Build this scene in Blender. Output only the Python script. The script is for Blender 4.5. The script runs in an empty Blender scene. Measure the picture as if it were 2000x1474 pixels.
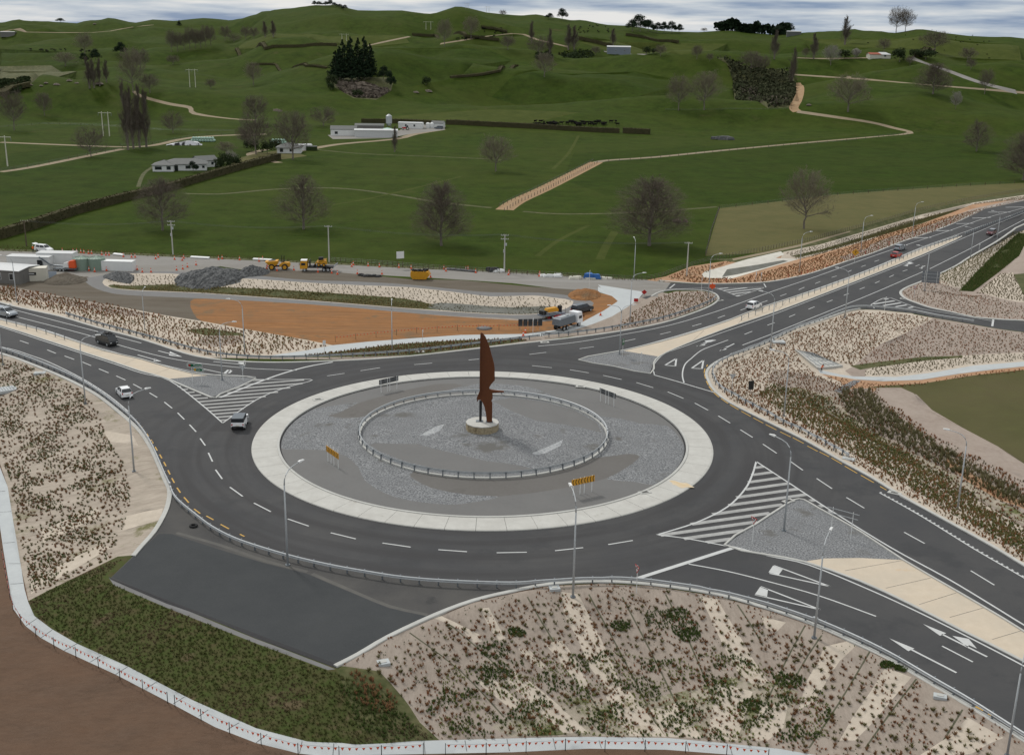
import bpy, bmesh, math, random
import numpy as np
from mathutils import Vector, Matrix
from mathutils.geometry import delaunay_2d_cdt
random.seed(7); rng=np.random.default_rng(7)
R=math.radians
sc=bpy.context.scene
col=sc.collection
# ------------------------------------------------------------------ camera
F=2210.; YH=70.; ROLL=.0177; H=54.
PIT=math.atan((737-YH)/F)
FW=np.array([0,math.cos(PIT),-math.sin(PIT)]); UP0=np.array([0,math.sin(PIT),math.cos(PIT)]); RT0=np.array([1.,0,0])
_c,_s=math.cos(ROLL),math.sin(ROLL)
RT=RT0*_c+UP0*_s; UP=UP0*_c-RT0*_s
cd=bpy.data.cameras.new("camera"); cam=bpy.data.objects.new("camera",cd); col.objects.link(cam)
cd.sensor_width=36; cd.lens=F/2000*36; cd.clip_start=.5; cd.clip_end=40000
M=Matrix(((RT[0],UP[0],-FW[0],0),(RT[1],UP[1],-FW[1],0),(RT[2],UP[2],-FW[2],H),(0,0,0,1)))
cam.matrix_world=M; sc.camera=cam
def ray(px,py):
    d=FW*F+RT*(px-1000)-UP*(py-737); return d/np.linalg.norm(d)
def W0(px,py,z=0.):
    d=ray(px,py); t=(z-H)/d[2]; return d[0]*t,d[1]*t
def sm(pts,n=4,closed=False):
    "Catmull-Rom through points"
    P=[np.array(p,float) for p in pts]; N=len(P); out=[]
    rngi=range(N if closed else N-1)
    for i in rngi:
        if closed: a,b,c,d=P[(i-1)%N],P[i],P[(i+1)%N],P[(i+2)%N]
        else: a,b,c,d=P[max(i-1,0)],P[i],P[i+1],P[min(i+2,N-1)]
        for k in range(n):
            t=k/n
            out.append(tuple(.5*((2*b)+(c-a)*t+(2*a-5*b+4*c-d)*t*t+(3*b-a-3*c+d)*t**3)))
    if not closed: out.append(tuple(P[-1]))
    return out
def dseg(X,Y,poly):
    best=np.full(X.shape,1e9)
    for (x0,y0),(x1,y1) in zip(poly[:-1],poly[1:]):
        dx,dy=x1-x0,y1-y0; L=dx*dx+dy*dy+1e-12
        t=np.clip(((X-x0)*dx+(Y-y0)*dy)/L,0,1)
        best=np.minimum(best,(X-x0-t*dx)**2+(Y-y0-t*dy)**2)
    return np.sqrt(best)
def inpoly(X,Y,poly):
    r=np.zeros(X.shape,bool); n=len(poly); j=n-1
    for i in range(n):
        xi,yi=poly[i]; xj,yj=poly[j]
        if yi!=yj:
            c=((yi>Y)!=(yj>Y))&(X<(xj-xi)*(Y-yi)/(yj-yi)+xi); r^=c
        j=i
    return r
def ss(t): t=np.clip(t,0,1); return t*t*(3-2*t)
# ------------------------------------------------------------------ terrain height
SKY=[(-900,52),(-400,44),(0,42),(25,37),(42,41),(57,40),(65,42),(75,40),(95,43),(120,44),(137,46),(160,39),(185,38),(200,34),(217,36),(237,42),(252,45),(287,38),(330,41),(385,35),(445,39),(475,32),(500,23),(567,15),(600,10),(650,10),(685,20),(725,21),(775,20),(825,27),(840,25),(880,12),(895,14),(937,24),(1000,30),(1037,28),(1075,35),(1100,39),(1125,39),(1175,49),(1217,50),(1275,60),(1350,63),(1415,59),(1500,68),(1550,64),(1600,61),(1630,60),(1650,56),(1675,60),(1700,60),(1730,65),(1750,62),(1780,56),(1805,59),(1835,65),(1875,70),(1925,72),(1957,71),(1987,75),(2000,77),(2400,84),(2900,90)]
RS=[(-900,2600),(0,2500),(430,2300),(520,1800),(650,1700),(1000,1750),(1200,1650),(1450,1700),(1700,1450),(2000,1400),(2900,1400)]
skx=np.array([p[0] for p in SKY],float)
rsx=np.array([p[0] for p in RS],float); rsv=np.array([p[1] for p in RS],float)
ZS=[]
for (x,y) in SKY:
    d=ray(x,y); Rr=np.interp(x,rsx,rsv); ZS.append(H+Rr*d[2]/math.hypot(d[0],d[1]))
ZS=np.array(ZS)
LA=[(-300,600),(0,690),(50,707),(112,732),(160,755),(200,779),(250,820),(275,845),(295,876),(310,908),(322,937),(333,960),(328,985),(318,1010),(300,1040),(257,1088),(216,1128),(325,1174),(425,1214),(500,1244),(655,1303),(700,1280),(760,1245),(850,1203),(925,1175),(1000,1157),(1075,1143),(1175,1138),(1275,1144),(1400,1163),(1500,1191),(1592,1223),(1670,1257),(1742,1293),(1820,1339),(1892,1381),(2000,1449),(2080,1500)]
LA=[W0(*p) for p in LA]; LAp=LA+[(120,-60),(-400,-60),(-500,300)]
LB=[(2300,1290),(2000,1105),(1925,1060),(1825,1005),(1762,970),(1700,932),(1650,905),(1575,862),(1500,825),(1425,787),(1395,763),(1383,742),(1381,728),(1392,714),(1416,700),(1460,684),(1500,668),(1550,644),(1600,628),(1650,610),(1680,604),(1720,606),(1780,612),(1830,622),(1900,634),(1950,643),(2000,649),(2400,672)]
LB=[W0(*p) for p in LB]; LBp=LB+[(400,300),(400,60)]
DIT=[([(1385,536),(1440,527),(1500,515),(1560,500),(1640,470),(1750,430),(1850,406),(2000,386),(2200,360)],3.5,1.3),([(2010,430),(1990,450),(1935,520),(1885,566)],4,2.),([(1636,772),(1700,805),(1760,835),(1880,915),(2000,1003),(2100,1080)],3,1.)]
DIT=[([W0(*p) for p in l],w,d) for l,w,d in DIT]
POND_PX=[(200,552),(208,543),(225,537),(260,534),(330,534),(430,542),(500,545),(600,552),(700,557),(800,561),(900,572),(960,579),(1040,577),(1080,581),(1120,588),(1105,603),(1060,612),(1000,615),(900,610),(800,603),(700,595),(600,587),(500,580),(400,573),(330,570),(260,567),(215,562)]
POND=[W0(*p) for p in sm(POND_PX,2,True)]
CX,CY,RO=-3.83,150.1,31.93
WV=[(170,.3,1.9,0),(260,1.4,3.1,1),(330,2.3,4.2,2),(210,2.9,.4,3),(120,.9,2.2,4),(90,2.0,5.1,5),(150,1.1,2.6,6),(70,2.6,1.1,7)]
HILLS=[(1230,112,8,150,90),(700,158,9,60,50),(1700,190,6,90,60),(880,70,8,200,90),(300,150,7,130,70),(620,130,6,150,60),(1050,118,5,60,40),(60,160,5,90,50),(980,160,6,110,45),(1560,120,7,140,60),(1880,140,6,120,50),(420,190,5,100,40)]
def _flat(px,py):  # rough world pos used for hill centres
    D=np.interp(py,[40,70,110,150,200,260],[1650,1500,1200,960,780,640]); d=ray(px,py); h=math.hypot(d[0],d[1]); return d[0]/h*D,d[1]/h*D
HW=[(*_flat(a,b),h,sx,sy) for a,b,h,sx,sy in HILLS]
def hz(X,Y):
    X=np.asarray(X,float); Y=np.asarray(Y,float)
    D=np.hypot(X,Y); Z=np.zeros_like(D)
    yy=np.maximum(Y,.35*D+1e-6)
    xh=np.clip(1000+F*X*_c/(yy*math.cos(PIT)),-900,2900)
    Rs=np.interp(xh,rsx,rsv); zs=np.interp(xh,skx,ZS)
    t=np.clip((D-640)/(Rs-640),0,1)
    Z+=zs*t**1.22
    m=ss((D-620)/260)*(1-ss((D-(Rs-260))/220))
    u=np.zeros_like(D)
    for L,a,ph,k in WV:
        u+=np.sin((X*math.cos(a)+Y*math.sin(a)*1.6)*2*math.pi/L+ph)*(L/150.)**1.5
    Z+=m*u*1.6
    for hx,hy,hh,sx,sy in HW: Z+=m*hh*np.exp(-((X-hx)/sx)**2-((Y-hy)/sy)**2)
    Z-=ss((D-Rs)/350)*45
    near=D<430
    if near.any():
        x=X[near]; y=Y[near]; z=np.zeros_like(x)
        a=inpoly(x,y,LAp); 
        if a.any():
            d=dseg(x[a],y[a],LA); z[a]-=5.2*(1-np.exp(-(np.maximum(d-.6,0)*.30/5.2)**1.15))
        b=inpoly(x,y,LBp)
        if b.any():
            d=dseg(x[b],y[b],LB); z[b]-=3.2*(1-np.exp(-(np.maximum(d-1.,0)*.24/3.2)**1.2))
        for l,w,dp in DIT: z-=dp*np.exp(-(dseg(x,y,l)/w)**2)
        p=inpoly(x,y,POND)
        if p.any():
            d=dseg(x[p],y[p],POND+[POND[0]]); z[p]-=1.9*ss(d/7)
        r=np.hypot(x-CX,y-CY); z+=np.where(r<28.2,.95*(1-(r/28.2)**2)+.0,0)
        out=a|b
        z+=np.where(out,.10*np.sin(x*.9+1.3*np.sin(y*.4))*np.sin(y*.8+.7),0)
        Z[near]+=z
    return Z
def hz1(x,y): return float(hz(np.array([x]),np.array([y]))[0])
_ts=np.concatenate([np.arange(60,430,.75),np.arange(430,1000,3.),np.arange(1000,3200,8.)])
def G(px,py):
    "where the ray through a picture point meets the real terrain"
    d=ray(px,py); h=math.hypot(d[0],d[1])
    k=1/h
    T=_ts*k
    # narrow: flat estimate
    if d[2]<-.0001:
        t0=-H/d[2]
        if t0*h<560: T=T[(T<t0*1.35+5)&(T>t0*.8-5)]
    z=H+d[2]*T-hz(d[0]*T,d[1]*T)
    i=np.argmax(z<=0)
    if z[i]>0:
        i=int(np.argmin(z)); t=T[i]
    elif i==0: t=T[0]
    else:
        t=T[i-1]+(T[i]-T[i-1])*z[i-1]/(z[i-1]-z[i])
    x,y=d[0]*t,d[1]*t
    return x,y,hz1(x,y)
def Gs(pts): return [G(*p) for p in pts]
def G2(pts): return [G(*p)[:2] for p in pts]
# ------------------------------------------------------------------ materials
def mat(name,c1,c2=None,scale=1.,rough=.85,c3=None,scale2=None,bump=0.,bscale=None,metal=0.,spec=.3,sharp=0.,obj=False,stretch=None,det=6.,c4=None,scale4=None,fac3=.5,th4=.6,rgh=.6,wid=.2):
    m=bpy.data.materials.new(name); m.use_nodes=True; nt=m.node_tree; N=nt.nodes; Lk=nt.links
    b=N['Principled BSDF']; b.inputs['Roughness'].default_value=rough; b.inputs['Metallic'].default_value=metal
    b.inputs['Specular IOR Level'].default_value=spec
    v=lambda c:(c[0],c[1],c[2],1)
    if c2 is None:
        c2=tuple(x*.86 for x in c1)
    tc=N.new('ShaderNodeTexCoord'); co=tc.outputs['Object']
    if stretch:
        mp=N.new('ShaderNodeMapping'); mp.inputs['Scale'].default_value=stretch[:3]
        if len(stretch)>3: mp.inputs['Rotation'].default_value=(0,0,stretch[3])
        Lk.new(co,mp.inputs['Vector']); cs=mp.outputs['Vector']
    else: cs=co
    def noise(s,c=co,d=det,r=rgh):
        n=N.new('ShaderNodeTexNoise'); n.inputs['Scale'].default_value=s; n.inputs['Detail'].default_value=d; n.inputs['Roughness'].default_value=r
        Lk.new(c,n.inputs['Vector']); return n.outputs['Fac']
    def ramp(f,lo,hi):
        r=N.new('ShaderNodeMapRange'); r.inputs['From Min'].default_value=lo; r.inputs['From Max'].default_value=hi; Lk.new(f,r.inputs['Value']); return r.outputs['Result']
    def mix(f,a,bb):
        x=N.new('ShaderNodeMix'); x.data_type='RGBA'
        Lk.new(f,x.inputs['Factor'])
        for s,i in ((a,6),(bb,7)):
            if isinstance(s,tuple): x.inputs[i].default_value=v(s)
            else: Lk.new(s,x.inputs[i])
        return x.outputs[2]
    w=wid*(1-sharp)+.01
    c=mix(ramp(noise(scale,cs),.5-w,.5+w),c1,c2)
    if c3 is not None:
        f=ramp(noise(scale2 or scale*.13,cs),.5-w*.7,.5+w*.7)
        mm=N.new('ShaderNodeMath'); mm.operation='MULTIPLY'; Lk.new(f,mm.inputs[0]); mm.inputs[1].default_value=fac3
        c=mix(mm.outputs[0],c,c3)
    if c4 is not None:
        c=mix(ramp(noise(scale4,co),th4,th4+.1),c,c4)
    Lk.new(c,b.inputs['Base Color'])
    if bump:
        bn=N.new('ShaderNodeBump'); bn.inputs['Strength'].default_value=min(1,bump); bn.inputs['Distance'].default_value=.05 if bump<=1 else .05*bump
        Lk.new(noise(bscale or scale*3),bn.inputs['Height']); Lk.new(bn.outputs['Normal'],b.inputs['Normal'])
    return m
MT={}
def DM(k,*a,**kw): MT[k]=mat(k,*a,**kw)
DM('pasture',(.046,.073,.011),(.018,.032,.005),.10,c3=(.050,.062,.013),scale2=.014,bump=1.5,bscale=.8,fac3=.6,spec=.02,c4=(.062,.062,.022),scale4=.03,th4=.57,det=13,rgh=.84,wid=.12)
DM('pasture_olive',(.072,.086,.022),(.042,.056,.013),.10,c3=(.056,.070,.016),scale2=.03,bump=.6,bscale=1.5,spec=.02,det=13,rgh=.8,wid=.12)
DM('pasture_dark',(.038,.064,.009),(.016,.029,.0045),.10,c3=(.044,.056,.011),scale2=.02,bump=1.5,bscale=.8,spec=.02,det=13,rgh=.84,wid=.12)
DM('dry_grass',(.135,.115,.048),(.072,.078,.028),.12,c3=(.10,.098,.038),scale2=.05,bump=.6,bscale=1.5,spec=.05,det=13,rgh=.75)
DM('long_grass',(.058,.076,.022),(.082,.07,.034),1.1,c3=(.045,.064,.018),scale2=.35,bump=1,bscale=3,spec=.05,sharp=.4,c4=(.11,.085,.05),scale4=.35,th4=.57)
DM('brown_soil',(.142,.097,.070),(.092,.061,.043),1.2,c3=(.150,.090,.058),scale2=.10,stretch=(.6,1.8,1,.55),bump=1.5,bscale=5,spec=.05,fac3=.6,c4=(.19,.145,.11),scale4=6.,th4=.60,det=12,rgh=.8,wid=.16)
DM('orange_soil',(.36,.175,.070),(.18,.085,.035),.35,c3=(.19,.115,.065),scale2=.10,stretch=(.3,3.2,1,.12),bump=1,bscale=2,spec=.05,c4=(.16,.115,.07),scale4=.12,th4=.54,det=12,rgh=.8,wid=.11)
DM('dark_soil',(.135,.115,.09),(.085,.068,.05),.25,c3=(.17,.155,.13),scale2=.10,stretch=(.4,2.5,1,.1),bump=1,bscale=2,spec=.05,det=12,rgh=.75)
DM('yard_gravel',(.29,.28,.265),(.21,.20,.185),.25,c3=(.17,.155,.13),scale2=.05,stretch=(.4,2.2,1,.1),bump=.5,bscale=3,spec=.1,det=12,rgh=.75)
DM('track_gravel',(.19,.19,.19),(.165,.165,.165),.8,c3=(.16,.15,.14),scale2=.1,bump=.5,bscale=4,spec=.15)
DM('farm_track',(.30,.25,.175),(.24,.20,.14),.25,c3=(.22,.17,.11),scale2=.02,spec=.05)
DM('farm_track_orange',(.34,.24,.145),(.28,.18,.10),.25,spec=.05)
DM('asphalt',(.062,.063,.066),(.051,.052,.055),5.,c3=(.078,.077,.076),scale2=.07,rough=.8,bump=.4,bscale=12,spec=.12,fac3=.8,c4=(.054,.055,.057),scale4=.11,th4=.52,det=12,rgh=.7)
DM('asphalt_old',(.071,.070,.069),(.060,.059,.059),5.,c3=(.098,.094,.088),scale2=.16,rough=.85,bump=.5,bscale=12,spec=.12,fac3=.8,c4=(.052,.052,.052),scale4=.3,th4=.62)
DM('chipseal',(.060,.064,.067),(.042,.045,.047),6.,c3=(.074,.077,.078),scale2=.1,rough=.9,bump=.7,bscale=10,spec=.08,det=12,rgh=.75)
DM('asphalt_edge',(.03,.03,.032),(.022,.022,.024),3.,rough=.8,bump=1,bscale=6)
DM('concrete',(.54,.535,.50),(.46,.455,.425),1.1,c3=(.41,.40,.37),scale2=.35,rough=.85,bump=.2,bscale=8,spec=.15,fac3=.7,c4=(.32,.30,.265),scale4=.5,th4=.62,det=10,rgh=.72)
DM('path_concrete',(.46,.485,.485),(.42,.445,.45),1.1,c3=(.38,.40,.41),scale2=.3,rough=.8,spec=.25)
DM('cream_concrete',(.58,.50,.395),(.51,.43,.33),.9,c3=(.46,.41,.335),scale2=.2,rough=.8,spec=.15,fac3=.6,det=10,rgh=.7,c4=(.56,.38,.20),scale4=.13,th4=.64)
DM('kerb_concrete',(.50,.50,.47),(.43,.43,.41),1.5,c3=(.36,.355,.33),scale2=.3,rough=.8,spec=.2)
DM('island_grey',(.155,.153,.150),(.142,.140,.137),2.5,c3=(.170,.168,.163),scale2=.2,rough=.85,spec=.15)
DM('island_brown',(.145,.138,.130),(.130,.123,.115),2.,c3=(.158,.152,.145),scale2=.15,rough=.9,spec=.08,c4=(.125,.118,.11),scale4=.4,th4=.6)
DM('riprap',(.095,.10,.105),(.29,.295,.30),5.,c3=(.15,.153,.157),scale2=.3,rough=.9,bump=1.2,bscale=5,spec=.08,sharp=.4,fac3=.35,det=3,c4=(.13,.127,.12),scale4=.22,th4=.6)
DM('riprap_pale',(.22,.23,.24),(.42,.43,.43),2.6,rough=.8,bump=3,bscale=2.4,sharp=.3)
DM('mulch_white',(.55,.485,.405),(.42,.365,.30),1.2,c3=(.46,.40,.325),scale2=.15,bump=1,bscale=3,spec=.05,det=10,rgh=.7,c4=(.24,.20,.12),scale4=.3,th4=.62)
DM('mulch_taupe',(.34,.285,.24),(.20,.165,.135),1.5,c3=(.40,.35,.30),scale2=.2,bump=1,bscale=4,spec=.05,stretch=(3,.8,1),c4=(.17,.16,.085),scale4=.5,th4=.61,det=12,rgh=.75)
DM('mat_left',(.41,.35,.29),(.21,.18,.145),.6,c3=(.52,.46,.385),scale2=.16,bump=1,bscale=3,spec=.05,stretch=(.8,3.4,1,-.5),c4=(.14,.135,.06),scale4=.13,th4=.55,det=12,rgh=.75)
DM('mulch_pink',(.33,.275,.235),(.26,.21,.175),1.3,c3=(.37,.315,.27),scale2=.2,bump=1,bscale=4,spec=.05)
DM('mulch_orange',(.42,.25,.145),(.35,.19,.11),.9,c3=(.36,.27,.19),scale2=.2,bump=1,bscale=4,spec=.05)
DM('weedy',(.06,.07,.025),(.13,.12,.06),.9,c3=(.04,.055,.018),scale2=.3,bump=1,bscale=3,spec=.1,sharp=.3)
DM('lime_mat',(.62,.60,.54),(.52,.50,.44),.5,bump=1,bscale=2,spec=.1)
DM('pond_bed',(.10,.10,.075),(.14,.145,.125),.6,bump=1,bscale=2,spec=.2,c3=(.2,.2,.19),scale2=.2)
DM('paint',(.58,.59,.59),(.50,.51,.50),2.,rough=.6,c3=(.40,.40,.39),scale2=.6,spec=.15,det=10,rgh=.7)
DM('paint_worn',(.40,.40,.39),(.32,.32,.31),2.,rough=.7,c3=(.24,.24,.235),scale2=.5,spec=.2)
DM('paint_yellow',(.55,.33,.06),(.48,.28,.05),2.,rough=.6)
DM('galv',(.43,.45,.46),(.36,.38,.39),3.,rough=.5,metal=.15,spec=.5)
DM('galv_dark',(.20,.22,.24),(.16,.18,.20),3.,rough=.5,metal=.5,spec=.5)
DM('white_paint',(.72,.73,.72),(.66,.67,.66),.7,rough=.5)
DM('offwhite',(.62,.60,.52),(.56,.54,.46),.7,rough=.55)
DM('grey_wall',(.17,.165,.155),(.15,.145,.135),.5,rough=.7)
DM('roof_grey',(.13,.135,.13),(.10,.105,.10),.8,rough=.7,stretch=(6,1,1))
DM('roof_pale',(.56,.57,.57),(.50,.51,.51),.8,rough=.5,stretch=(6,1,1))
DM('glass_dark',(.018,.022,.026),(.03,.035,.04),.5,rough=.12,spec=.6)
DM('black',(.015,.015,.016),(.02,.02,.02),2.,rough=.6)
DM('rubber',(.02,.02,.021),(.03,.03,.03),4.,rough=.9)
DM('corten',(.115,.042,.019),(.088,.032,.015),1.2,c3=(.15,.055,.022),scale2=.4,rough=.85,bump=.3,bscale=6,spec=.2,stretch=(1,1,.35))
DM('roof_red',(.32,.09,.05),(.26,.075,.045),.8,rough=.7)
DM('mulch_weedy',(.34,.29,.24),(.20,.18,.125),1.2,c3=(.50,.45,.37),scale2=.2,bump=1,bscale=3,spec=.05,c4=(.12,.13,.055),scale4=.35,th4=.50,det=12,rgh=.75)
DM('wire_grey',(.10,.11,.11),(.09,.10,.10),1.,rough=.8)
DM('basin_olive',(.095,.092,.038),(.055,.062,.022),.2,c3=(.125,.098,.055),scale2=.05,bump=1,bscale=2,spec=.05,det=12,rgh=.75)
DM('mat_seam',(.11,.10,.07),(.07,.075,.04),1.,bump=1,bscale=3)
DM('asphalt_dust',(.115,.11,.10),(.085,.083,.079),.5,det=10,rough=.9)
DM('rust_stain',(.55,.40,.21),(.60,.53,.42),1.2,det=10,rgh=.7)
DM('stone',(.34,.28,.18),(.17,.13,.075),3.5,c3=(.42,.36,.25),scale2=1.,rough=.9,bump=1.5,bscale=4,sharp=.5)
DM('orange',(.72,.11,.03),(.65,.09,.025),2.,rough=.6)
DM('red',(.42,.02,.018),(.36,.018,.016),2.,rough=.5)
DM('yellow',(.62,.31,.02),(.54,.26,.02),1.2,rough=.5)
DM('sign_yellow',(.68,.34,.03),(.60,.30,.03),2.,rough=.5)
DM('sign_green',(.006,.11,.05),(.006,.10,.045),2.,rough=.4)
DM('tank_green',(.22,.29,.235),(.19,.26,.21),.6,rough=.6)
DM('wood',(.13,.10,.075),(.09,.07,.05),2.,rough=.9)
DM('blue',(.03,.13,.38),(.025,.10,.30),2.,rough=.5)
DM('steel_blue',(.22,.25,.29),(.18,.21,.25),.8,rough=.5,metal=.3)
DM('bark',(.19,.165,.14),(.15,.13,.11),1.5,rough=.95)
DM('twig',(.165,.138,.112),(.125,.105,.086),.3,rough=.95,spec=.02)
DM('twig_warm',(.22,.195,.145),(.17,.15,.11),.3,rough=.95,spec=.02)
DM('twig_pale',(.30,.28,.25),(.24,.225,.20),.3,rough=.95,spec=.1)
DM('needles',(.014,.026,.014),(.022,.038,.018),.6,rough=.9,spec=.1)
DM('leaves_dark',(.022,.036,.014),(.04,.055,.022),.6,rough=.9,spec=.1)
DM('hedge_leaf',(.05,.05,.024),(.075,.066,.036),.5,rough=.95,spec=.05)
DM('tussock_brown',(.33,.165,.09),(.23,.12,.068),.8,rough=.95,spec=.02,c3=(.24,.19,.085),scale2=.25)
DM('tussock_olive',(.20,.185,.08),(.14,.135,.058),.8,rough=.95,spec=.02,c3=(.25,.21,.10),scale2=.3)
DM('tussock_red',(.40,.17,.085),(.26,.12,.06),.8,rough=.95,spec=.02,c3=(.17,.13,.06),scale2=.2)
DM('grass_blade',(.080,.108,.032),(.13,.11,.048),.35,rough=.95,spec=.02,c3=(.058,.085,.022),scale2=.12,c4=(.13,.095,.058),scale4=.16,th4=.52)
DM('tussock_dark',(.14,.125,.065),(.18,.145,.08),.8,rough=.95,spec=.02)
DM('tussock_straw',(.36,.30,.15),(.26,.22,.11),.8,rough=.95,spec=.02)
DM('twig_shrub',(.27,.24,.14),(.20,.18,.10),.6,rough=.95,spec=.02,c3=(.12,.13,.05),scale2=.15)
DM('weed_leaf',(.075,.115,.034),(.12,.155,.05),.8,rough=.95,spec=.02)
DM('weed_lime',(.30,.32,.11),(.20,.23,.075),.8,rough=.95,spec=.02)
DM('rock_dark',(.060,.062,.063),(.155,.158,.158),2.2,rough=.9,bump=2,bscale=3,sharp=.45)
DM('cliff',(.20,.165,.13),(.12,.095,.075),.25,rough=.95,bump=2,bscale=.5,c3=(.26,.23,.2),scale2=.08)
DM('skin',(.38,.2,.13),(.34,.18,.12),3.,rough=.6)
DM('cow_black',(.014,.013,.013),(.016,.015,.015),.45,rough=.95,spec=.02,c4=(.45,.44,.42),scale4=.8,th4=.58)
DM('silage_green',(.45,.62,.52),(.33,.5,.42),.5,rough=.5)
DM('tyre_cover',(.02,.02,.02),(.6,.6,.62),.35,rough=.6,sharp=.95)

# tyre-polished lanes: wear that follows the circulating carriageway and the approaches
def wear(k):
    m=MT[k]; nt=m.node_tree; N=nt.nodes; Lk=nt.links; b=N['Principled BSDF']; src=b.inputs['Base Color'].links[0].from_socket
    tc=N.new('ShaderNodeTexCoord'); sp=N.new('ShaderNodeSeparateXYZ'); Lk.new(tc.outputs['Object'],sp.inputs[0])
    def mth(op,a,b_=None):
        x=N.new('ShaderNodeMath'); x.operation=op
        for i,s in enumerate((a,b_)):
            if s is None: continue
            if isinstance(s,(int,float)): x.inputs[i].default_value=s
            else: Lk.new(s,x.inputs[i])
        return x.outputs[0]
    dx=mth('SUBTRACT',sp.outputs[0],CX); dy=mth('SUBTRACT',sp.outputs[1],CY)
    r=mth('SQRT',mth('ADD',mth('MULTIPLY',dx,dx),mth('MULTIPLY',dy,dy))); th=mth('ARCTAN2',dy,dx)
    cb=N.new('ShaderNodeCombineXYZ'); Lk.new(mth('MULTIPLY',r,.55),cb.inputs[0]); Lk.new(mth('MULTIPLY',th,1.1),cb.inputs[1])
    n=N.new('ShaderNodeTexNoise'); n.inputs['Scale'].default_value=1.; n.inputs['Detail'].default_value=4; Lk.new(cb.outputs[0],n.inputs['Vector'])
    mr=N.new('ShaderNodeMapRange'); mr.inputs['From Min'].default_value=.42; mr.inputs['From Max'].default_value=.62; Lk.new(n.outputs['Fac'],mr.inputs['Value'])
    f2=N.new('ShaderNodeMapRange'); f2.inputs['From Min'].default_value=52; f2.inputs['From Max'].default_value=43; Lk.new(r,f2.inputs['Value'])
    mx=N.new('ShaderNodeMix'); mx.data_type='RGBA'; Lk.new(mth('MULTIPLY',mth('MULTIPLY',mr.outputs[0],f2.outputs[0]),.8),mx.inputs['Factor']); Lk.new(src,mx.inputs[6]); mx.inputs[7].default_value=(.050,.049,.050,1)
    Lk.new(mx.outputs[2],b.inputs['Base Color'])
wear('asphalt')
# ------------------------------------------------------------------ mesh helpers
def mk(name,verts,faces,m,parent=None,smooth=False,kind=None):
    me=bpy.data.meshes.new(name)
    if isinstance(verts,np.ndarray) and isinstance(faces,np.ndarray):
        me.vertices.add(len(verts)); me.vertices.foreach_set('co',verts.astype(np.float32).ravel())
        k=faces.shape[1]; n=len(faces)
        me.loops.add(n*k); me.loops.foreach_set('vertex_index',faces.astype(np.int32).ravel())
        me.polygons.add(n); me.polygons.foreach_set('loop_start',np.arange(0,n*k,k,dtype=np.int32)); me.polygons.foreach_set('loop_total',np.full(n,k,dtype=np.int32))
        me.update(calc_edges=True)
    else:
        me.from_pydata([tuple(map(float,q)) for q in verts],[],faces); me.update()
    me.materials.append(MT[m] if isinstance(m,str) else m)
    if smooth: me.polygons.foreach_set('use_smooth',[True]*len(me.polygons))
    o=bpy.data.objects.new(name,me); col.objects.link(o)
    if parent: o.parent=parent
    if kind: o['kind']=kind
    return o
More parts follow.
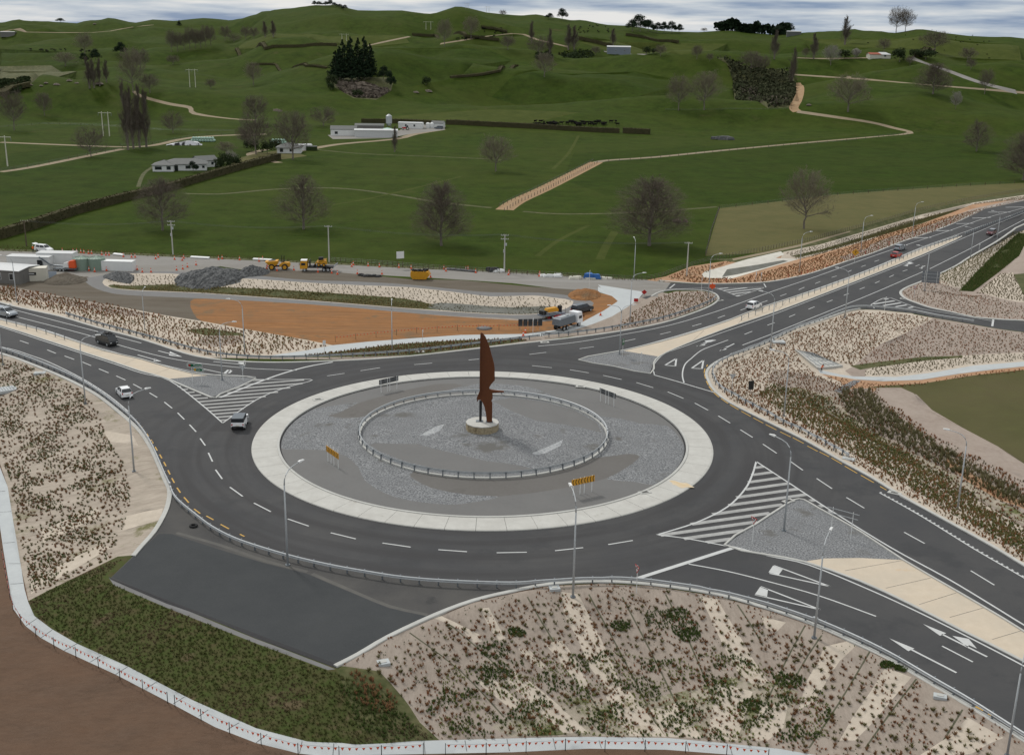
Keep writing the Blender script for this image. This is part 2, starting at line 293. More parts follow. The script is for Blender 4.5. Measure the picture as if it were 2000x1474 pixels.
class MB:
    def __init__(s): s.v=[]; s.f=[]
    def add(s,v,f):
        n=len(s.v); s.v+=[tuple(p) for p in v]; s.f+=[tuple(i+n for i in q) for q in f]; return s
    def box(s,c,d,rz=0,taper=1.,bev=0):
        x,y,z=d[0]/2,d[1]/2,d[2]/2; cr,sr=math.cos(rz),math.sin(rz); V=[]
        for k,zz in ((1,-z),(taper,z)):
            for a,b in ((-x,-y),(x,-y),(x,y),(-x,y)):
                a*=k; b*=k; V.append((c[0]+a*cr-b*sr,c[1]+a*sr+b*cr,c[2]+zz))
        return s.add(V,[(3,2,1,0),(4,5,6,7),(0,1,5,4),(1,2,6,5),(2,3,7,6),(3,0,4,7)])
    def tube(s,pts,r,n=6,cap=True):
        P=[np.array(p,float) for p in pts]; rs=r if hasattr(r,'__len__') else [r]*len(P); V=[]; Fc=[]
        for i,p in enumerate(P):
            t=P[min(i+1,len(P)-1)]-P[max(i-1,0)]; t/=np.linalg.norm(t)+1e-9
            a=np.array([0,0,1.]) if abs(t[2])<.9 else np.array([1.,0,0])
            u=np.cross(t,a); u/=np.linalg.norm(u); w=np.cross(t,u)
            for k in range(n):
                q=2*math.pi*k/n; V.append(p+(u*math.cos(q)+w*math.sin(q))*rs[i])
        for i in range(len(P)-1):
            for k in range(n):
                a=i*n+k; b=i*n+(k+1)%n; Fc.append((a,b,b+n,a+n))
        if cap: Fc.append(tuple(range(n))[::-1]); Fc.append(tuple(range((len(P)-1)*n,len(P)*n)))
        return s.add(V,Fc)
    def cyl(s,p0,p1,r0,r1=None,n=12): return s.tube([p0,p1],[r0,r0 if r1 is None else r1],n)
    def prism(s,poly,z0,z1):
        n=len(poly); a=sum(poly[i][0]*poly[(i+1)%n][1]-poly[(i+1)%n][0]*poly[i][1] for i in range(n))
        if a<0: poly=poly[::-1]
        return s.add([(x,y,z0) for x,y in poly]+[(x,y,z1) for x,y in poly],[tuple(range(n))[::-1],tuple(range(n,2*n))]+[(i,(i+1)%n,n+(i+1)%n,n+i) for i in range(n)])
    def side(s,poly,w0,w1=None,zr=None,y0=0):
        "profile in x,z extruded along y; half width goes w0 (low z) -> w1 (high z)"
        n=len(poly); w1=w0 if w1 is None else w1; zs=[p[1] for p in poly]; a,b=min(zs),max(zs)
        w=lambda z:w0+(w1-w0)*(z-a)/(b-a+1e-9)
        ar=sum(poly[i][0]*poly[(i+1)%n][1]-poly[(i+1)%n][0]*poly[i][1] for i in range(n))
        if ar<0: poly=poly[::-1]
        V=[(x,y0-w(z),z) for x,z in poly]+[(x,y0+w(z),z) for x,z in poly]
        return s.add(V,[tuple(range(n)),tuple(range(n,2*n))[::-1]]+[(i,n+i,n+(i+1)%n,(i+1)%n) for i in range(n)])
    def build(s,name,m,parent=None,smooth=False,bev=0,kind=None):
        o=mk(name,s.v,s.f,m,parent,smooth,kind)
        if bev:
            bm=bmesh.new(); bm.from_mesh(o.data); bmesh.ops.bevel(bm,geom=[e for e in bm.edges if len(e.link_faces)==2 and e.calc_face_angle(0)>.5],offset=bev,segments=2,affect='EDGES',profile=.6); bm.to_mesh(o.data); bm.free()
        return o
def thing(name,label,cat,loc=(0,0,0),rz=0,group=None):
    o=bpy.data.objects.new(name,None); col.objects.link(o); o.empty_display_size=.5
    o.location=loc; o.rotation_euler=(0,0,rz); o['label']=label; o['category']=cat
    if group: o['group']=group
    return o
def tag(o,label,cat,group=None):
    o['label']=label; o['category']=cat
    if group: o['group']=group
    return o
def dup(o,loc=None,rz=None,label=None,group=None,scale=None,parent=None):
    def cp(x,p):
        c=x.copy(); col.objects.link(c); c.parent=p
        for ch in kids.get(x,[]): cp(ch,c)
        return c
    kids={}
    def walk(x):
        kids[x]=list(x.children)
        for c in kids[x]: walk(c)
    walk(o)
    c=cp(o,parent)
    if loc is not None: c.location=loc
    if rz is not None: c.rotation_euler=(0,0,rz)
    if label: c['label']=label
    if group: c['group']=group
    if scale is not None: c.scale=scale if hasattr(scale,'__len__') else (scale,)*3
    return c
def ribbon(pts,w0,w1):
    "offset polygon of world polyline: left offset w1, right offset w0"
    P=[np.array(p[:2],float) for p in pts]; Lf=[];Rt=[]
    for i,p in enumerate(P):
        t=P[min(i+1,len(P)-1)]-P[max(i-1,0)]; t/=np.linalg.norm(t)+1e-9; n=np.array([-t[1],t[0]])
        Lf.append(p+n*w1); Rt.append(p-n*w0)
    return Lf,Rt
def resample(P,step):
    P=[np.array(p[:2],float) for p in P]; out=[P[0]]; acc=0
    for a,b in zip(P[:-1],P[1:]):
        L=np.linalg.norm(b-a)
        if L<1e-9: continue
        s=step-acc
        while s<=L: out.append(a+(b-a)*s/L); s+=step
        acc=(acc+L)%step if True else 0
    return out
# ------------------------------------------------------------------ regions painted on the one ground sheet
REG=[]   # (object name, material, world polygon)
def reg(name,m,px,smooth=0,closed=True):
    if smooth: px=sm(px,smooth,True)
    REG.append((name,m,G2(px)))
def regw(name,m,poly): REG.append((name,m,[tuple(p) for p in poly]))
def track(name,m,px,w,smooth=3):
    w2=G2(sm(px,smooth)) if smooth else G2(px)
    L_,R_=ribbon(w2,w/2,w/2); REG.append((name,m,[tuple(p) for p in L_]+[tuple(p) for p in R_[::-1]]))
# far paddocks
reg('olive_paddock','pasture_olive',[(700,240),(760,228),(850,220),(960,214),(1050,216),(1130,220),(1060,236),(1040,245),(880,240),(790,236)])
reg('olive_hill_paddock','pasture_olive',[(500,76),(640,72),(790,70),(800,84),(720,92),(640,90),(460,96)])
reg('olive_ridge_paddock','pasture_olive',[(1130,82),(1300,84),(1420,86),(1390,100),(1330,108),(1200,104)])
reg('dark_paddock','pasture_dark',[(720,95),(960,100),(1000,118),(900,150),(800,170),(730,130)])
reg('dark_paddock','pasture_dark',[(1000,150),(1240,140),(1350,160),(1240,190),(1010,205),(960,190)])
reg('dark_paddock','pasture_dark',[(1120,300),(1480,280),(1800,262),(1995,270),(1995,345),(1750,368),(1560,392),(1400,400),(1180,380),(1100,350)])
reg('olive_paddock','pasture_olive',[(1560,76),(1720,78),(1990,90),(1995,118),(1850,112),(1800,98),(1640,92)])
reg('dark_paddock','pasture_dark',[(20,300),(130,286),(300,276),(560,300),(300,372),(0,440),(-60,400)])
reg('dark_paddock','pasture_dark',[(0,96),(150,104),(170,130),(100,140),(0,140)])
reg('dry_paddock','dry_grass',[(1405,407),(1500,396),(1620,381),(1750,371),(1900,362),(2050,355),(2200,350),(2200,345),(2100,362),(2000,377),(1900,390),(1800,411),(1640,456),(1560,480),(1480,494),(1378,500)])
reg('gully_scrub_floor','weedy',[(1398,112),(1420,125),(1432,160),(1434,195),(1500,212),(1545,210),(1556,180),(1548,140),(1500,134),(1460,132),(1425,116)])
reg('wet_hollow','weedy',[(0,130),(100,128),(150,140),(60,165),(0,190)])
reg('knoll_scrub','weedy',[(638,150),(770,152),(764,178),(735,195),(690,192),(655,172)])
# tracks on the farm
for m,w,p in [('farm_track',4.5,[(0,278),(120,283),(235,287),(300,284),(380,268),(520,262)]),('farm_track',4,[(0,336),(60,327),(160,307),(240,291)]),('farm_track',3,[(262,178),(275,188),(330,203),(370,210),(380,222),(450,232),(500,235)]),('farm_track',3.5,[(1552,146),(1640,152),(1700,156),(1800,165),(1900,173),(1985,180),(2080,190)]),('yard_gravel',7,[(1778,114),(1850,138),(1910,160),(1985,180)]),
 ('farm_track_orange',6,[(1557,162),(1563,174),(1560,192),(1550,210),(1557,218)]),('farm_track',4,[(1557,218),(1640,230),(1700,239),(1745,250),(1778,260),(1700,268),(1560,280),(1400,295),(1280,307),(1190,313),(1165,317)]),('farm_track_orange',6,[(1165,317),(1120,340),(1060,370),(1010,393),(985,410)]),
 ('farm_track',4,[(860,86),(1000,66),(1050,78),(1110,92)]),('farm_track',4,[(715,90),(760,80),(800,72)]),('farm_track',5,[(520,303),(590,294),(660,282),(770,272),(810,262),(865,253)]),('farm_track',4,[(545,318),(500,308),(490,300),(520,292)]),('weedy',2.2,[(360,378),(430,379),(520,371),(600,367),(680,369),(760,379),(850,394),(960,406)]),('weedy',2.,[(1022,413),(1100,418),(1250,415),(1400,404)]),('pasture_olive',1.2,[(1176,506),(1188,480),(1205,452)]),('pasture_olive',1.2,[(1168,506),(1180,480),(1197,452)]),('pasture_olive',1.5,[(650,400),(720,388),(800,370),(900,345)]),('weedy',1.8,[(600,290),(700,300),(850,306),(980,312)]),('pasture_dark',3,[(0,385),(60,383),(170,382),(260,384)]),('pasture_olive',1.5,[(1050,500),(1090,470),(1150,440)]),('pasture_olive',1.6,[(1130,265),(1110,300),(1080,330)]),('weedy',1.5,[(300,325),(280,340),(270,365)]),('farm_track',3,[(0,62),(180,64),(260,53),(300,49)]),('farm_track',3,[(1700,113),(1610,115),(1550,113)]),('yard_gravel',5,[(1180,101),(1215,104),(1262,107)]),('farm_track',3,[(985,410),(1050,416),(1110,414)])]:
    if w==3 and p[0]==(985,410) and p[1][0]>985: continue
    track('farm_track' if 'track' in m or 'gravel' in m else 'grass_strip',m,p,w)
reg('farm_yard','yard_gravel',[(640,264),(700,258),(780,255),(800,242),(870,246),(868,254),(800,262),(760,270),(650,272)])
reg('house_garden','dry_grass',[(500,300),(560,292),(600,305),(540,313),(480,322),(440,328),(470,308)])
# works side
reg('works_verge','mulch_taupe',[(-300,500),(-80,556),(400,575),(900,600),(1180,580),(1262,566),(1290,571),(1400,585),(1290,632),(1000,673),(700,703),(400,699),(0,592)])
reg('verge','weedy',[(-80,482),(0,486),(260,494),(520,506),(800,520),(1000,530),(1180,541),(1300,547),(1300,552),(1000,537),(800,527),(500,513),(250,500),(-80,492)])
reg('works_road','yard_gravel',[(-80,486),(0,490),(250,498),(520,510),(800,524),(1000,533),(1180,544),(1285,547),(1285,580),(1200,574),(1100,565),(1000,553),(880,545),(700,535),(560,540),(430,520),(330,540),(215,560),(100,556),(-80,560)])
reg('dark_soil','dark_soil',[(-80,552),(60,548),(170,540),(215,560),(330,575),(400,580),(400,640),(330,620),(260,606),(200,595),(130,583),(60,570),(-80,556)])
reg('dark_soil','dark_soil',[(520,528),(640,530),(800,545),(900,547),(1040,560),(1130,566),(1160,572),(1200,582),(1130,590),(1040,575),(960,574),(800,560),(600,548),(500,543)])
reg('orange_soil','orange_soil',[(372,588),(400,583),(500,588),(600,594),(700,602),(800,611),(900,619),(1000,625),(1060,628),(1100,620),(1140,604),(1160,592),(1130,578),(1150,570),(1185,575),(1205,583),(1200,595),(1175,610),(1135,635),(1085,647),(1025,654),(900,656),(800,663),(700,670),(650,676),(600,664),(550,656),(470,642),(400,630),(378,612)],2)
reg('works_track','track_gravel',[(165,545),(188,540),(215,535),(262,531),(340,530),(440,534),(520,540),(600,547),(700,550),(800,556),(900,566),(960,571),(1040,571),(1085,574),(1130,580),(1158,590),(1150,602),(1110,618),(1060,628),(1000,622),(900,618),(800,611),(700,602),(600,594),(500,588),(400,583),(330,580),(260,577),(215,572),(180,560)],3)
reg('pond_bank','mulch_white',POND_PX,2)
reg('pond_bed','weedy',[(215,556),(260,558),(330,555),(400,560),(500,563),(600,569),(700,576),(790,583),(850,596),(880,606),(800,602),(700,594),(600,586),(500,579),(400,572),(330,569),(260,566),(218,562)],2)
reg('pond_gravel','pond_bed',[(835,598),(860,591),(930,596),(1000,600),(1060,598),(1100,600),(1060,611),(1000,614),(900,609),(850,604)],2)
reg('works_path','path_concrete',[(1168,560),(1195,568),(1258,570),(1240,590),(1215,606),(1195,618),(1160,632),(1120,645),(1060,656),(1000,661),(900,665),(800,671),(740,678),(650,690),(590,696),(520,696),(650,674),(720,667),(800,661),(900,654),(1025,652),(1085,644),(1135,630),(1180,606),(1207,588),(1195,578),(1168,570)])
reg('works_apron','path_concrete',[(1168,556),(1258,570),(1245,586),(1225,600),(1205,612),(1190,610),(1207,588),(1200,576),(1180,568)])
reg('planted_strip','mulch_white',[(-200,520),(0,558),(60,567),(130,581),(200,593),(260,604),(330,617),(400,628),(470,641),(550,655),(600,664),(650,674),(600,684),(520,695),(470,697),(400,698),(360,689),(280,663),(190,639),(120,618),(0,591),(-200,540)])
reg('planted_strip','mulch_taupe',[(-200,510),(0,557),(60,567),(130,581),(200,593),(260,606),(300,615),(250,618),(180,605),(100,590),(0,573),(-200,530)])
reg('planted_strip','weedy',[(400,640),(470,650),(480,656),(440,660),(400,655),(360,645)])
reg('planted_strip','mulch_taupe',[(400,655),(470,655),(475,668),(420,678),(380,672)])
reg('planted_strip','weedy',[(590,694),(650,688),(740,676),(800,670),(900,664),(1015,661),(1030,665),(1000,670),(900,682),(800,693),(700,697),(600,698)])
reg('planted_island','mulch_pink',[(1190,645),(1205,632),(1240,606),(1290,577),(1320,569),(1370,568),(1395,574),(1402,583),(1380,598),(1330,617),(1290,629),(1230,642),(1150,655)],1)
reg('planted_strip','mulch_pink',[(1090,663),(1150,650),(1190,640),(1215,622),(1200,646),(1130,660)])
# verges along the north-east road
reg('orange_verge','mulch_orange',[(1262,547),(1300,540),(1350,520),(1430,508),(1500,492),(1560,480),(1640,457),(1800,413),(1900,392),(2000,378),(2200,350),(2200,370),(2000,392),(1925,408),(1875,432),(1825,452),(1762,473),(1700,497),(1655,511),(1600,530),(1560,541),(1500,551),(1440,554),(1360,554),(1290,550)])
reg('grey_verge','mulch_pink',[(1640,502),(1700,482),(1800,445),(1900,408),(2000,385),(2000,392),(1925,408),(1875,432),(1762,473),(1655,511)])
reg('grass_verge','weedy',[(1380,506),(1440,504),(1500,492),(1560,478),(1640,455),(1800,411),(1900,390),(2000,375),(2200,348),(2200,354),(2000,381),(1900,397),(1800,420),(1640,468),(1560,492),(1490,507),(1440,513)])
reg('farm_track','farm_track',[(1430,505),(1500,491),(1560,478),(1660,451),(1661,453),(1560,482),(1500,495),(1432,509)])
reg('swale_bank','mulch_white',[(1530,492),(1600,478),(1700,449),(1800,419),(1900,396),(2000,381),(2200,355),(2200,362),(2000,387),(1900,404),(1800,430),(1700,468),(1600,496),(1560,506),(1525,505)])
reg('swale_bed','weedy',[(1545,500),(1600,488),(1700,458),(1800,428),(1870,408),(1900,403),(1860,415),(1800,437),(1720,460),(1620,488),(1560,503)])
reg('lime_bank','lime_mat',[(1371,536),(1376,530),(1410,521),(1460,506),(1525,491),(1532,497),(1515,504),(1560,506),(1500,523),(1440,541),(1425,545),(1375,542)])
reg('swale_bed','pond_bed',[(1410,541),(1420,526),(1480,517),(1530,508),(1540,510),(1490,524),(1440,536)])
reg('grey_pad','mulch_pink',[(1690,492),(1770,468),(1800,455),(1790,450),(1740,462),(1700,478)])
# east wedge
regw('east_bank','mulch_pink',LBp)
reg('taupe_wedge','mulch_pink',[(1759,570),(1770,562),(1792,553),(1822,541),(1866,520),(1894,502),(1946,472),(1978,450),(2000,438),(2300,320),(2500,400),(2500,640),(2000,627),(1900,620),(1860,610),(1820,602),(1790,592),(1772,585),(1762,578)])
reg('wedge_bank','mulch_white',[(1822,541),(1866,520),(1894,502),(1946,472),(1978,450),(2000,438),(2200,360),(2200,430),(2000,470),(1960,520),(1900,565),(1860,560),(1830,552)])
reg('wedge_ditch','weedy',[(1990,455),(2010,455),(1990,500),(1940,540),(1900,570),(1872,568),(1905,535),(1950,490)])
reg('wedge_bank','mulch_white',[(1912,570),(1955,535),(1978,532),(1990,560),(2010,590),(1990,590),(1950,582)])
reg('wedge_grass','weedy',[(1980,536),(2040,530),(2040,600),(2000,578)])
reg('east_bank','mulch_white',[(1380,728),(1392,714),(1416,700),(1460,684),(1500,668),(1550,644),(1600,628),(1650,610),(1680,604),(1720,606),(1780,612),(1822,622),(1770,650),(1720,672),(1690,695),(1665,716),(1650,724),(1680,745),(1700,790),(1760,830),(1830,880),(1900,930),(2000,1000),(2200,1150),(2300,1290),(2000,1105),(1925,1060),(1825,1005),(1762,970),(1700,932),(1650,905),(1575,862),(1500,825),(1425,787),(1395,763),(1383,742)])
reg('east_bank','mulch_taupe',[(1600,735),(1660,765),(1720,812),(1800,870),(1900,930),(2000,1000),(2200,1150),(2200,1170),(2000,1030),(1880,960),(1760,890),(1660,830),(1580,780),(1500,745),(1510,720)])
reg('east_bank','mulch_weedy',[(1500,765),(1580,790),(1680,850),(1800,915),(1900,965),(2010,1030),(2010,1010),(1900,940),(1800,880),(1720,835),(1640,780),(1560,755)])
reg('pink_bank','mulch_pink',[(1822,622),(1900,634),(1950,643),(2000,649),(2400,672),(2400,720),(2000,690),(1900,694),(1800,700),(1720,712),(1668,716),(1690,695),(1720,672),(1770,650)])
reg('path_bank','mulch_white',[(1690,724),(1720,712),(1800,700),(1900,693),(2000,688),(2400,700),(2400,730),(2000,706),(1900,714),(1825,727),(1750,736),(1690,735)])
reg('path_bank','weedy',[(1660,714),(1720,706),(1800,697),(1880,694),(1880,698),(1800,705),(1720,716),(1680,722)])
reg('orange_edge','mulch_orange',[(1602,730),(1670,741),(1725,745),(1800,742),(1875,730),(1950,721),(2000,716),(2400,740),(2400,750),(2000,724),(1900,733),(1800,750),(1720,754),(1700,770),(1660,765),(1640,745)])
reg('shrub_swale','mulch_taupe',[(1630,776),(1640,766),(1670,758),(1700,758),(1720,790),(1760,820),(1830,868),(1880,900),(2000,965),(2200,1080),(2200,1110),(2000,1000),(1880,935),(1800,893),(1720,852),(1660,812)])
reg('basin_grass','basin_olive',[(1700,756),(1720,753),(1800,749),(1900,733),(2000,722),(2400,745),(2400,1000),(2100,960),(2000,905),(1950,872),(1880,835),(1820,800),(1790,770)])
reg('pink_track','mulch_pink',[(1712,757),(1760,757),(1785,768),(1800,795),(1880,836),(1950,874),(2000,906),(2200,1010),(2200,1060),(2000,935),(1900,885),(1830,855),(1750,800),(1716,770)])
reg('orange_edge','mulch_orange',[(1850,895),(1900,925),(1960,960),(2010,985),(2010,998),(1950,975),(1890,940),(1845,905)])
reg('east_path','path_concrete',[(1597,721),(1640,731),(1670,735),(1750,736),(1825,727),(1900,714),(2000,706),(2400,716),(2400,728),(2000,715),(1950,720),(1875,729),(1800,741),(1725,744),(1670,740),(1602,729)])
reg('spillway','riprap',[(1668,742),(1682,743),(1665,755),(1645,768),(1630,764),(1648,752)])
# low side, south and west
LOWW=[(120,-60),(-400,-60),(-500,300)]
regw('lower_soil','brown_soil',LAp)
reg('left_bank','mat_left',[(-300,600),(0,690),(50,707),(112,732),(160,755),(200,779),(250,820),(275,845),(295,876),(310,908),(322,937),(333,960),(328,985),(318,1010),(300,1040),(262,1085),(230,1086),(56,1173),(42,1112),(25,1012),(15,950),(0,905),(-40,850),(-120,760),(-300,690)])
reg('grass_slope','long_grass',[(262,1085),(216,1128),(325,1174),(425,1214),(500,1244),(600,1283),(660,1300),(690,1330),(760,1360),(800,1400),(845,1446),(700,1454),(600,1448),(500,1422),(375,1367),(250,1302),(150,1256),(100,1228),(67,1203),(55,1173),(160,1122),(230,1086)])
reg('rubble_edge','track_gravel',[(213,1128),(325,1176),(425,1217),(500,1247),(655,1306),(640,1308),(500,1256),(425,1226),(325,1186),(222,1142)])
reg('dark_slope','weedy',[(655,1303),(700,1290),(735,1305),(765,1330),(790,1350),(800,1380),(860,1444),(760,1451),(700,1420),(680,1360)])
BANK=[(665,1300),(700,1280),(760,1246),(850,1204),(925,1176),(1000,1158),(1075,1144),(1175,1139),(1275,1145),(1400,1164),(1500,1192),(1592,1224),(1670,1258),(1742,1294),(1820,1340),(1892,1382),(2000,1450),(2040,1478),(1700,1500),(1595,1476),(1520,1461),(1400,1449),(1300,1440),(1150,1438),(1000,1441),(860,1446),(820,1410),(790,1365),(760,1330),(740,1310)]
reg('south_bank','mulch_taupe',BANK)
reg('south_bank','mulch_weedy',[(1020,1380),(1120,1360),(1230,1370),(1330,1350),(1420,1320),(1500,1330),(1560,1350),(1540,1420),(1440,1445),(1300,1438),(1150,1436),(1000,1438),(960,1420)],1)
for l_ in [[(800,1235),(900,1310),(985,1400)],[(870,1212),(960,1290),(1060,1400)],[(1030,1165),(1080,1250),(1180,1400)],[(1150,1160),(1220,1290),(1290,1430)],[(1215,1165),(1270,1270),(1350,1430)],[(1300,1160),(1345,1250),(1400,1380)],[(1440,1180),(1470,1225),(1490,1260)],[(1572,1222),(1530,1300),(1470,1430)],[(1605,1240),(1560,1310),(1500,1440)],[(1700,1270),(1640,1370),(1580,1460)],[(1790,1325),(1740,1390),(1690,1460)],[(1880,1385),(1840,1450)]]: track('mat_seam','mat_seam',l_,.16)
for p in [[(1270,1385),(1330,1370),(1370,1440),(1300,1438)],[(1400,1330),(1470,1350),(1440,1445),(1380,1445)],[(930,1330),(965,1325),(1020,1375),(1000,1385)],[(840,1204),(862,1202),(940,1240),(942,1252),(925,1254),(905,1232)],[(936,1188),(955,1186),(975,1225),(988,1245),(975,1250),(960,1232)],[(1095,1155),(1130,1160),(1160,1220),(1190,1280),(1215,1345),(1230,1390),(1195,1360),(1170,1325),(1150,1300),(1130,1250),(1102,1200)],[(1063,1255),(1100,1250),(1125,1290),(1150,1340),(1135,1345),(1105,1305)],[(1012,1265),(1035,1270),(1065,1298),(1058,1305),(1030,1290)],[(980,1320),(1010,1310),(1060,1350),(1100,1385),(1150,1430),(1100,1430),(1050,1385)],[(1365,1160),(1400,1168),(1425,1210),(1450,1250),(1470,1285),(1500,1330),(1480,1345),(1440,1310),(1410,1255),(1385,1200)],[(1487,1203),(1535,1215),(1515,1235),(1495,1225)],[(1610,1262),(1655,1250),(1675,1258),(1640,1290),(1620,1320),(1590,1370),(1560,1385),(1575,1330),(1600,1285)],[(1730,1302),(1780,1322),(1760,1345),(1730,1380),(1700,1415),(1670,1445),(1640,1445),(1665,1400),(1700,1350)],[(1890,1400),(1960,1440),(1930,1452),(1900,1470),(1860,1478),(1790,1478),(1850,1440)],[(1490,1380),(1540,1370),(1530,1420),(1500,1445),(1460,1445),(1470,1410)],[(1180,1350),(1230,1350),(1270,1400),(1300,1438),(1230,1436),(1200,1400)]]:
    reg('mulch_patch','mulch_white',p)
for p in [[(245,1008),(318,992),(314,1015),(240,1035)],[(200,840),(260,850),(270,870),(215,862)],[(80,1035),(190,990),(200,1005),(85,1060)],[(60,1130),(200,1060),(215,1070),(60,1160)]]:
    reg('mulch_patch','mulch_white',p)
reg('lower_path','path_concrete',[(-120,820),(-40,860),(0,912),(15,950),(25,1012),(42,1112),(48,1150),(55,1175),(67,1202),(100,1227),(150,1256),(250,1301),(375,1366),(500,1421),(600,1447),(700,1453),(850,1445),(1000,1441),(1150,1438),(1300,1440),(1400,1449),(1520,1461),(1595,1474),(1700,1492),(1900,1530),(1900,1560),(1650,1512),(1540,1490),(1430,1473),(1300,1463),(1150,1461),(1000,1468),(850,1471),(700,1474),(650,1478),(580,1470),(500,1450),(420,1419),(340,1376),(225,1316),(125,1270),(80,1245),(50,1222),(25,1187),(15,1125),(6,1070),(-2,1015),(-12,950),(-60,900),(-150,860)])
# road network (all on the level plateau)
ROAD=[(-300,500),(0,591),(60,606),(120,618),(190,639),(280,663),(360,689),(400,698),(450,704),(520,707),(600,706),(700,702),(800,695),(900,684),(1000,672),(1100,661),(1200,648),(1290,631),(1350,612),(1385,598),(1400,588),(1403,582),(1395,573),(1370,567),(1320,567),(1290,571),(1262,584),(1250,580),(1262,566),(1285,550),(1360,555),(1440,555),(1500,552),(1560,541),(1600,530),(1655,511),(1700,497),(1762,473),(1825,452),(1875,432),(1925,408),(2000,392),(2300,330),(2300,325),(2300,380),(2000,438),(1978,450),(1946,472),(1894,502),(1866,520),(1822,541),(1792,553),(1770,562),(1759,570),(1762,578),(1772,585),(1790,592),(1820,602),(1860,610),(1900,620),(1940,624),(2000,627),(2400,640),(2400,672),(2000,648),(1950,642),(1900,633),(1830,621),(1780,611),(1720,605),(1680,603),(1650,609),(1600,627),(1550,643),(1500,667),(1460,683),(1416,699),(1390,714),(1380,728),(1383,742),(1395,762),(1425,786),(1500,824),(1575,861),(1650,904),(1700,931),(1762,969),(1825,1004),(1925,1059),(2000,1104),(2300,1289),(2500,1800),(2080,1500),(2000,1447),(1892,1380),(1820,1338),(1742,1292),(1670,1256),(1592,1222),(1500,1190),(1400,1162),(1275,1143),(1175,1137),(1075,1142),(1000,1156),(925,1174),(850,1202),(760,1244),(700,1279),(655,1302),(500,1244),(425,1214),(325,1174),(216,1128),(257,1088),(300,1040),(318,1010),(328,985),(333,960),(322,937),(310,908),(295,876),(275,845),(250,820),(200,779),(160,755),(112,732),(50,707),(0,690),(-300,600)]
REG.append(('road','asphalt',[W0(*p) for p in ROAD]))
reg('works_road','yard_gravel',[(1262,566),(1285,548),(1310,552),(1296,571),(1250,582)])
STUB=[(335,965),(350,980),(387,1006),(425,1034),(475,1058),(562,1086),(640,1106),(715,1120),(787,1131),(875,1138),(1000,1146),(1060,1142),(1000,1156),(925,1174),(850,1202),(760,1244),(700,1279),(655,1302),(500,1244),(425,1214),(325,1174),(216,1128),(257,1088),(300,1040),(318,1010),(328,985)]
REG.append(('road_stub','asphalt_old',[W0(*p) for p in STUB]))
REG.append(('road_stub','chipseal',[W0(*p) for p in [(335,1042),(350,1047),(420,1070),(520,1100),(600,1120),(670,1150),(760,1187),(845,1203),(760,1243),(700,1278),(655,1300),(500,1242),(425,1212),(325,1172),(218,1127),(257,1090),(310,1042)]]))
REG.append(('stub_edge','asphalt_edge',[W0(*p) for p in [(212,1126),(325,1170),(425,1209),(500,1237),(655,1295),(660,1302),(655,1303),(500,1246),(425,1216),(325,1177),(216,1131)]]))
for l_ in ([(345,1040),(430,1064),(520,1095),(600,1116)],[(610,1120),(680,1150),(760,1183),(835,1200)]): track('dust_streak','asphalt_dust',l_,.5)
def circ(r,n=96): return [(CX+r*math.cos(2*math.pi*i/n),CY+r*math.sin(2*math.pi*i/n)) for i in range(n)]
regw('island','island_grey',circ(28.6))
reg('island_gravel','riprap',[(550,875),(549,850),(565,825),(595,804),(640,794),(700,785),(665,805),(650,815),(700,815),(760,790),(800,830),(760,860),(860,905),(800,925),(820,942),(875,960),(975,969),(925,980),(875,985),(800,977),(750,962),(712,937),(700,912),(675,890),(635,879),(575,877)],2)
reg('island_gravel','riprap',[(1120,790),(1172,812),(1212,817),(1250,827),(1302,831),(1325,852),(1338,875),(1336,895),(1310,930),(1282,947),(1237,940),(1185,935),(1220,915),(1245,897),(1246,889),(1225,887),(1160,895),(1100,880)],2)
reg('island_gravel','riprap',[(880,762),(910,755),(937,749),(1000,751),(1050,760),(1100,782),(1160,807),(1172,830),(1107,800),(1000,780)],2)
reg('island_slab','island_brown',[(812,915),(820,942),(875,960),(975,969),(1100,953),(1180,935),(1220,915),(1246,896),(1246,889),(1225,886),(1160,894),(1000,900)],2)
reg('island_slab','island_brown',[(640,812),(665,805),(700,787),(760,770),(850,750),(905,752),(860,765),(760,800),(700,815)],2)
regw('ring_gravel','riprap',circ(17.2,72))
reg('ring_slab','island_grey',[(722,868),(732,865),(812,867),(875,882),(950,900),(1000,906),(1045,916),(1000,926),(930,928),(860,918),(790,900),(740,880)],1)
reg('ring_slab','island_grey',[(962,783),(1000,776),(1060,784),(1120,800),(1165,825),(1175,845),(1125,832),(1050,822),(1000,803)],1)
reg('ring_pale_gravel','riprap_pale',[(820,850),(850,833),(868,828),(860,840),(835,851)],1)
reg('ring_pale_gravel','riprap_pale',[(1038,885),(1070,872),(1100,858),(1095,870),(1065,885),(1045,888)],1)
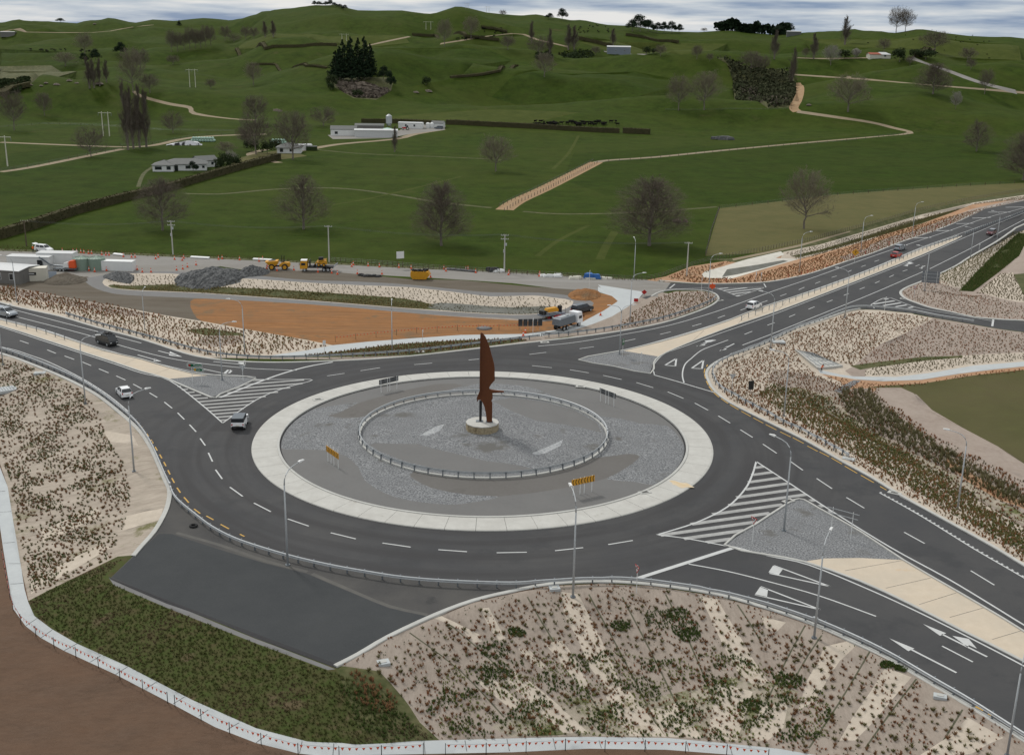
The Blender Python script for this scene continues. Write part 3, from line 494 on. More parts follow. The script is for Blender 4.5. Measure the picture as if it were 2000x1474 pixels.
for nm,m,p in [('median','cream_concrete',[(-300,540),(0,625),(80,645),(140,665),(200,685),(275,702),(325,717),(375,730),(405,733),(327,740),(275,725),(225,708),(160,687),(80,661),(0,636),(-300,560)]),
 ('splitter_gravel','riprap',[(327,740),(405,733),(450,735),(500,739),(430,770),(412,775)]),
 ('splitter_gravel','riprap',[(1415,1063),(1535,985),(1552,976),(1570,976),(1600,993),(1680,1037),(1765,1093),(1680,1089),(1610,1090),(1570,1096),(1500,1083)]),
 ('median','cream_concrete',[(1570,1096),(1610,1090),(1680,1089),(1765,1093),(1870,1155),(1960,1207),(2000,1232),(2300,1410),(2300,1480),(2000,1292),(1880,1231),(1780,1180),(1680,1134)]),
 ('splitter_gravel','riprap',[(1130,702),(1180,691),(1218,685),(1286,696),(1276,708),(1268,730),(1200,716)]),
 ('median','cream_concrete',[(1218,685),(1290,668),(1340,654),(1420,628),(1480,604),(1600,565),(1700,528),(1800,486),(1874,462),(1880,462),(1868,468),(1800,498),(1700,538),(1600,577),(1512,610),(1440,634),(1380,656),(1320,680),(1286,696)])]:
    REG.append((nm,m,[W0(*q) for q in p]))
# ------------------------------------------------------------------ the ground sheet: one constrained triangulation
def ground():
    pts=[]
    azs=np.concatenate([np.arange(-80,-29,3.),np.arange(-29,29.01,.3),np.arange(32,81,3.)])
    Ds=[8,20,35,50,62]; D=70
    while D<430: Ds.append(D); D+=max(.75,9*D*D/(H*F))
    while D<2400: Ds.append(D); D+=15 if D<1400 else 24
    Ds+=[2450,2600,2800,3200,4200,7000,14000]
    for k,D in enumerate(Ds):
        for a in azs:
            aa=R(a+(.15 if k%2 else 0)); pts.append((D*math.sin(aa),D*math.cos(aa)))
    pts=np.array(pts)
    ang=np.linspace(-170,170,18)
    edges=[]; V=[tuple(p) for p in pts]
    for name,m,poly in REG:
        base=len(V); n=len(poly)
        # densify long edges near
        for i in range(n):
            V.append(poly[i]); edges.append((base+i,base+(i+1)%n))
    vs=[Vector(p) for p in V]
    out=delaunay_2d_cdt(vs,edges,[],0,1e-4)
    v=np.array([tuple(p) for p in out[0]]); f=np.array([tuple(t) for t in out[2]],int)
    z=np.zeros(len(v)); 
    for i in range(0,len(v),4000): z[i:i+4000]=hz(v[i:i+4000,0],v[i:i+4000,1])
    c=v[f].mean(1)
    lab=np.full(len(f),-1)
    for k,(name,m,poly) in enumerate(REG):
        P=np.array(poly); bb=(c[:,0]>P[:,0].min())&(c[:,0]<P[:,0].max())&(c[:,1]>P[:,1].min())&(c[:,1]<P[:,1].max())
        idx=np.where(bb)[0]
        if len(idx)==0: continue
        ins=inpoly(c[idx,0],c[idx,1],poly); lab[idx[ins]]=k
    a=(v[f[:,1]]-v[f[:,0]]); b=(v[f[:,2]]-v[f[:,0]])
    cr=a[:,0]*b[:,1]-a[:,1]*b[:,0]; f[cr<0]=f[cr<0][:,::-1]; f=f[np.abs(cr)>1e-7*0+1e-9]; lab=lab[np.abs(cr)>1e-9]
    groups={}
    for k in range(-1,len(REG)):
        key=('ground','pasture') if k<0 else REG[k][:2]
        groups.setdefault(key,[]).append(f[lab==k])
    vz=np.column_stack([v,z])
    for (name,m),fl in groups.items():
        ff=np.concatenate(fl)
        if len(ff)==0: continue
        u,inv=np.unique(ff,return_inverse=True)
        mk(name,vz[u],inv.reshape(-1,3),m,smooth=True,kind='structure')
    return len(v),len(f)
import time; _t=time.time(); print('ground',ground(),round(time.time()-_t,1))
# ------------------------------------------------------------------ world and sun
w=bpy.data.worlds.new('World'); sc.world=w; w.use_nodes=True; nt=w.node_tree; N=nt.nodes; Lk=nt.links
bg=N['Background']; bg.inputs['Strength'].default_value=.1
SE,SA=R(46),R(-38)   # sun high behind the camera's left shoulder
sky=N.new('ShaderNodeTexSky'); sky.sky_type='NISHITA'; sky.sun_disc=False; sky.sun_elevation=SE; sky.sun_rotation=SA
tc=N.new('ShaderNodeTexCoord'); sx=N.new('ShaderNodeSeparateXYZ'); Lk.new(tc.outputs['Generated'],sx.inputs[0])
mp=N.new('ShaderNodeMapping'); mp.inputs['Scale'].default_value=(3,3,34); Lk.new(tc.outputs['Generated'],mp.inputs['Vector'])
ns=N.new('ShaderNodeTexNoise'); ns.inputs['Scale'].default_value=1.6; ns.inputs['Detail'].default_value=7; ns.inputs['Roughness'].default_value=.55; Lk.new(mp.outputs[0],ns.inputs['Vector'])
cr=N.new('ShaderNodeValToRGB'); e=cr.color_ramp.elements
e[0].position=.40; e[0].color=(2.3,3.1,4.5,1); e[1].position=.60; e[1].color=(7.9,7.9,7.8,1)
el=cr.color_ramp.elements.new(.5); el.color=(5.0,5.6,6.3,1)
Lk.new(ns.outputs['Fac'],cr.inputs[0])
# heavier cloud is brighter overhead than at the horizon
mr=N.new('ShaderNodeMapRange'); mr.inputs['From Min'].default_value=.03; mr.inputs['From Max'].default_value=.9; mr.inputs['To Min'].default_value=1.; mr.inputs['To Max'].default_value=1.5; Lk.new(sx.outputs['Z'],mr.inputs['Value'])
ov=N.new('ShaderNodeMapRange'); ov.inputs['From Min'].default_value=.06; ov.inputs['From Max'].default_value=.35; Lk.new(sx.outputs['Z'],ov.inputs['Value'])
om=N.new('ShaderNodeMix'); om.data_type='RGBA'; Lk.new(ov.outputs[0],om.inputs['Factor']); Lk.new(cr.outputs[0],om.inputs[6]); om.inputs[7].default_value=(5.85,5.95,5.95,1)
vm=N.new('ShaderNodeVectorMath'); vm.operation='SCALE'; Lk.new(om.outputs[2],vm.inputs[0]); Lk.new(mr.outputs[0],vm.inputs['Scale'])
mx=N.new('ShaderNodeMix'); mx.data_type='RGBA'; mx.inputs['Factor'].default_value=.95; Lk.new(sky.outputs[0],mx.inputs[6]); Lk.new(vm.outputs[0],mx.inputs[7])
Lk.new(mx.outputs[2],bg.inputs['Color'])
sd=bpy.data.lights.new('sun','SUN'); sd.energy=1.9; sd.angle=R(8); sd.color=(1,.965,.91); so=bpy.data.objects.new('sun',sd); col.objects.link(so)
dv=Vector((math.sin(SA)*math.cos(SE),math.cos(SA)*math.cos(SE),math.sin(SE))); so.rotation_euler=dv.to_track_quat('Z','Y').to_euler(); so.location=(0,0,200)
sc.view_settings.view_transform='Standard'; sc.view_settings.look='None'; sc.view_settings.exposure=0; sc.view_settings.gamma=1
def proj(P):
    d=np.array(P,float)-np.array([0,0,H]); z=d@FW; return 1000+F*(d@RT)/z,737-F*(d@UP)/z
# ------------------------------------------------------------------ painted markings (thin sheets on the level road)
MK={'paint':MB(),'paint_worn':MB(),'paint_yellow':MB()}
ZM=.012
def wline(P,w,m='paint',z=ZM):
    L_,R_=ribbon(P,w/2,w/2); b=MK[m]; V=[(*p,z) for p in L_]+[(*p,z) for p in R_]; n=len(L_)
    b.add(V,[(n+i,n+i+1,i+1,i) for i in range(n-1)])
def line(px,w=.2,m='paint',z=ZM,s=4):
    if len(px)>2: px=sm(px,s)
    wline([W0(*p) for p in px],w,m,z)
def poly(px,m='paint',z=ZM):
    P=[W0(*p) for p in px]; a=sum(P[i][0]*P[(i+1)%len(P)][1]-P[(i+1)%len(P)][0]*P[i][1] for i in range(len(P)))
    if a<0: P=P[::-1]
    MK[m].add([(*p,z) for p in P],[tuple(range(len(P)))])
DASH=[(39,665,56,671),(92,683,109,690),(126,695,145,702),(161,707,178,714),(193,720,212,728),(227,734,245,742),(260,750,277,759),(292,767,307,776),(321,785,336,797),(347,806,360,819),(370,829,383,843),(391,856,401,870),(407,884,415,901),(421,917,434,935),(449,951,474,969),(496,982,529,999),(562,1013,603,1027),(646,1040,695,1052),(747,1060,802,1068),(856,1073,912,1077),(970,1079,1029,1078),(1084,1075,1139,1069),(1188,1063,1236,1055),
(1039,714,1078,718),(1113,722,1150,728),(1178,733,1214,741),(1243,747,1276,757),(1304,765,1335,778),(1357,787,1383,801),(1403,812,1426,826),(1446,839,1470,854),(1490,867,1517,885),(1544,901,1568,918),(1595,934,1625,954),(1653,971,1688,992),(1766,1039,1806,1061),(1896,1114,1942,1142),
(639,734,673,729),(704,724,742,718),(809,712,844,709),(915,703,936,701),(1034,692,1067,688),(1132,681,1160,677),(1217,667,1241,662),(1289,653,1310,648),(1352,637,1370,632),(1402,621,1416,616),(1446,606,1457,602),(1485,592,1499,587),(1524,578,1536,574),(1560,566,1571,561),(1592,554,1602,550),(1624,542,1634,539),(1656,531,1663,528),(1682,521,1691,518),(1708,511,1717,508),
(1454,653,1469,647),(1499,635,1513,630),(1541,619,1553,614),(1579,604,1591,599),(1615,590,1626,586),(1648,577,1658,573),(1679,565,1689,561),(1709,553,1718,549),(1737,541,1746,537),(1763,530,1772,527),(1788,520,1796,517),(1840,1261,1900,1292)]
for a,b,c,d in DASH: line([(a,b),(c,d)],.19)
for l,w_ in [([(1051,676),(1120,669),(1200,656),(1300,637),(1400,608),(1500,572),(1600,538),(1680,509),(1765,480),(1850,452),(1925,426),(2000,406),(2200,350)],.2),([(1450,674),(1508,652),(1600,615),(1700,575),(1804,530)],.2),([(1816,525),(1900,483),(1960,450),(2000,429),(2150,350)],.2),
 ([(1350,700),(1370,684),(1400,672),(1422,664)],.2),([(1350,700),(1339,710),(1334,722),(1333,735),(1336,747)],.22),([(1277,732),(1320,744),(1360,756),(1405,769)],.26),
 ([(1278,731),(1276,718),(1282,705),(1300,690),(1340,675),(1400,653),(1500,618),(1600,580),(1700,541),(1800,501),(1870,470),(1950,436),(2050,396)],.17),([(1200,688),(1290,665),(1400,632),(1500,596),(1600,562),(1700,525),(1800,483),(1870,458),(2000,412),(2100,378)],.17),
 ([(-40,588),(20,603),(100,624),(200,650),(276,670)],.2),([(-40,600),(30,618),(170,654),(240,676),(315,696),(375,707),(440,715),(500,720),(580,723)],.2),
 ([(-60,668),(15,680),(60,694),(100,709),(162,740),(212,772),(250,803)],.2),([(-60,622),(0,638),(80,664),(160,690),(225,711),(275,728),(331,743),(390,787),(435,826)],.2),([(435,826),(500,781),(555,758),(610,742),(560,741),(500,741)],.2),
 ([(-60,608),(0,622),(80,642),(200,681),(325,714),(405,730),(450,732),(500,736)],.16),
 ([(1283,1044),(1340,1051),(1415,1065),(1440,1069),(1500,1085),(1580,1103),(1700,1152),(1800,1198),(1900,1248),(2000,1300),(2100,1355)],.22),([(1477,901),(1552,950),(1628,1000),(1740,1069),(1850,1129),(1935,1180),(2000,1220),(2150,1310)],.24),([(1477,901),(1470,925),(1455,955),(1420,990),(1360,1020),(1283,1044)],.24),
 ([(1345,1101),(1420,1115),(1500,1135),(1600,1163),(1711,1203)],.2),([(1701,595),(1732,581),(1766,592),(1800,603),(1860,613),(1940,627)],.2),([(1701,595),(1708,602)],.2),
 ([(1396,562),(1420,570),(1440,579)],.16),([(1440,579),(1465,571),(1492,562)],.16),([(1380,562),(1400,563),(1492,561)],.14),([(1308,563),(1318,555)],.3),([(1492,554),(1496,561)],.25),([(1940,624),(1938,637)],.4),([(1275,566),(1380,562)],.12)]: line(l,w_)
line([(430,776),(500,748),(550,730),(600,716),(650,707)],.42); line([(1245,1129),(1433,1069)],.55)
# teeth line on the right
P=[np.array(W0(*p)) for p in sm([(1718,962),(1800,1008),(1900,1070),(2000,1128),(2120,1200)],4)]; wline(P,.2)
for q in resample(P,.75):
    i=min(range(len(P)-1),key=lambda k:np.hypot(*(P[k]-q))); t=P[i+1]-P[i]; t/=np.hypot(*t); n=np.array([t[1],-t[0]]); c=q+(-n if n[1]<0 else n)*.2; wline([c-n*.12,c+n*.12],.25,z=ZM+.004)
def hatch(pl,holes,slope,y0,y1,dy,w,m='paint_worn',xr=None):
    xs=[p[0] for p in pl]; X=np.arange(min(xs),max(xs),1.); xc=(min(xs)+max(xs))/2
    for y in np.arange(y0,y1,dy):
        Y=y+slope*(X-xc); ok=inpoly(X,Y,pl)
        for h in holes: ok&=~inpoly(X,Y,h)
        run=[]
        for i,o in enumerate(list(ok)+[False]):
            if o: run.append(i)
            elif run:
                if len(run)>5: line([(X[run[0]],Y[run[0]]),(X[run[-1]],Y[run[-1]])],w,m,ZM-.004)
                run=[]
SG1=[(322,740),(405,731),(450,733),(502,737),(432,773),(412,779)]
hatch([(331,743),(390,787),(435,826),(500,781),(610,742),(500,740),(412,740)],[SG1],-.08,745,832,6.6,.62)
hatch([(1477,901),(1552,950),(1628,1000),(1740,1069),(1765,1095),(1500,1085),(1415,1064),(1283,1044),(1360,1020),(1420,990),(1455,955),(1470,925)],[[(1408,1066),(1532,983),(1552,972),(1572,972),(1603,990),(1684,1035),(1775,1098),(1600,1110)]],-.14,880,1090,13.2,.75,'paint_worn')
hatch([(1398,562),(1440,579),(1490,562)],[],-.12,555,590,4.4,.5,'paint'); hatch([(1703,595),(1732,582),(1795,603)],[],-.16,575,612,6,.6,'paint')
for a,b,c,d in [(1855,700,2000,697),(1720,738,1895,738),(1595,785,1740,780),(1470,828,1605,825),(1295,885,1440,880),(1140,940,1275,935),(1000,995,1090,995)]: line([(1500+a/4,230+b/4),(1500+c/4,230+d/4)],.55)
# give-way triangles, arrows
for t in ([(1299,713),(1321,700),(1319,715)],[(1351,719),(1374,703),(1371,720)]):
    for i in range(3): line([t[i],t[(i+1)%3]],.3)
for t in ([(1503,1119),(1512,1104),(1622,1145)],[(1475,1161),(1486,1145),(1602,1190)],[(417,706),(478,703),(478,712)],[(390,719),(450,722),(442,730)]):
    line([t[0],t[2]],.22); line([t[1],t[2]],.22)
poly([(1501,1117),(1510,1104),(1529,1111),(1521,1122)]); poly([(1474,1161),(1485,1145),(1500,1150),(1498,1166)]); poly([(464,708),(479,703),(478,714)]); poly([(436,729),(444,722),(454,724),(449,729)])
poly([(1803,1218),(1848,1236),(1836,1241)]); line([(1840,1238),(1928,1282)],.24); poly([(1860,1241),(1892,1247),(1908,1266),(1892,1259),(1890,1264),(1878,1254)])
poly([(1737,1246),(1786,1266),(1774,1271)]); line([(1780,1268),(1868,1313)],.24)
for t in (((1361,676),(1398,664),True),((1406,685),(1434,671),False),((1764,519),(1784,514),True),((1796,524),(1807,519),False)):
    (x0,y0),(x1,y1),b=t; line([(x0,y0),(x1,y1)],.26); dx,dy=x1-x0,y1-y0
    poly([(x0,y0),(x0+dx*.45+2,y0+dy*.45-3.2),(x0+dx*.4+1,y0+dy*.4+3.0)])
    if b: poly([(x0+dx*.55,y0+dy*.5),(x0+dx*.4,y0+dy*.4-6),(x0+dx*.95,y0+dy*.95-1.5)])
line([(309,685),(345,694)],.25); poly([(332,686),(340,690),(356,697),(330,694)]); line([(269,693),(305,703)],.25); poly([(301,700),(316,706),(300,705)])
# pothole stencil marks and yellow dashes
YD=[(254,812),(267,824),(277,836),(287,849),(296,862),(304,876),(313,891),(321,906),(329,922),(337,938),(348,957),(363,976),(384,998),(409,1011),(438,1028),(472,1045)]
for i,(x,y) in enumerate(YD):
    a=YD[max(i-1,0)]; b=YD[min(i+1,len(YD)-1)]; dx,dy=b[0]-a[0],b[1]-a[1]; k=.13; line([(x-dx*k+1,y-dy*k),(x+dx*k+1,y+dy*k)],.17,'paint_yellow')
YR=[(1384,712),(1379,722),(1380,733),(1384,745),(1391,757),(1402,769),(1418,781),(1437,793),(1460,806),(1484,819),(1509,832),(1537,846),(1562,858),(1590,874),(1613,885),(1637,898),(1665,915),(1697,933),(1728,951)]
for i,(x,y) in enumerate(YR):
    a=YR[max(i-1,0)]; b=YR[min(i+1,len(YR)-1)]; dx,dy=b[0]-a[0],b[1]-a[1]; k=.2; line([(x-dx*k-3,y-dy*k+2),(x+dx*k-3,y+dy*k+2)],.16,'paint_yellow')
for x,y in [(1828,1343),(1852,1357),(1905,1383),(1930,1397)]: line([(x,y-4),(x+16,y+4)],.2,'paint_yellow')
for k,b in MK.items(): b.build('lane_marking',k,kind='structure')
# ------------------------------------------------------------------ swept sections: kerbs, apron
def sweep(P,sec,closed=False,zf=None,gap=0):
    P=[np.array(p[:2],float) for p in P]; n=len(P); V=[]; Fc=[]; k=len(sec)
    for i,p in enumerate(P):
        a=P[(i-1)%n] if closed else P[max(i-1,0)]; b=P[(i+1)%n] if closed else P[min(i+1,n-1)]
        t=b-a; t/=np.linalg.norm(t)+1e-9; nn=np.array([-t[1],t[0]]); z0=0 if zf is None else zf(p)
        for o,z in sec: V.append((p[0]+nn[0]*o,p[1]+nn[1]*o,z0+z))
    for i in range(n if closed else n-1):
        j=(i+1)%n
        for q in range(k): Fc.append((i*k+q,j*k+q,j*k+(q+1)%k,i*k+(q+1)%k))
    if not closed: Fc.append(tuple(range(k))[::-1]); Fc.append(tuple(range((n-1)*k,n*k)))
    return V,Fc
zg=lambda p:hz1(p[0],p[1])
def kerb(px,w=.38,h=.13,m='kerb_concrete',s=3,closed=False,terr=False):
    P=[W0(*p) for p in sm(px,s,closed)]
    V,Fc=sweep(P,[(-w/2,-.1),(w/2,-.1),(w/2,h),(-w/2+.06,h),(-w/2,h-.05)],closed); mk('kerb',V,Fc,m,kind='structure')
NK=[(-300,500),(-150,548),(0,591),(60,606),(120,619),(190,640),(280,664),(360,690),(400,699),(450,705),(520,708),(600,707),(700,703),(800,696),(900,685),(1000,673),(1100,662),(1200,649),(1290,632),(1350,613),(1385,599),(1401,588),(1403,581),(1395,573),(1370,567),(1320,566),(1290,570),(1272,579)]
kerb(NK,.45)
kerb([(1288,548),(1360,554),(1440,554),(1500,551),(1560,540),(1600,529),(1655,510),(1700,496),(1762,472),(1825,451),(1875,431),(1925,407),(2000,391),(2150,357)],.5)
kerb([(2150,375),(2000,438),(1978,450),(1946,472),(1894,502),(1866,520),(1822,541),(1792,553),(1770,562),(1759,570),(1762,578),(1772,585),(1790,592),(1820,602),(1860,610),(1900,619),(1940,623),(2000,626),(2300,634)],.55)
kerb([(2250,1260),(2000,1104),(1925,1059),(1825,1004),(1762,969),(1700,931),(1650,904),(1575,861),(1500,824),(1425,786),(1395,762),(1383,742),(1380,728),(1390,714),(1416,699),(1460,683),(1500,667),(1550,643),(1600,627),(1650,609),(1680,603)],.5)
kerb([(-200,630),(0,690),(50,707),(112,732),(160,755),(200,779),(250,820),(275,845),(295,876),(310,908),(322,937),(331,958),(328,985),(318,1010),(300,1040),(275,1068),(260,1086)],.55)
kerb([(655,1301),(700,1278),(760,1243),(850,1201),(925,1173),(1000,1155),(1075,1141),(1175,1136),(1275,1142),(1400,1161),(1500,1189),(1592,1221),(1670,1255),(1742,1291),(1820,1337),(1892,1379),(2000,1446),(2080,1499)],.5)
for c in ([(-200,582),(0,636),(80,661),(160,687),(225,708),(275,725),(327,740),(412,776),(430,770),(500,740),(450,735),(405,732),(375,729),(325,716),(275,701),(200,684),(140,664),(80,644),(0,624),(-200,570)],[(2200,1355),(2000,1233),(1960,1208),(1870,1155),(1765,1094),(1680,1038),(1600,993),(1570,976),(1552,976),(1535,985),(1475,1024),(1415,1064),(1500,1084),(1570,1097),(1680,1135),(1780,1181),(1880,1232),(2000,1292),(2200,1405)],
  [(1878,461),(1868,468),(1800,498),(1700,538),(1600,577),(1512,610),(1440,634),(1380,656),(1320,680),(1288,696),(1277,708),(1270,730),(1200,716),(1130,703),(1180,691),(1220,684),(1290,667),(1340,653),(1420,627),(1480,603),(1600,564),(1700,527),(1800,485),(1872,460)]): kerb(c,.3,.12,s=2)
# mountable apron, cast in bays with open joints
b=MB(); nb=56; RI=28.2
for k in range(nb):
    a0=2*math.pi*(k+.006)/nb; a1=2*math.pi*(k+.994)/nb; V=[]; m_=4
    for j in range(m_+1):
        a=a0+(a1-a0)*j/m_
        for r,z in ((RI,.01),(RI,.19),(RO-.28,.15),(RO-.05,.09),(RO,-.02)): V.append((CX+r*math.cos(a),CY+r*math.sin(a),z))
    Fc=[]
    for j in range(m_):
        for q in range(4): Fc.append((j*5+q,j*5+q+1,(j+1)*5+q+1,(j+1)*5+q))
    Fc=[f[::-1] for f in Fc]; Fc+= [(0,1,2,3,4),tuple(m_*5+q for q in range(5))[::-1]]
    b.add(V,Fc)
b.build('apron','concrete',kind='structure')
V,Fc=sweep(circ(RO-2,160),[(-1.95,.0),(1.95,.0),(1.95,.05),(-1.95,.05)],True); mk('apron_base',V,Fc,'asphalt_edge',kind='structure')
V,Fc=sweep(circ(28.35,160),[(-.16,0),(.16,0),(.16,.27),(-.16,.27)],True); mk('kerb',V,Fc,'kerb_concrete',kind='structure')
V,Fc=sweep(circ(17.35,120),[(-.17,-.1),(.17,-.1),(.17,.16),(-.17,.16)],True,zg); mk('kerb',V,Fc,'kerb_concrete',kind='structure')
st=MB(); x,y=W0(1330,946,.17); dr=math.atan2(y-CY,x-CX); pts=[(0,0)]+[(1.5*math.cos(a)*(1+.28*math.sin(3*a)),.8*math.sin(a)*(1+.25*math.cos(5*a))) for a in np.linspace(0,2*math.pi,31)[:-1]]
V=[]
for u,v in pts:
    X_=x+u*math.cos(dr)-v*math.sin(dr); Y_=y+u*math.sin(dr)+v*math.cos(dr); r_=math.hypot(X_-CX,Y_-CY); V.append((X_,Y_,.19-.04*(r_-28.2)/(RO-.28-28.2)+.006))
st.add(V,[(0,k,k%30+1) for k in range(1,31)]).build('rust_stain','rust_stain',kind='structure')
# paving joints across the cream medians
b=MB()
for (x0,y0,x1,y1) in [(1650,1114,1762,1094),(1730,1148,1818,1128),(1795,1180,1868,1157),(1855,1205,1922,1186),(1938,1248,1998,1230),(30,646,52,640),(100,667,130,662),(170,690,200,686),(240,712,262,702),(300,731,330,720),(1350,668,1375,645),(1440,634,1455,617),(1520,606,1535,589)]:
    P=[W0(x0,y0),W0(x1,y1)]; L_,R_=ribbon(P,.018,.018); b.add([(*p,.016) for p in L_]+[(*p,.016) for p in R_],[(2,3,1,0)])
b.build('paving_joint','rock_dark',kind='structure')
b=MB()
for nm,m,pl in REG:
    if nm=='lower_path':
        N_=len(pl)//2
        for i in range(2,26):
            pass
pj=[((80,1245),(104,1228)),((125,1270),(160,1252)),((50,1222),(75,1205)),((12,1100),(42,1100)),((5,1060),(33,1058)),((18,1140),(48,1138)),((175,1293),(202,1277)),((225,1317),(250,1301)),((282,1346),(306,1331)),((338,1374),(362,1359)),((388,1398),(412,1382)),((444,1424),(468,1410)),((500,1450),(522,1433)),((585,1470),(590,1447)),((650,1477),(652,1451)),((830,1471),(828,1447)),((912,1468),(908,1445)),((995,1466),(990,1442)),((1085,1462),(1080,1441)),((1175,1461),(1168,1439)),((1262,1462),(1255,1440)),((1345,1466),(1340,1444)),((1430,1473),(1425,1452)),((0,1000),(22,998)),((-5,960),(16,958))]
for a,c in pj:
    A=G(*a); C_=G(*c); n=6; P=[(A[0]+(C_[0]-A[0])*t/n,A[1]+(C_[1]-A[1])*t/n) for t in range(n+1)]; L_,R_=ribbon(P,.025,.025)
    b.add([(*p,hz1(*p)+.02) for p in L_]+[(*p,hz1(*p)+.02) for p in R_],[(n+1+i,n+2+i,i+1,i) for i in range(n)])
b.build('paving_joint','rock_dark',kind='structure')
# low concrete edge fascia of the lower path is flush; drains and covers
def drain(px,py,rz,label,l=1.6,wd=.9,z=.0,m='kerb_concrete'):
    x,y,zz=G(px,py); t=thing('drain',label,'drain',(x,y,zz+z),rz)
    MB().box((0,0,.03),(l,wd,.1)).build('surround',m,t,bev=.02)
    g=MB()
    for i in range(7): g.box((-.38+i*.127,0,.095),(.06,.5,.03))
    g.build('grate','black',t)
for a in [(621,782,.5,'square drain grate on the inner edge of the pale apron, left side'),(1134,757,-.2,'square drain grate on the inner edge of the apron near the back chevron board'),(1259,964,.4,'square drain grate at the front right inner edge of the pale apron')]: drain(*a,z=.16)
for a in [(1540,979,.6,'drain at the rounded tip of the front grey gravel splitter island'),(1747,963,-.6,'drain set in the kerb where the yellow dashes end'),(1406,587,.5,'drain in the kerb nose of the pink planted island'),(820,687,.1,'drain in the kerb behind the roundabout, left of the sculpture'),(1064,669,.12,'drain in the kerb near the grey panels, behind the roundabout'),(1765,584,-.5,'drain in the kerb bend of the right side road')]: drain(*a,z=.02)
# ------------------------------------------------------------------ guard rails
RAIL=[(.0,.44),(.075,.49),(.075,.55),(.015,.60),(.015,.64),(.075,.69),(.075,.75),(.0,.80),(-.035,.80),(.035,.735),(.035,.70),(-.03,.65),(-.03,.59),(.035,.545),(.035,.505),(-.035,.44)]
pm=MB(); pm.box((0,0,.36),(.13,.15,.95)); 
_post=None
def guard_rail(P,label,flip=1,closed=False,step=2.,ends=True,terr=True,tall=0.,sec=RAIL):
    global _post
    P=resample(P,1.) if not closed else P
    c=P[len(P)//2]; z0=zg(c) if terr else 0
    t=thing('guard_rail',label,'guard rail',(c[0],c[1],z0))
    Q=[(p[0]-c[0],p[1]-c[1]) for p in P]
    zf=lambda p:(hz1(p[0]+c[0],p[1]+c[1])-z0 if terr else 0)
    V,Fc=sweep(Q,[(o*flip,z) for o,z in sec],closed,zf); mk('rail',V,Fc,'galv',t)
    L=sum(np.hypot(Q[i+1][0]-Q[i][0],Q[i+1][1]-Q[i][1]) for i in range(len(Q)-1)); step=max(step,L/95)
    acc=0; nxt=step/2
    for i in range(len(Q)-1):
        a,b_=np.array(Q[i]),np.array(Q[i+1]); d=np.linalg.norm(b_-a)
        while acc+d>=nxt:
            q=a+(b_-a)*(nxt-acc)/d; tt=(b_-a)/d; n=np.array([-tt[1],tt[0]])*(-.12*flip)
            if _post is None:
                _post=pm.build('post','galv_dark',t); o=_post
            else:
                o=_post.copy(); col.objects.link(o); o.parent=t
            o.location=(q[0]+n[0],q[1]+n[1],zf(q)); o.rotation_euler=(0,0,math.atan2(tt[1],tt[0])); nxt+=step
        acc+=d
    if ends and not closed:
        for q,qq in ((Q[0],Q[1]),(Q[-1],Q[-2])):
            a=math.atan2(qq[1]-q[1],qq[0]-q[0]); MB().box((q[0],q[1],zf(q)+.62),(.5,.2,.46),a).build('end_terminal','galv',t,bev=.04)
    return t
wl=lambda px,s=4:[W0(*p) for p in sm(px,s)]
guard_rail([(p[0],p[1]) for p in circ(17.35,110)]+[circ(17.35,110)[0]],'round galvanised guard rail ringing the gravel and the rust coloured sculpture',1,sec=[(o,z+.1) for o,z in RAIL]+[],step=2.)
guard_rail(wl([(-60,672),(0,686),(50,703),(112,728),(160,751),(200,776),(250,815),(275,842),(295,872),(310,905),(322,933),(334,962),(346,983),(381,1013),(419,1041),(471,1066),(560,1094),(639,1113),(715,1127),(787,1138),(875,1145),(1000,1149),(1060,1145),(1175,1139),(1242,1141),(1325,1151),(1400,1164),(1500,1190),(1592,1221)][11:]),'long guard rail curving in front of the roundabout between the dark stub road and the carriageway',-1)
guard_rail(wl([(-60,669),(0,685),(50,702),(112,727),(160,750),(200,775),(250,815),(275,841),(295,872),(310,905),(322,933),(333,956)]),'guard rail along the left approach road above the striped planted bank',-1)
guard_rail(wl([(1592,1220),(1670,1254),(1742,1290),(1820,1336),(1892,1378),(1970,1428),(2050,1480)]),'guard rail between the front right carriageway and the tussock bank',-1)
guard_rail(wl([(130,617),(200,638),(300,664),(400,691),(480,701),(560,703),(700,697),(800,690),(900,679),(1000,667),(1060,660)]),'guard rail behind the roundabout from the black van to the path',1)
guard_rail(wl([(1062,659),(1130,653),(1200,643),(1290,626),(1350,607),(1385,593),(1398,584)]),'guard rail on the kerb in front of the pink planted island',1)
guard_rail(wl([(1428,700),(1460,686),(1500,670),(1550,646),(1600,628),(1650,608),(1680,603),(1720,605),(1780,611),(1830,621),(1900,632)]),'guard rail along the far side of the right approach, turning into the side road',-1)
guard_rail(wl([(1655,893),(1600,862),(1500,810),(1440,778),(1405,758),(1395,742),(1392,728),(1402,714),(1428,700)]),'guard rail bending round the kerb corner by the yellow dashes',-1)
guard_rail(wl([(1885,459),(1930,441),(2000,415),(2090,380)]),'median guard rail beyond the tip of the cream strip at the upper right',1)
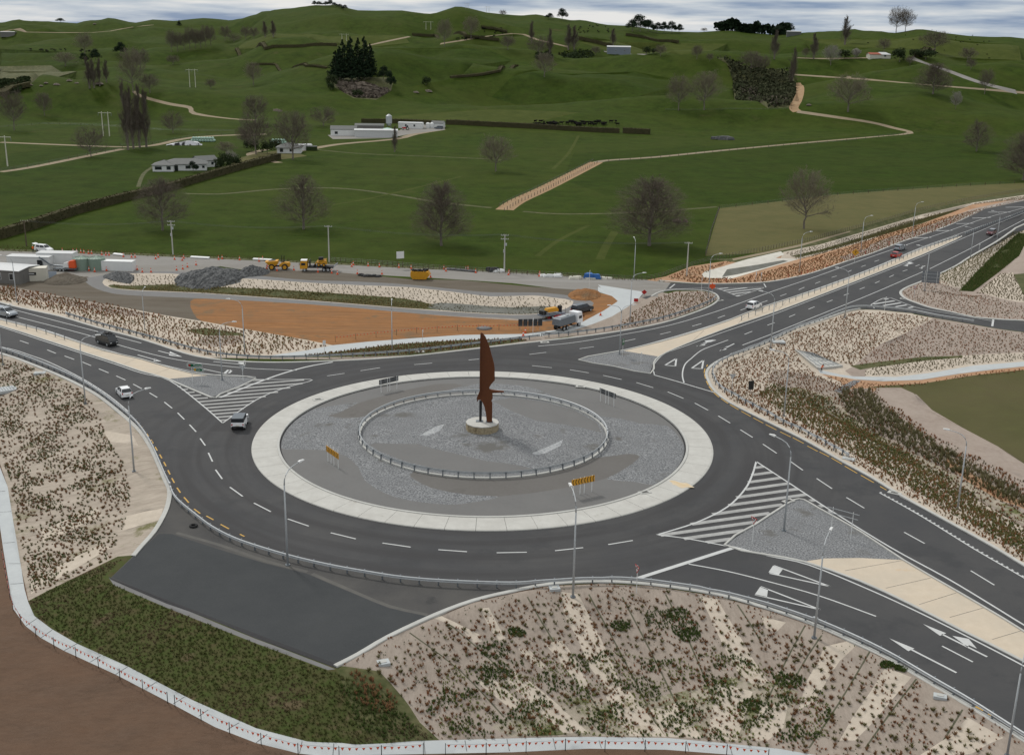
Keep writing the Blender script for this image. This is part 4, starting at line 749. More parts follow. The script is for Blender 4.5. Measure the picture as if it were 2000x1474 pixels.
# bollard row on the median (low wire rope posts)
def rope_fence(px,label,step):
    P=resample(wl(px),step); t=thing('wire_rope_barrier',label,'safety barrier',(P[0][0],P[0][1],0))
    first=None
    for p in P[:95]:
        if first is None: first=MB().box((0,0,.42),(.09,.12,.84)).box((0,0,.9),(.13,.14,.14)).build('post','galv_dark',t); o=first
        else: o=first.copy(); col.objects.link(o); o.parent=t
        o.location=(p[0]-P[0][0],p[1]-P[0][1],0)
    r=MB()
    for z in (.45,.6,.75): r.tube([(p[0]-P[0][0],p[1]-P[0][1],z) for p in P],.018,3)
    r.build('wire_rope','galv',t)
rope_fence([(1448,626),(1500,606),(1600,570),(1700,533),(1800,491),(1874,464)],'wire rope barrier on short posts along the cream median of the right approach',3.1)
rope_fence([(-20,622),(20,634),(80,649),(140,668)],'wire rope barrier on short posts on the left cream median',3.1)
# ------------------------------------------------------------------ street lamps
def lamp_proto(arms=1):
    t=thing('street_lamp','x','street lamp'); HP=9.2
    p=MB(); p.tube([(0,0,0),(0,0,4.),(0,0,HP)],[.13,.105,.075],10); p.build('pole','galv',t,True)
    MB().cyl((0,0,0),(0,0,.12),.28,.26,12).build('base_flange','galv_dark',t)
    for k in range(arms):
        s=1 if k==0 else -1
        a=MB(); a.tube([(0,0,HP-.02),(s*.06,0,HP+.55),(s*.3,0,HP+1.05),(s*.75,0,HP+1.45),(s*1.4,0,HP+1.65),(s*2.5,0,HP+1.8)],[.07,.066,.06,.055,.05,.045],8); a.build('arm','galv',t,True)
        h=MB(); h.side([(2.35*s,HP+1.74),(3.15*s,HP+1.8),(3.2*s,HP+1.86),(2.6*s,HP+1.95),(2.35*s,HP+1.88)],.16,.1); h.build('luminaire','white_paint',t)
        MB().box((s*2.85,0,HP+1.755),(.4,.2,.03)).build('lens','glass_dark',t)
    return t
LP=lamp_proto(); LP2=lamp_proto(2); used={}
LAMPS=[(262,920,295,757,42,'tall street lamp on the striped left bank, arm over the white hatchback'),(167,788,193,652,18,'street lamp beside the left approach guard rail, arm in front of the black van'),(33,590,17,497,178,'street lamp at far left before the cream container'),(6,712,8,593,60,'street lamp at the extreme left edge, behind the guard rail'),(283,643,278,560,90,'slim street lamp standing in the brown tussocks left of the orange soil'),(434,742,456,627,5,'street lamp on the left gravel splitter island behind the green signs'),(478,692,455,582,172,'street lamp in the white mulch below the orange soil, arm to the left'),(766,687,766,584,95,'street lamp by the path behind the roundabout, its arm end-on'),(1230,632,1257,532,15,'street lamp at the left of the pink planted island, arm to the right'),(1238,546,1241,462,95,'street lamp by the pasture fence at the end of the works road'),(1383,582,1414,494,22,'street lamp at the tip of the pink planted island beside the red sign'),(1505,680,1484,567,155,'street lamp on the white mulch behind the white give way triangles, arm over the road'),(1561,530,1588,452,22,'street lamp by the white swale mat on the upper right verge'),(1650,620,1633,522,155,'street lamp at the corner where the side road guard rail starts'),(1681,492,1708,420,22,'street lamp on the orange verge behind the yellow warning sign'),(1782,457,1806,394,22,'street lamp furthest up the left verge of the upper right road'),(1806,568,1790,478,155,'street lamp with dark base in the pinkish wedge beside the large road sign'),(1895,504,1885,442,155,'street lamp on the right verge of the upper right road above the ditch'),(1946,476,1946,411,140,'street lamp beside the dark red car at upper right'),(1531,812,1512,681,165,'street lamp standing in the tussocks right of the rounded kerb corner'),(1531,1036,1500,848,130,'street lamp rising from the front grey gravel splitter island'),(1870,994,1855,836,150,'street lamp on the green and white bank at the right, beside the shrub swale'),(1119,1165,1113,945,100,'street lamp at the top of the tussock bank in front of the orange chevron board'),(562,1103,586,898,60,'street lamp on the dark stub road just outside the guard rail'),(1590,1245,1644,1030,62,'street lamp on the tussock bank before the cream median'),(1967,1474,2024,1255,60,'street lamp cut by the right edge at the bottom of the picture')]
def place_lamp(src,bx,by,hx,hy,ang,label,first):
    x,y,z=G(bx,by); a=R(ang)
    best=min(np.arange(.7,1.25,.01),key=lambda s:abs(proj((x+2.8*s*math.cos(a),y+2.8*s*math.sin(a),z+11.1*s))[1]-hy))
    o=src if first else dup(src)
    o.location=(x,y,z-.02); o.rotation_euler=(0,0,a); o.scale=(best,)*3; o['label']=label; o['group']='street lamps round the junction'
LAMPS=[l for l in LAMPS if l[4]!=None]
for i,l in enumerate(LAMPS): place_lamp(LP,*l,i==0)
place_lamp(LP2,1210,692,1240,594,10,'twin armed street lamp on the back gravel splitter island',True)
# ------------------------------------------------------------------ sculpture
x0,y0,z0=G(942,838); SX,SY,SZ=x0,y0,z0
sp=thing('stone_plinth','low round plinth clad in tan stone with a white top, in the middle of the roundabout','plinth',(SX,SY,SZ))
dec=[(2.3*math.cos(a),2.3*math.sin(a)) for a in np.linspace(0,2*math.pi,13)[:-1]]
MB().prism(dec,-.2,.98).build('stone_base','stone',sp); MB().prism([(a*1.02,b_*1.02) for a,b_ in dec],.98,1.1).build('cap','concrete',sp,bev=.02)
sc_=thing('sculpture','tall rust coloured steel bird sculpture, pointed wing upright, on the stone plinth','sculpture',(SX,SY,SZ+1.1))
bx,by=proj((SX,SY,SZ+1.1)); k=(by-proj((SX,SY,SZ+2.1))[1])
def S(px,py): return ((px-942)/k*1.0,(823.5-py)/k)
out=[(937.5,653),(941,654.5),(946,661),(950,670),(954,681),(957,693),(960,703),(962.5,713),(963.5,722),(964,742),(958,749),(954,756),(954.5,760),(958,761),(970,762.5),(981,763.5),(981,765),(970,765.5),(960,766.5),(960.5,777),(958,782),(960,786),(960,823.5),(950,823.5),(948.5,807),(945.5,793),(942,785),(938.5,780),(934.5,780),(932.5,784.5),(931.3,777),(935,768),(938,758)]
MB().side([S(*p) for p in out],.22,.20,y0=0).build('wing','corten',sc_)
fl=[(938.5,653.5),(938.5,758),(936,768),(934.5,779),(937,779),(941,770),(941,655)]
m_=MB(); V=[S(*p) for p in [(937.6,655),(937.6,758),(937.6,775)]]
m_.tube([(V[0][0]-.02,-.25,V[0][1]),(V[1][0]-.02,-.42,V[1][1]),(V[2][0]+.1,-.30,V[2][1])],[.05,.09,.03],4).build('spine','corten',sc_)
a=S(936,783); b_=S(941,783); c=S(936,822); MB().side([a,b_,S(940.5,823.5),(c[0],0)],.18,y0=.25).build('prop','black',sc_)
mb=MB()
for q in ((-.42,.25),(.95,0)): mb.box((q[0]+.02,q[1],.03),(1.0,.8,.06))
mb.build('foot_plate','galv_dark',sc_)
# ------------------------------------------------------------------ signs
def text_mesh(name,body,size,m,parent,loc,depth=.01,fn=None,align='CENTER'):
    c=bpy.data.curves.new('t','FONT'); c.body=body; c.size=size; c.align_x=align; c.align_y='CENTER'; c.extrude=depth
    o=bpy.data.objects.new('t',c); col.objects.link(o); bpy.context.view_layer.update()
    me=bpy.data.meshes.new_from_object(o.evaluated_get(bpy.context.evaluated_depsgraph_get())); bpy.data.objects.remove(o)
    me.materials.clear(); me.materials.append(MT[m]); r=bpy.data.objects.new(name,me); col.objects.link(r); r.parent=parent; r.location=loc; r.rotation_euler=(math.pi/2,0,0); return r
def panel(poly,y,th,name,m,t):   # poly in x,z ; faces -Y
    return MB().side(poly,th/2,y0=y).build(name,m,t)
def chevron(pxs,front,label,up=False):
    B=[np.array(G(*p)) for p in pxs]; a,b_=B[0],B[-1]; c=(a+b_)/2; d=b_-a; L=np.hypot(d[0],d[1])+.7
    rz=math.atan2(d[1],d[0]); 
    t=thing('chevron_board',label,'chevron sign',(c[0],c[1],c[2]),rz,'chevron boards on the roundabout island')
    s=1 if front else -1   # front side looks to local -Y
    for p in B:
        q=(p[0]-c[0])*math.cos(-rz)-(p[1]-c[1])*math.sin(-rz); MB().cyl((q,.05*s,-.1),(q,.05*s,2.6 if up else 2.2),.045,n=8).build('post','white_paint',t)
    for k in (-1,1):
        x0=k*L/4; w=L/2-.06
        panel([(x0-w/2,1.35),(x0+w/2,1.35),(x0+w/2,2.15),(x0-w/2,2.15)],0,.03,'panel','sign_yellow' if front else 'rock_dark',t)
        n=4
        for i in range(n):
            mb=MB(); cx=x0-w/2+(i+.28)*w/n; e=w/n*.42
            for z0,z1 in ((1.75,2.12),(1.75,1.38)):
                mb.side([(cx,z0),(cx+e*.55,z0),(cx+e*1.25,z1),(cx+e*.7,z1)],.008,y0=-.024*s)
            mb.build('chevron_mark','black',t)
    if not front:
        mb=MB()
        for i in range(9): mb.box((-L/2+.3+i*(L-.6)/8,-.03,1.75),(.05,.03,.8))
        mb.build('stiffener','galv_dark',t)
chevron([(744,767),(756,764),(761,763),(775,760)],False,'chevron board seen from behind at the back left of the roundabout island')
chevron([(1173,784),(1182,788),(1188,790),(1199,794)],False,'chevron board seen from behind at the back right of the roundabout island')
chevron([(640,901),(647,905),(652,909),(660,915)],True,'yellow and black chevron board at the left of the roundabout island',True)
chevron([(1120,968),(1133,965),(1141,963),(1156,960)],True,'yellow and black chevron board at the front right of the roundabout island')
def post(t,x,h,m='white_paint',y=.04,r=.04): return MB().cyl((x,y,-.1),(x,y,h),r,n=8).build('post',m,t)
# green direction sign
x,y,z=G(385,747); t=thing('direction_sign','green direction sign on the left gravel island, one arrow left above one arrow right','road sign',(x,y,z),R(-6))
S_=14.; post(t,-.75,2.7); post(t,.75,3.2)
for (x0,x1,z0,z1,d) in ((-1.45,1.0,2.55,3.15,-1),(-.5,1.15,1.85,2.45,1)):
    tip=(x0-.2,(z0+z1)/2) if d<0 else (x1+.2,(z0+z1)/2)
    def arrow(i): return [(x0+i,z0+i),(x1-i,z0+i)]+([(tip[0]-i,tip[1])] if d>0 else [])+[(x1-i,z1-i),(x0+i,z1-i)]+([(tip[0]+i,tip[1])] if d<0 else [])
    p=panel(arrow(0),0,.03,'sign_panel','white_paint',t); panel(arrow(.06),-.02,.02,'panel_face','sign_green',t)
    cx=tip[0]-d*.12; panel([(cx,tip[1]),(cx-d*.26,tip[1]+.2),(cx-d*.36,tip[1]+.2),(cx-d*.14,tip[1]),(cx-d*.36,tip[1]-.2),(cx-d*.26,tip[1]-.2)],-.04,.012,'arrow_mark','white_paint',t)
    hx=x0+.38 if d<0 else x0+.3; panel([(hx-.16,z0+.12),(hx+.16,z0+.12),(hx+.16,z1-.12),(hx-.16,z1-.12)],-.04,.012,'route_shield','red' if d<0 else 'sign_yellow',t)
text_mesh('lettering','Tauranga',.36,'white_paint',t,(.22,-.045,2.85)); text_mesh('lettering','Tirau',.32,'white_paint',t,(.32,-.045,2.15))
def giveway(px,py,h,rz,label,back=False,yield_text=True,dark=False,s=1.):
    x,y,z=G(px,py); t=thing('give_way_sign',label,'road sign',(x,y,z),R(rz)); post(t,0,h)
    T=lambda k,c=h-.32:[(-.5*k*s,c+.3*k*s),(.5*k*s,c+.3*k*s),(0,c-.56*k*s)]
    panel(T(1),0,.025,'sign_panel','galv' if back else 'red',t)
    if not back:
        panel(T(.7),-.018,.015,'panel_face','white_paint',t)
        text_mesh('lettering','GIVE\nWAY',.17,'black',t,(0,-.035,h-.25))
giveway(1469,1058,3.0,-60,'red and white give way sign at the left corner of the front gravel splitter island'); giveway(1242,1158,3.1,-70,'red and white give way sign just outside the guard rail at the end of the thick white line')
giveway(475,744,2.6,170,'back of a triangular sign on the left gravel splitter island',True,s=1.1); giveway(1429,763,2.8,190,'back of a triangular sign in the brown tussocks beside the rounded kerb',True,s=1.1)
giveway(1785,581,2.6,-20,'small red and white sign at the near tip of the pinkish wedge',s=.9)
# two post sign seen edge-on
a=np.array(G(1622,1042)); b_=np.array(G(1661,1053)); c=(a+b_)/2; L=np.hypot(*(b_-a)[:2]); rz=math.atan2(b_[1]-a[1],b_[0]-a[0])
t=thing('sign_frame','large two post sign frame with thin rails on the front gravel splitter island','road sign',tuple(c),rz)
post(t,-L/2,3.3); post(t,L/2,3.3); MB().box((0,0,3.15),(L+1.4,.05,.07)).box((0,0,2.55),(L+1.2,.05,.07)).build('rail','galv',t)
def plain_sign(px,py,w,h0,h1,m,rz,label,posts=1,name='road_sign',pm='white_paint',shape=None,mark=None,cat='road sign'):
    x,y,z=G(px,py); t=thing(name,label,cat,(x,y,z),R(rz))
    for q in ([0] if posts==1 else [-w*.35,w*.35]): post(t,q,h1,pm)
    pl=[(-w/2,h0),(w/2,h0),(w/2,h1),(-w/2,h1)] if shape is None else [(a*w/2,(h0+h1)/2+b*(h1-h0)/2) for a,b in shape]
    panel(pl,-.02,.03,'sign_panel',m,t)
    if mark: mark(t,w,h0,h1)
    return t
dia=[(-1,0),(0,-1),(1,0),(0,1)]
plain_sign(1669,512,2.0,1.6,3.4,'sign_yellow',-15,'yellow diamond warning sign on the orange verge of the upper right road',shape=dia,mark=lambda t,w,a,b:MB().box((.0,-.045,2.5),(.1,.01,.6)).box((.1,-.045,2.8),(.5,.01,.12)).build('symbol','black',t))
plain_sign(1390,580,1.6,1.7,3.1,'orange',-10,'bright orange works sign at the tip of the pink planted island',shape=[(math.cos(k*math.pi/6)*(1 if k%2 else .7),math.sin(k*math.pi/6)*(1 if k%2 else .7)) for k in range(12)])
plain_sign(1258,577,1.3,.2,1.3,'red',10,'red works sign beside the pale path near the dark sheet',shape=dia); plain_sign(1242,590,.9,.1,.8,'red',0,'small red works marker at the edge of the pale path')
plain_sign(1815,566,3.8,1.6,4.3,'galv_dark',165,'large grey back of a road sign beside the right approach',2,mark=lambda t,w,a,b:MB().box((0,.03,2.1),(w,.06,.08)).box((0,.03,2.9),(w,.06,.08)).box((0,.03,3.7),(w,.06,.08)).build('stiffener','galv',t))
plain_sign(1216,697,.9,2.2,3.3,'sign_green',60,'small green sign on the back gravel splitter island near the twin lamp',mark=lambda t,w,a,b:MB().box((0,-.04,2.75),(.6,.01,.12)).box((0,-.04,3.0),(.5,.01,.1)).build('lettering','white_paint',t))
plain_sign(1252,712,1.,1.9,2.2,'white_paint',80,'slim white sign on a post on the back gravel splitter island')
plain_sign(634,695,.5,2.,2.8,'white_paint',10,'white plate sign on a post beside the path left of the sculpture'); plain_sign(826,669,.35,1.9,2.4,'white_paint',80,'small sign on a post by the path behind the roundabout')
plain_sign(1728,607,.25,2.2,3.,'white_paint',80,'thin white post sign in front of the small hatched triangle'); plain_sign(1912,490,.3,1.6,2.2,'white_paint',0,'thin white marker post on the right verge at upper right')
plain_sign(1151,564,.6,3.8,4.2,'white_paint',85,'tall thin pole sign at the orange dirt mound')
plain_sign(1041,658,.4,3.2,3.6,'white_paint',80,'thin white post in front of the grey sun panels'); plain_sign(1370,569,.3,2.4,3.2,'white_paint',85,'thin white post on the pink planted island left of the lamp')
plain_sign(782,524,1.9,2.4,4.1,'white_paint',25,'white site notice board on two dark legs by the pasture fence',2,pm='wood',cat='notice board')
plain_sign(1476,550,.25,1.6,2.3,'white_paint',30,'left one of a pair of thin white posts before the white swale mat'); plain_sign(1486,551,.25,1.6,2.3,'white_paint',30,'right one of a pair of thin white posts before the white swale mat')
plain_sign(1466,765,1.0,.4,1.9,'glass_dark',20,'dark rectangular board standing in the brown tussocks at the rounded corner',cat='board')
# sun panels by the works path
a=np.array(G(1012,646)); t=thing('solar_panel_trailer','row of dark upright panels on a frame at the edge of the orange soil','panel stand',tuple(a),R(8))
for i in range(5):
    p=panel([(i*.95,.9),(i*.95+.85,.9),(i*.95+.85,2.3),(i*.95,2.3)],0,.06,'panel','glass_dark',t); MB().cyl((i*.95+.4,.1,0),(i*.95+.4,.1,1.),.04,n=6).build('leg','galv',t)
# ------------------------------------------------------------------ bunting and fences
_fp=MB().box((0,0,.5),(.07,.07,1.5)).v; 
def post_fence(px,step,h,label,m='wood',wires=(.3,.6,.95),w=.1,cat='fence',name='wire_fence',group=None,world=None,lean=0):
    P=resample(world or [G(*p)[:2] for p in px],step)[:98]; p0=P[0]; z0=zg(p0)
    t=thing(name,label,cat,(p0[0],p0[1],z0),0,group); first=None; pts=[]
    for i,p in enumerate(P):
        z=zg(p)-z0; hh=h*(1+.08*math.sin(i*7.3))
        if first is None: first=MB().box((0,0,h/2-.1),(w,w,h+.2)).build('post',m,t); o=first
        else: o=first.copy(); col.objects.link(o); o.parent=t
        o.location=(p[0]-p0[0],p[1]-p0[1],z); o.rotation_euler=(lean*math.sin(i*3.1),lean*math.cos(i*2.3),i*.7); pts.append((p[0]-p0[0],p[1]-p0[1],z))
    if wires and len(pts)>1:
        r=MB()
        for wz in wires: r.tube([(q[0],q[1],q[2]+wz*h/1.05) for q in pts],.015,3)
        r.build('wire','galv_dark',t)
    return t,pts
fl0=G2(sm([(645,511),(740,517),(850,526),(1000,535),(1180,545),(1270,546),(1330,527),(1378,512),(1440,500),(1500,488),(1580,471),(1640,455),(1740,429),(1800,411),(1900,390),(2000,373),(2130,352)],3))
FLN=resample(fl0,1.35)
for i in range(0,len(FLN),97):
    seg=FLN[i:i+98]
    if len(seg)>5: post_fence(None,1.35,1.15,'stretch %s of the pale batten and wire fence along the pasture edge'%(['beside the works road','by the orange verge','below the dry brown paddock','furthest up the upper right road','past the upper right road bend'][min(i//97,4)]),'wood',world=[tuple(q) for q in seg],w=.09,group='battened pasture fence',lean=.03)
for px,st,lab in [([(985,413),(1012,397),(1062,374),(1122,343),(1167,319)],4,'post fence on the near side of the orange farm track'),([(975,404),(1008,388),(1055,366),(1115,337),(1160,314)],5,'post fence on the far side of the orange farm track'),([(1167,319),(1280,310),(1400,298),(1560,283),(1700,271),(1778,262)],7,'fence along the pale farm track running to the right corner'),([(1405,408),(1500,398),(1620,383),(1750,373),(1900,363),(2000,358)],8,'fence between the dark pasture and the dry brown paddock'),([(1378,500),(1390,450),(1405,408)],4,'short fence at the left end of the dry brown paddock'),([(0,335),(60,326),(160,306),(240,291)],8,'fence beside the pale track left of the poplar clump'),([(235,285),(300,282),(380,266),(480,262)],8,'fence along the farm track behind the farmhouse'),([(1300,215),(1400,215),(1500,215),(1550,213)],9,'fence at the foot of the hill below the scrub gully'),([(0,250),(80,243),(200,247),(300,255),(480,258)],10,'fence crossing the flat pasture left of the poplars')]:
    post_fence(px,st,1.2,lab,'wood',w=.14)
def bunting(px,step,label,flags=True,off=0):
    t,pts=post_fence(px,step,1.15,label,'black',(.92,),w=.05,cat='bunting',name='bunting_line')
    fm=None; n=0
    for a,b_ in zip(pts[:-1],pts[1:]):
        for k in range(6 if flags else 0):
            if n>=99: break
            f=(k+.5)/6; sag=-.12*4*f*(1-f); p=[a[i]+(b_[i]-a[i])*f for i in range(3)]
            if fm is None: fm=MB().add([(-.14,0,0),(.14,0,0),(0,.01,-.27),(-.14,.02,0),(.14,.02,0),(0,.02,-.27)],[(0,2,1),(3,4,5),(0,1,4,3),(1,2,5,4),(2,0,3,5)]).build('flag','orange',t); o=fm
            else: o=fm.copy(); col.objects.link(o); o.parent=t
            o.location=(p[0],p[1],p[2]+1.02+sag); o.rotation_euler=(.2*math.sin(n),0,math.atan2(b_[1]-a[1],b_[0]-a[0])+.3*math.sin(n*2.)); n+=1
bunting([(5,1090),(12,1130),(24,1190),(46,1227),(82,1250),(108,1266),(187,1301),(260,1340),(342,1379)],3.2,'orange flag bunting on thin black stakes beside the pale lower path, left part')
bunting([(342,1379),(422,1421),(505,1453),(582,1474),(652,1481),(740,1478),(870,1474)],3.4,'orange flag bunting beside the pale lower path, bottom middle part')
bunting([(870,1474),(1000,1470),(1125,1464),(1250,1466),(1330,1469),(1430,1477),(1560,1496)],3.4,'orange flag bunting beside the pale lower path, below the tussock bank')
bunting([(655,668),(720,660),(800,652),(900,645),(1000,644),(1085,636)],4.,'orange flag bunting at the near edge of the orange soil')
# ------------------------------------------------------------------ power poles and pylons
def ground_h(px,py,top):
    x,y,z=G(px,py); hs=np.arange(3,40,.1); ys=np.array([proj((x,y,z+h))[1] for h in hs]); return x,y,z,float(hs[np.argmin(abs(ys-top))])
def power_pole(px,py,top,label,arms=1,m='concrete',kit=0,rz=0):
    x,y,z,h=ground_h(px,py,top); t=thing('power_pole',label,'power pole',(x,y,z),R(rz))
    MB().tube([(0,0,-.2),(0,0,h)],[.19,.11],8).build('pole',m,t)
    for k in range(arms):
        zz=h-.25-k*.9; mb=MB().box((0,.1,zz),(1.9,.1,.12)); mb.build('crossarm','wood' if m=='wood' else 'galv',t)
        i=MB()
        for q in (-.85,-.3,.3,.85): i.cyl((q,.1,zz+.06),(q,.1,zz+.26),.05,n=6)
        i.build('insulator','offwhite',t)
    if kit:
        MB().box((.3,0,h-kit),(.45,.4,.6)).build('transformer','galv',t,bev=.04); MB().box((-.2,0,h-kit-1.6),(.25,.25,.7)).build('switch_box','galv',t)
    return (x,y,z+h)
tops=[power_pole(52,481,430,'dark weathered power pole at the far left by the hedge',1,'wood'),power_pole(338,497,431,'pale power pole in front of the leftmost big bare tree',2,kit=1.9),power_pole(643,512,441,'pale power pole behind the yellow tip truck',1,kit=0),power_pole(985,531,458,'power pole with switchgear rings on top beside the works road',2,kit=2.4),power_pole(1341,539,473,'stout pale power pole in the orange verge',1)]
def wires(A,name,label,offs=(-.8,0,.8),r=.011,sag=1.):
    p0=A[0]; t=thing(name,label,'power line',p0); mb=MB()
    for o in offs:
        for a,b_ in zip(A[:-1],A[1:]):
            mb.tube([(a[0]+(b_[0]-a[0])*f-p0[0]+o*.3,a[1]+(b_[1]-a[1])*f-p0[1]+o,a[2]+(b_[2]-a[2])*f-p0[2]-sag*4*f*(1-f)) for f in np.linspace(0,1,9)],r,3,False)
    mb.build('cable','wire_grey',t)
wires(tops,'power_line','thin power lines strung between the five poles along the works road')
def pylon(px,py,px2,top,label):
    x,y,z,h=ground_h(px,py,top); x2,y2,z2=G(px2,py); t=thing('pylon',label,'pylon',(x,y,z),0,'h frame pylons'); d=x2-x
    for q in (0,d): MB().tube([(q,0,-.3),(q,0,h)],[.28,.17],6).build('pole','offwhite',t)
    MB().box((d/2,0,h-.6),(abs(d)*2.1,.2,.22)).build('crossarm','offwhite',t)
    i=MB()
    for q in (-.55,.0,.5,1.,1.55): i.cyl((d*q,0,h-.7),(d*q,0,h-2.2),.1,n=6)
    i.build('insulator','galv_dark',t); return (x+d/2,y,z+h-1.8)
ty=[pylon(202,266,215,218,'h frame pylon left of the tall poplar clump'),pylon(371,171,383,135,'h frame pylon on the hillside above the single poplar')]
pylon(15,325,-8,265,'h frame pylon cut by the left edge')
for a in [(910,17,915,6,'tiny h frame pylon on the skyline right of the highest dome'),(950,24,955,13,'second tiny h frame pylon on the skyline to the right')]: pylon(*a)
for a in [(668,80,678,66,'small h frame pylon on the hill above the pines'),(832,58,842,42,'small h frame pylon on the hill right of the pines')]: pylon(*a)
# ------------------------------------------------------------------ cones
cm=MB(); cm.box((0,0,.02),(.42,.42,.05)); cm.tube([(0,0,.04),(0,0,.9)],[.17,.045],10)
cone=cm.build('traffic_cone','orange'); bd=MB().tube([(0,0,.42),(0,0,.62)],[.122,.088],10,False).build('reflective_band','white_paint',cone); bs=MB().box((0,0,.01),(.5,.5,.04)).build('cone_base','black',cone)
CN=[(122,492),(143,493),(150,493),(158,494),(164,495),(173,496),(179,496),(199,498),(207,499),(213,499),(241,502),(257,503),(264,503),(304,506),(309,503),(341,507),(356,509),(359,505),(427,507),(434,506),(468,508),(506,511),(513,508),(588,516),(591,513),(687,521),(690,518),(719,520),(741,522),(779,523),(803,525),(867,526),(871,530),(910,528),(914,527),(929,533),(993,537),(994,534),(1053,540),(1054,537),(174,529),(185,531),(197,527),(208,529),(268,527),(278,532),(295,532),(345,528),(357,526),(366,522),(383,518),(521,525),(522,521),(541,529),(574,528),(621,532),(648,534),(659,536),(698,535),(746,536),(841,542),(1115,615),(1173,616),(1026,650),(1022,656)]
for i,(x,y) in enumerate(CN):
    o=cone if i==0 else dup(cone); o.location=G(x,y); 
    w_='in the line along the far grass edge of the works road' if i<39 else ('among the stored gear and gravel in the works yard' if i<60 else 'standing loose near the hydroseeding trailer and path')
    tag(o,'orange traffic cone with a white band '+w_,'traffic cone',['cones along the far edge of the works road','cones in the works yard','loose cones near the trailer'][0 if i<39 else 1 if i<60 else 2]); o.scale=(1.15,)*3
MBk=MB().tube([(0,0,0),(0,0,.95)],[.06,.06],8); bl=MBk.build('edge_marker','red')
for i,(x,y) in enumerate([(1400,553),(1418,553),(1539,545),(1565,540),(1577,536),(1590,532),(1614,525),(1661,508),(1667,506),(1690,498),(1715,489),(1736,481),(1762,471),(1786,464),(1809,455),(1830,447),(1856,440)]):
    o=bl if i==0 else dup(bl); o.location=(*W0(x,y-2),0); tag(o,'short red marker post on the kerb of the orange verge','marker post','red marker posts on the verge kerb')
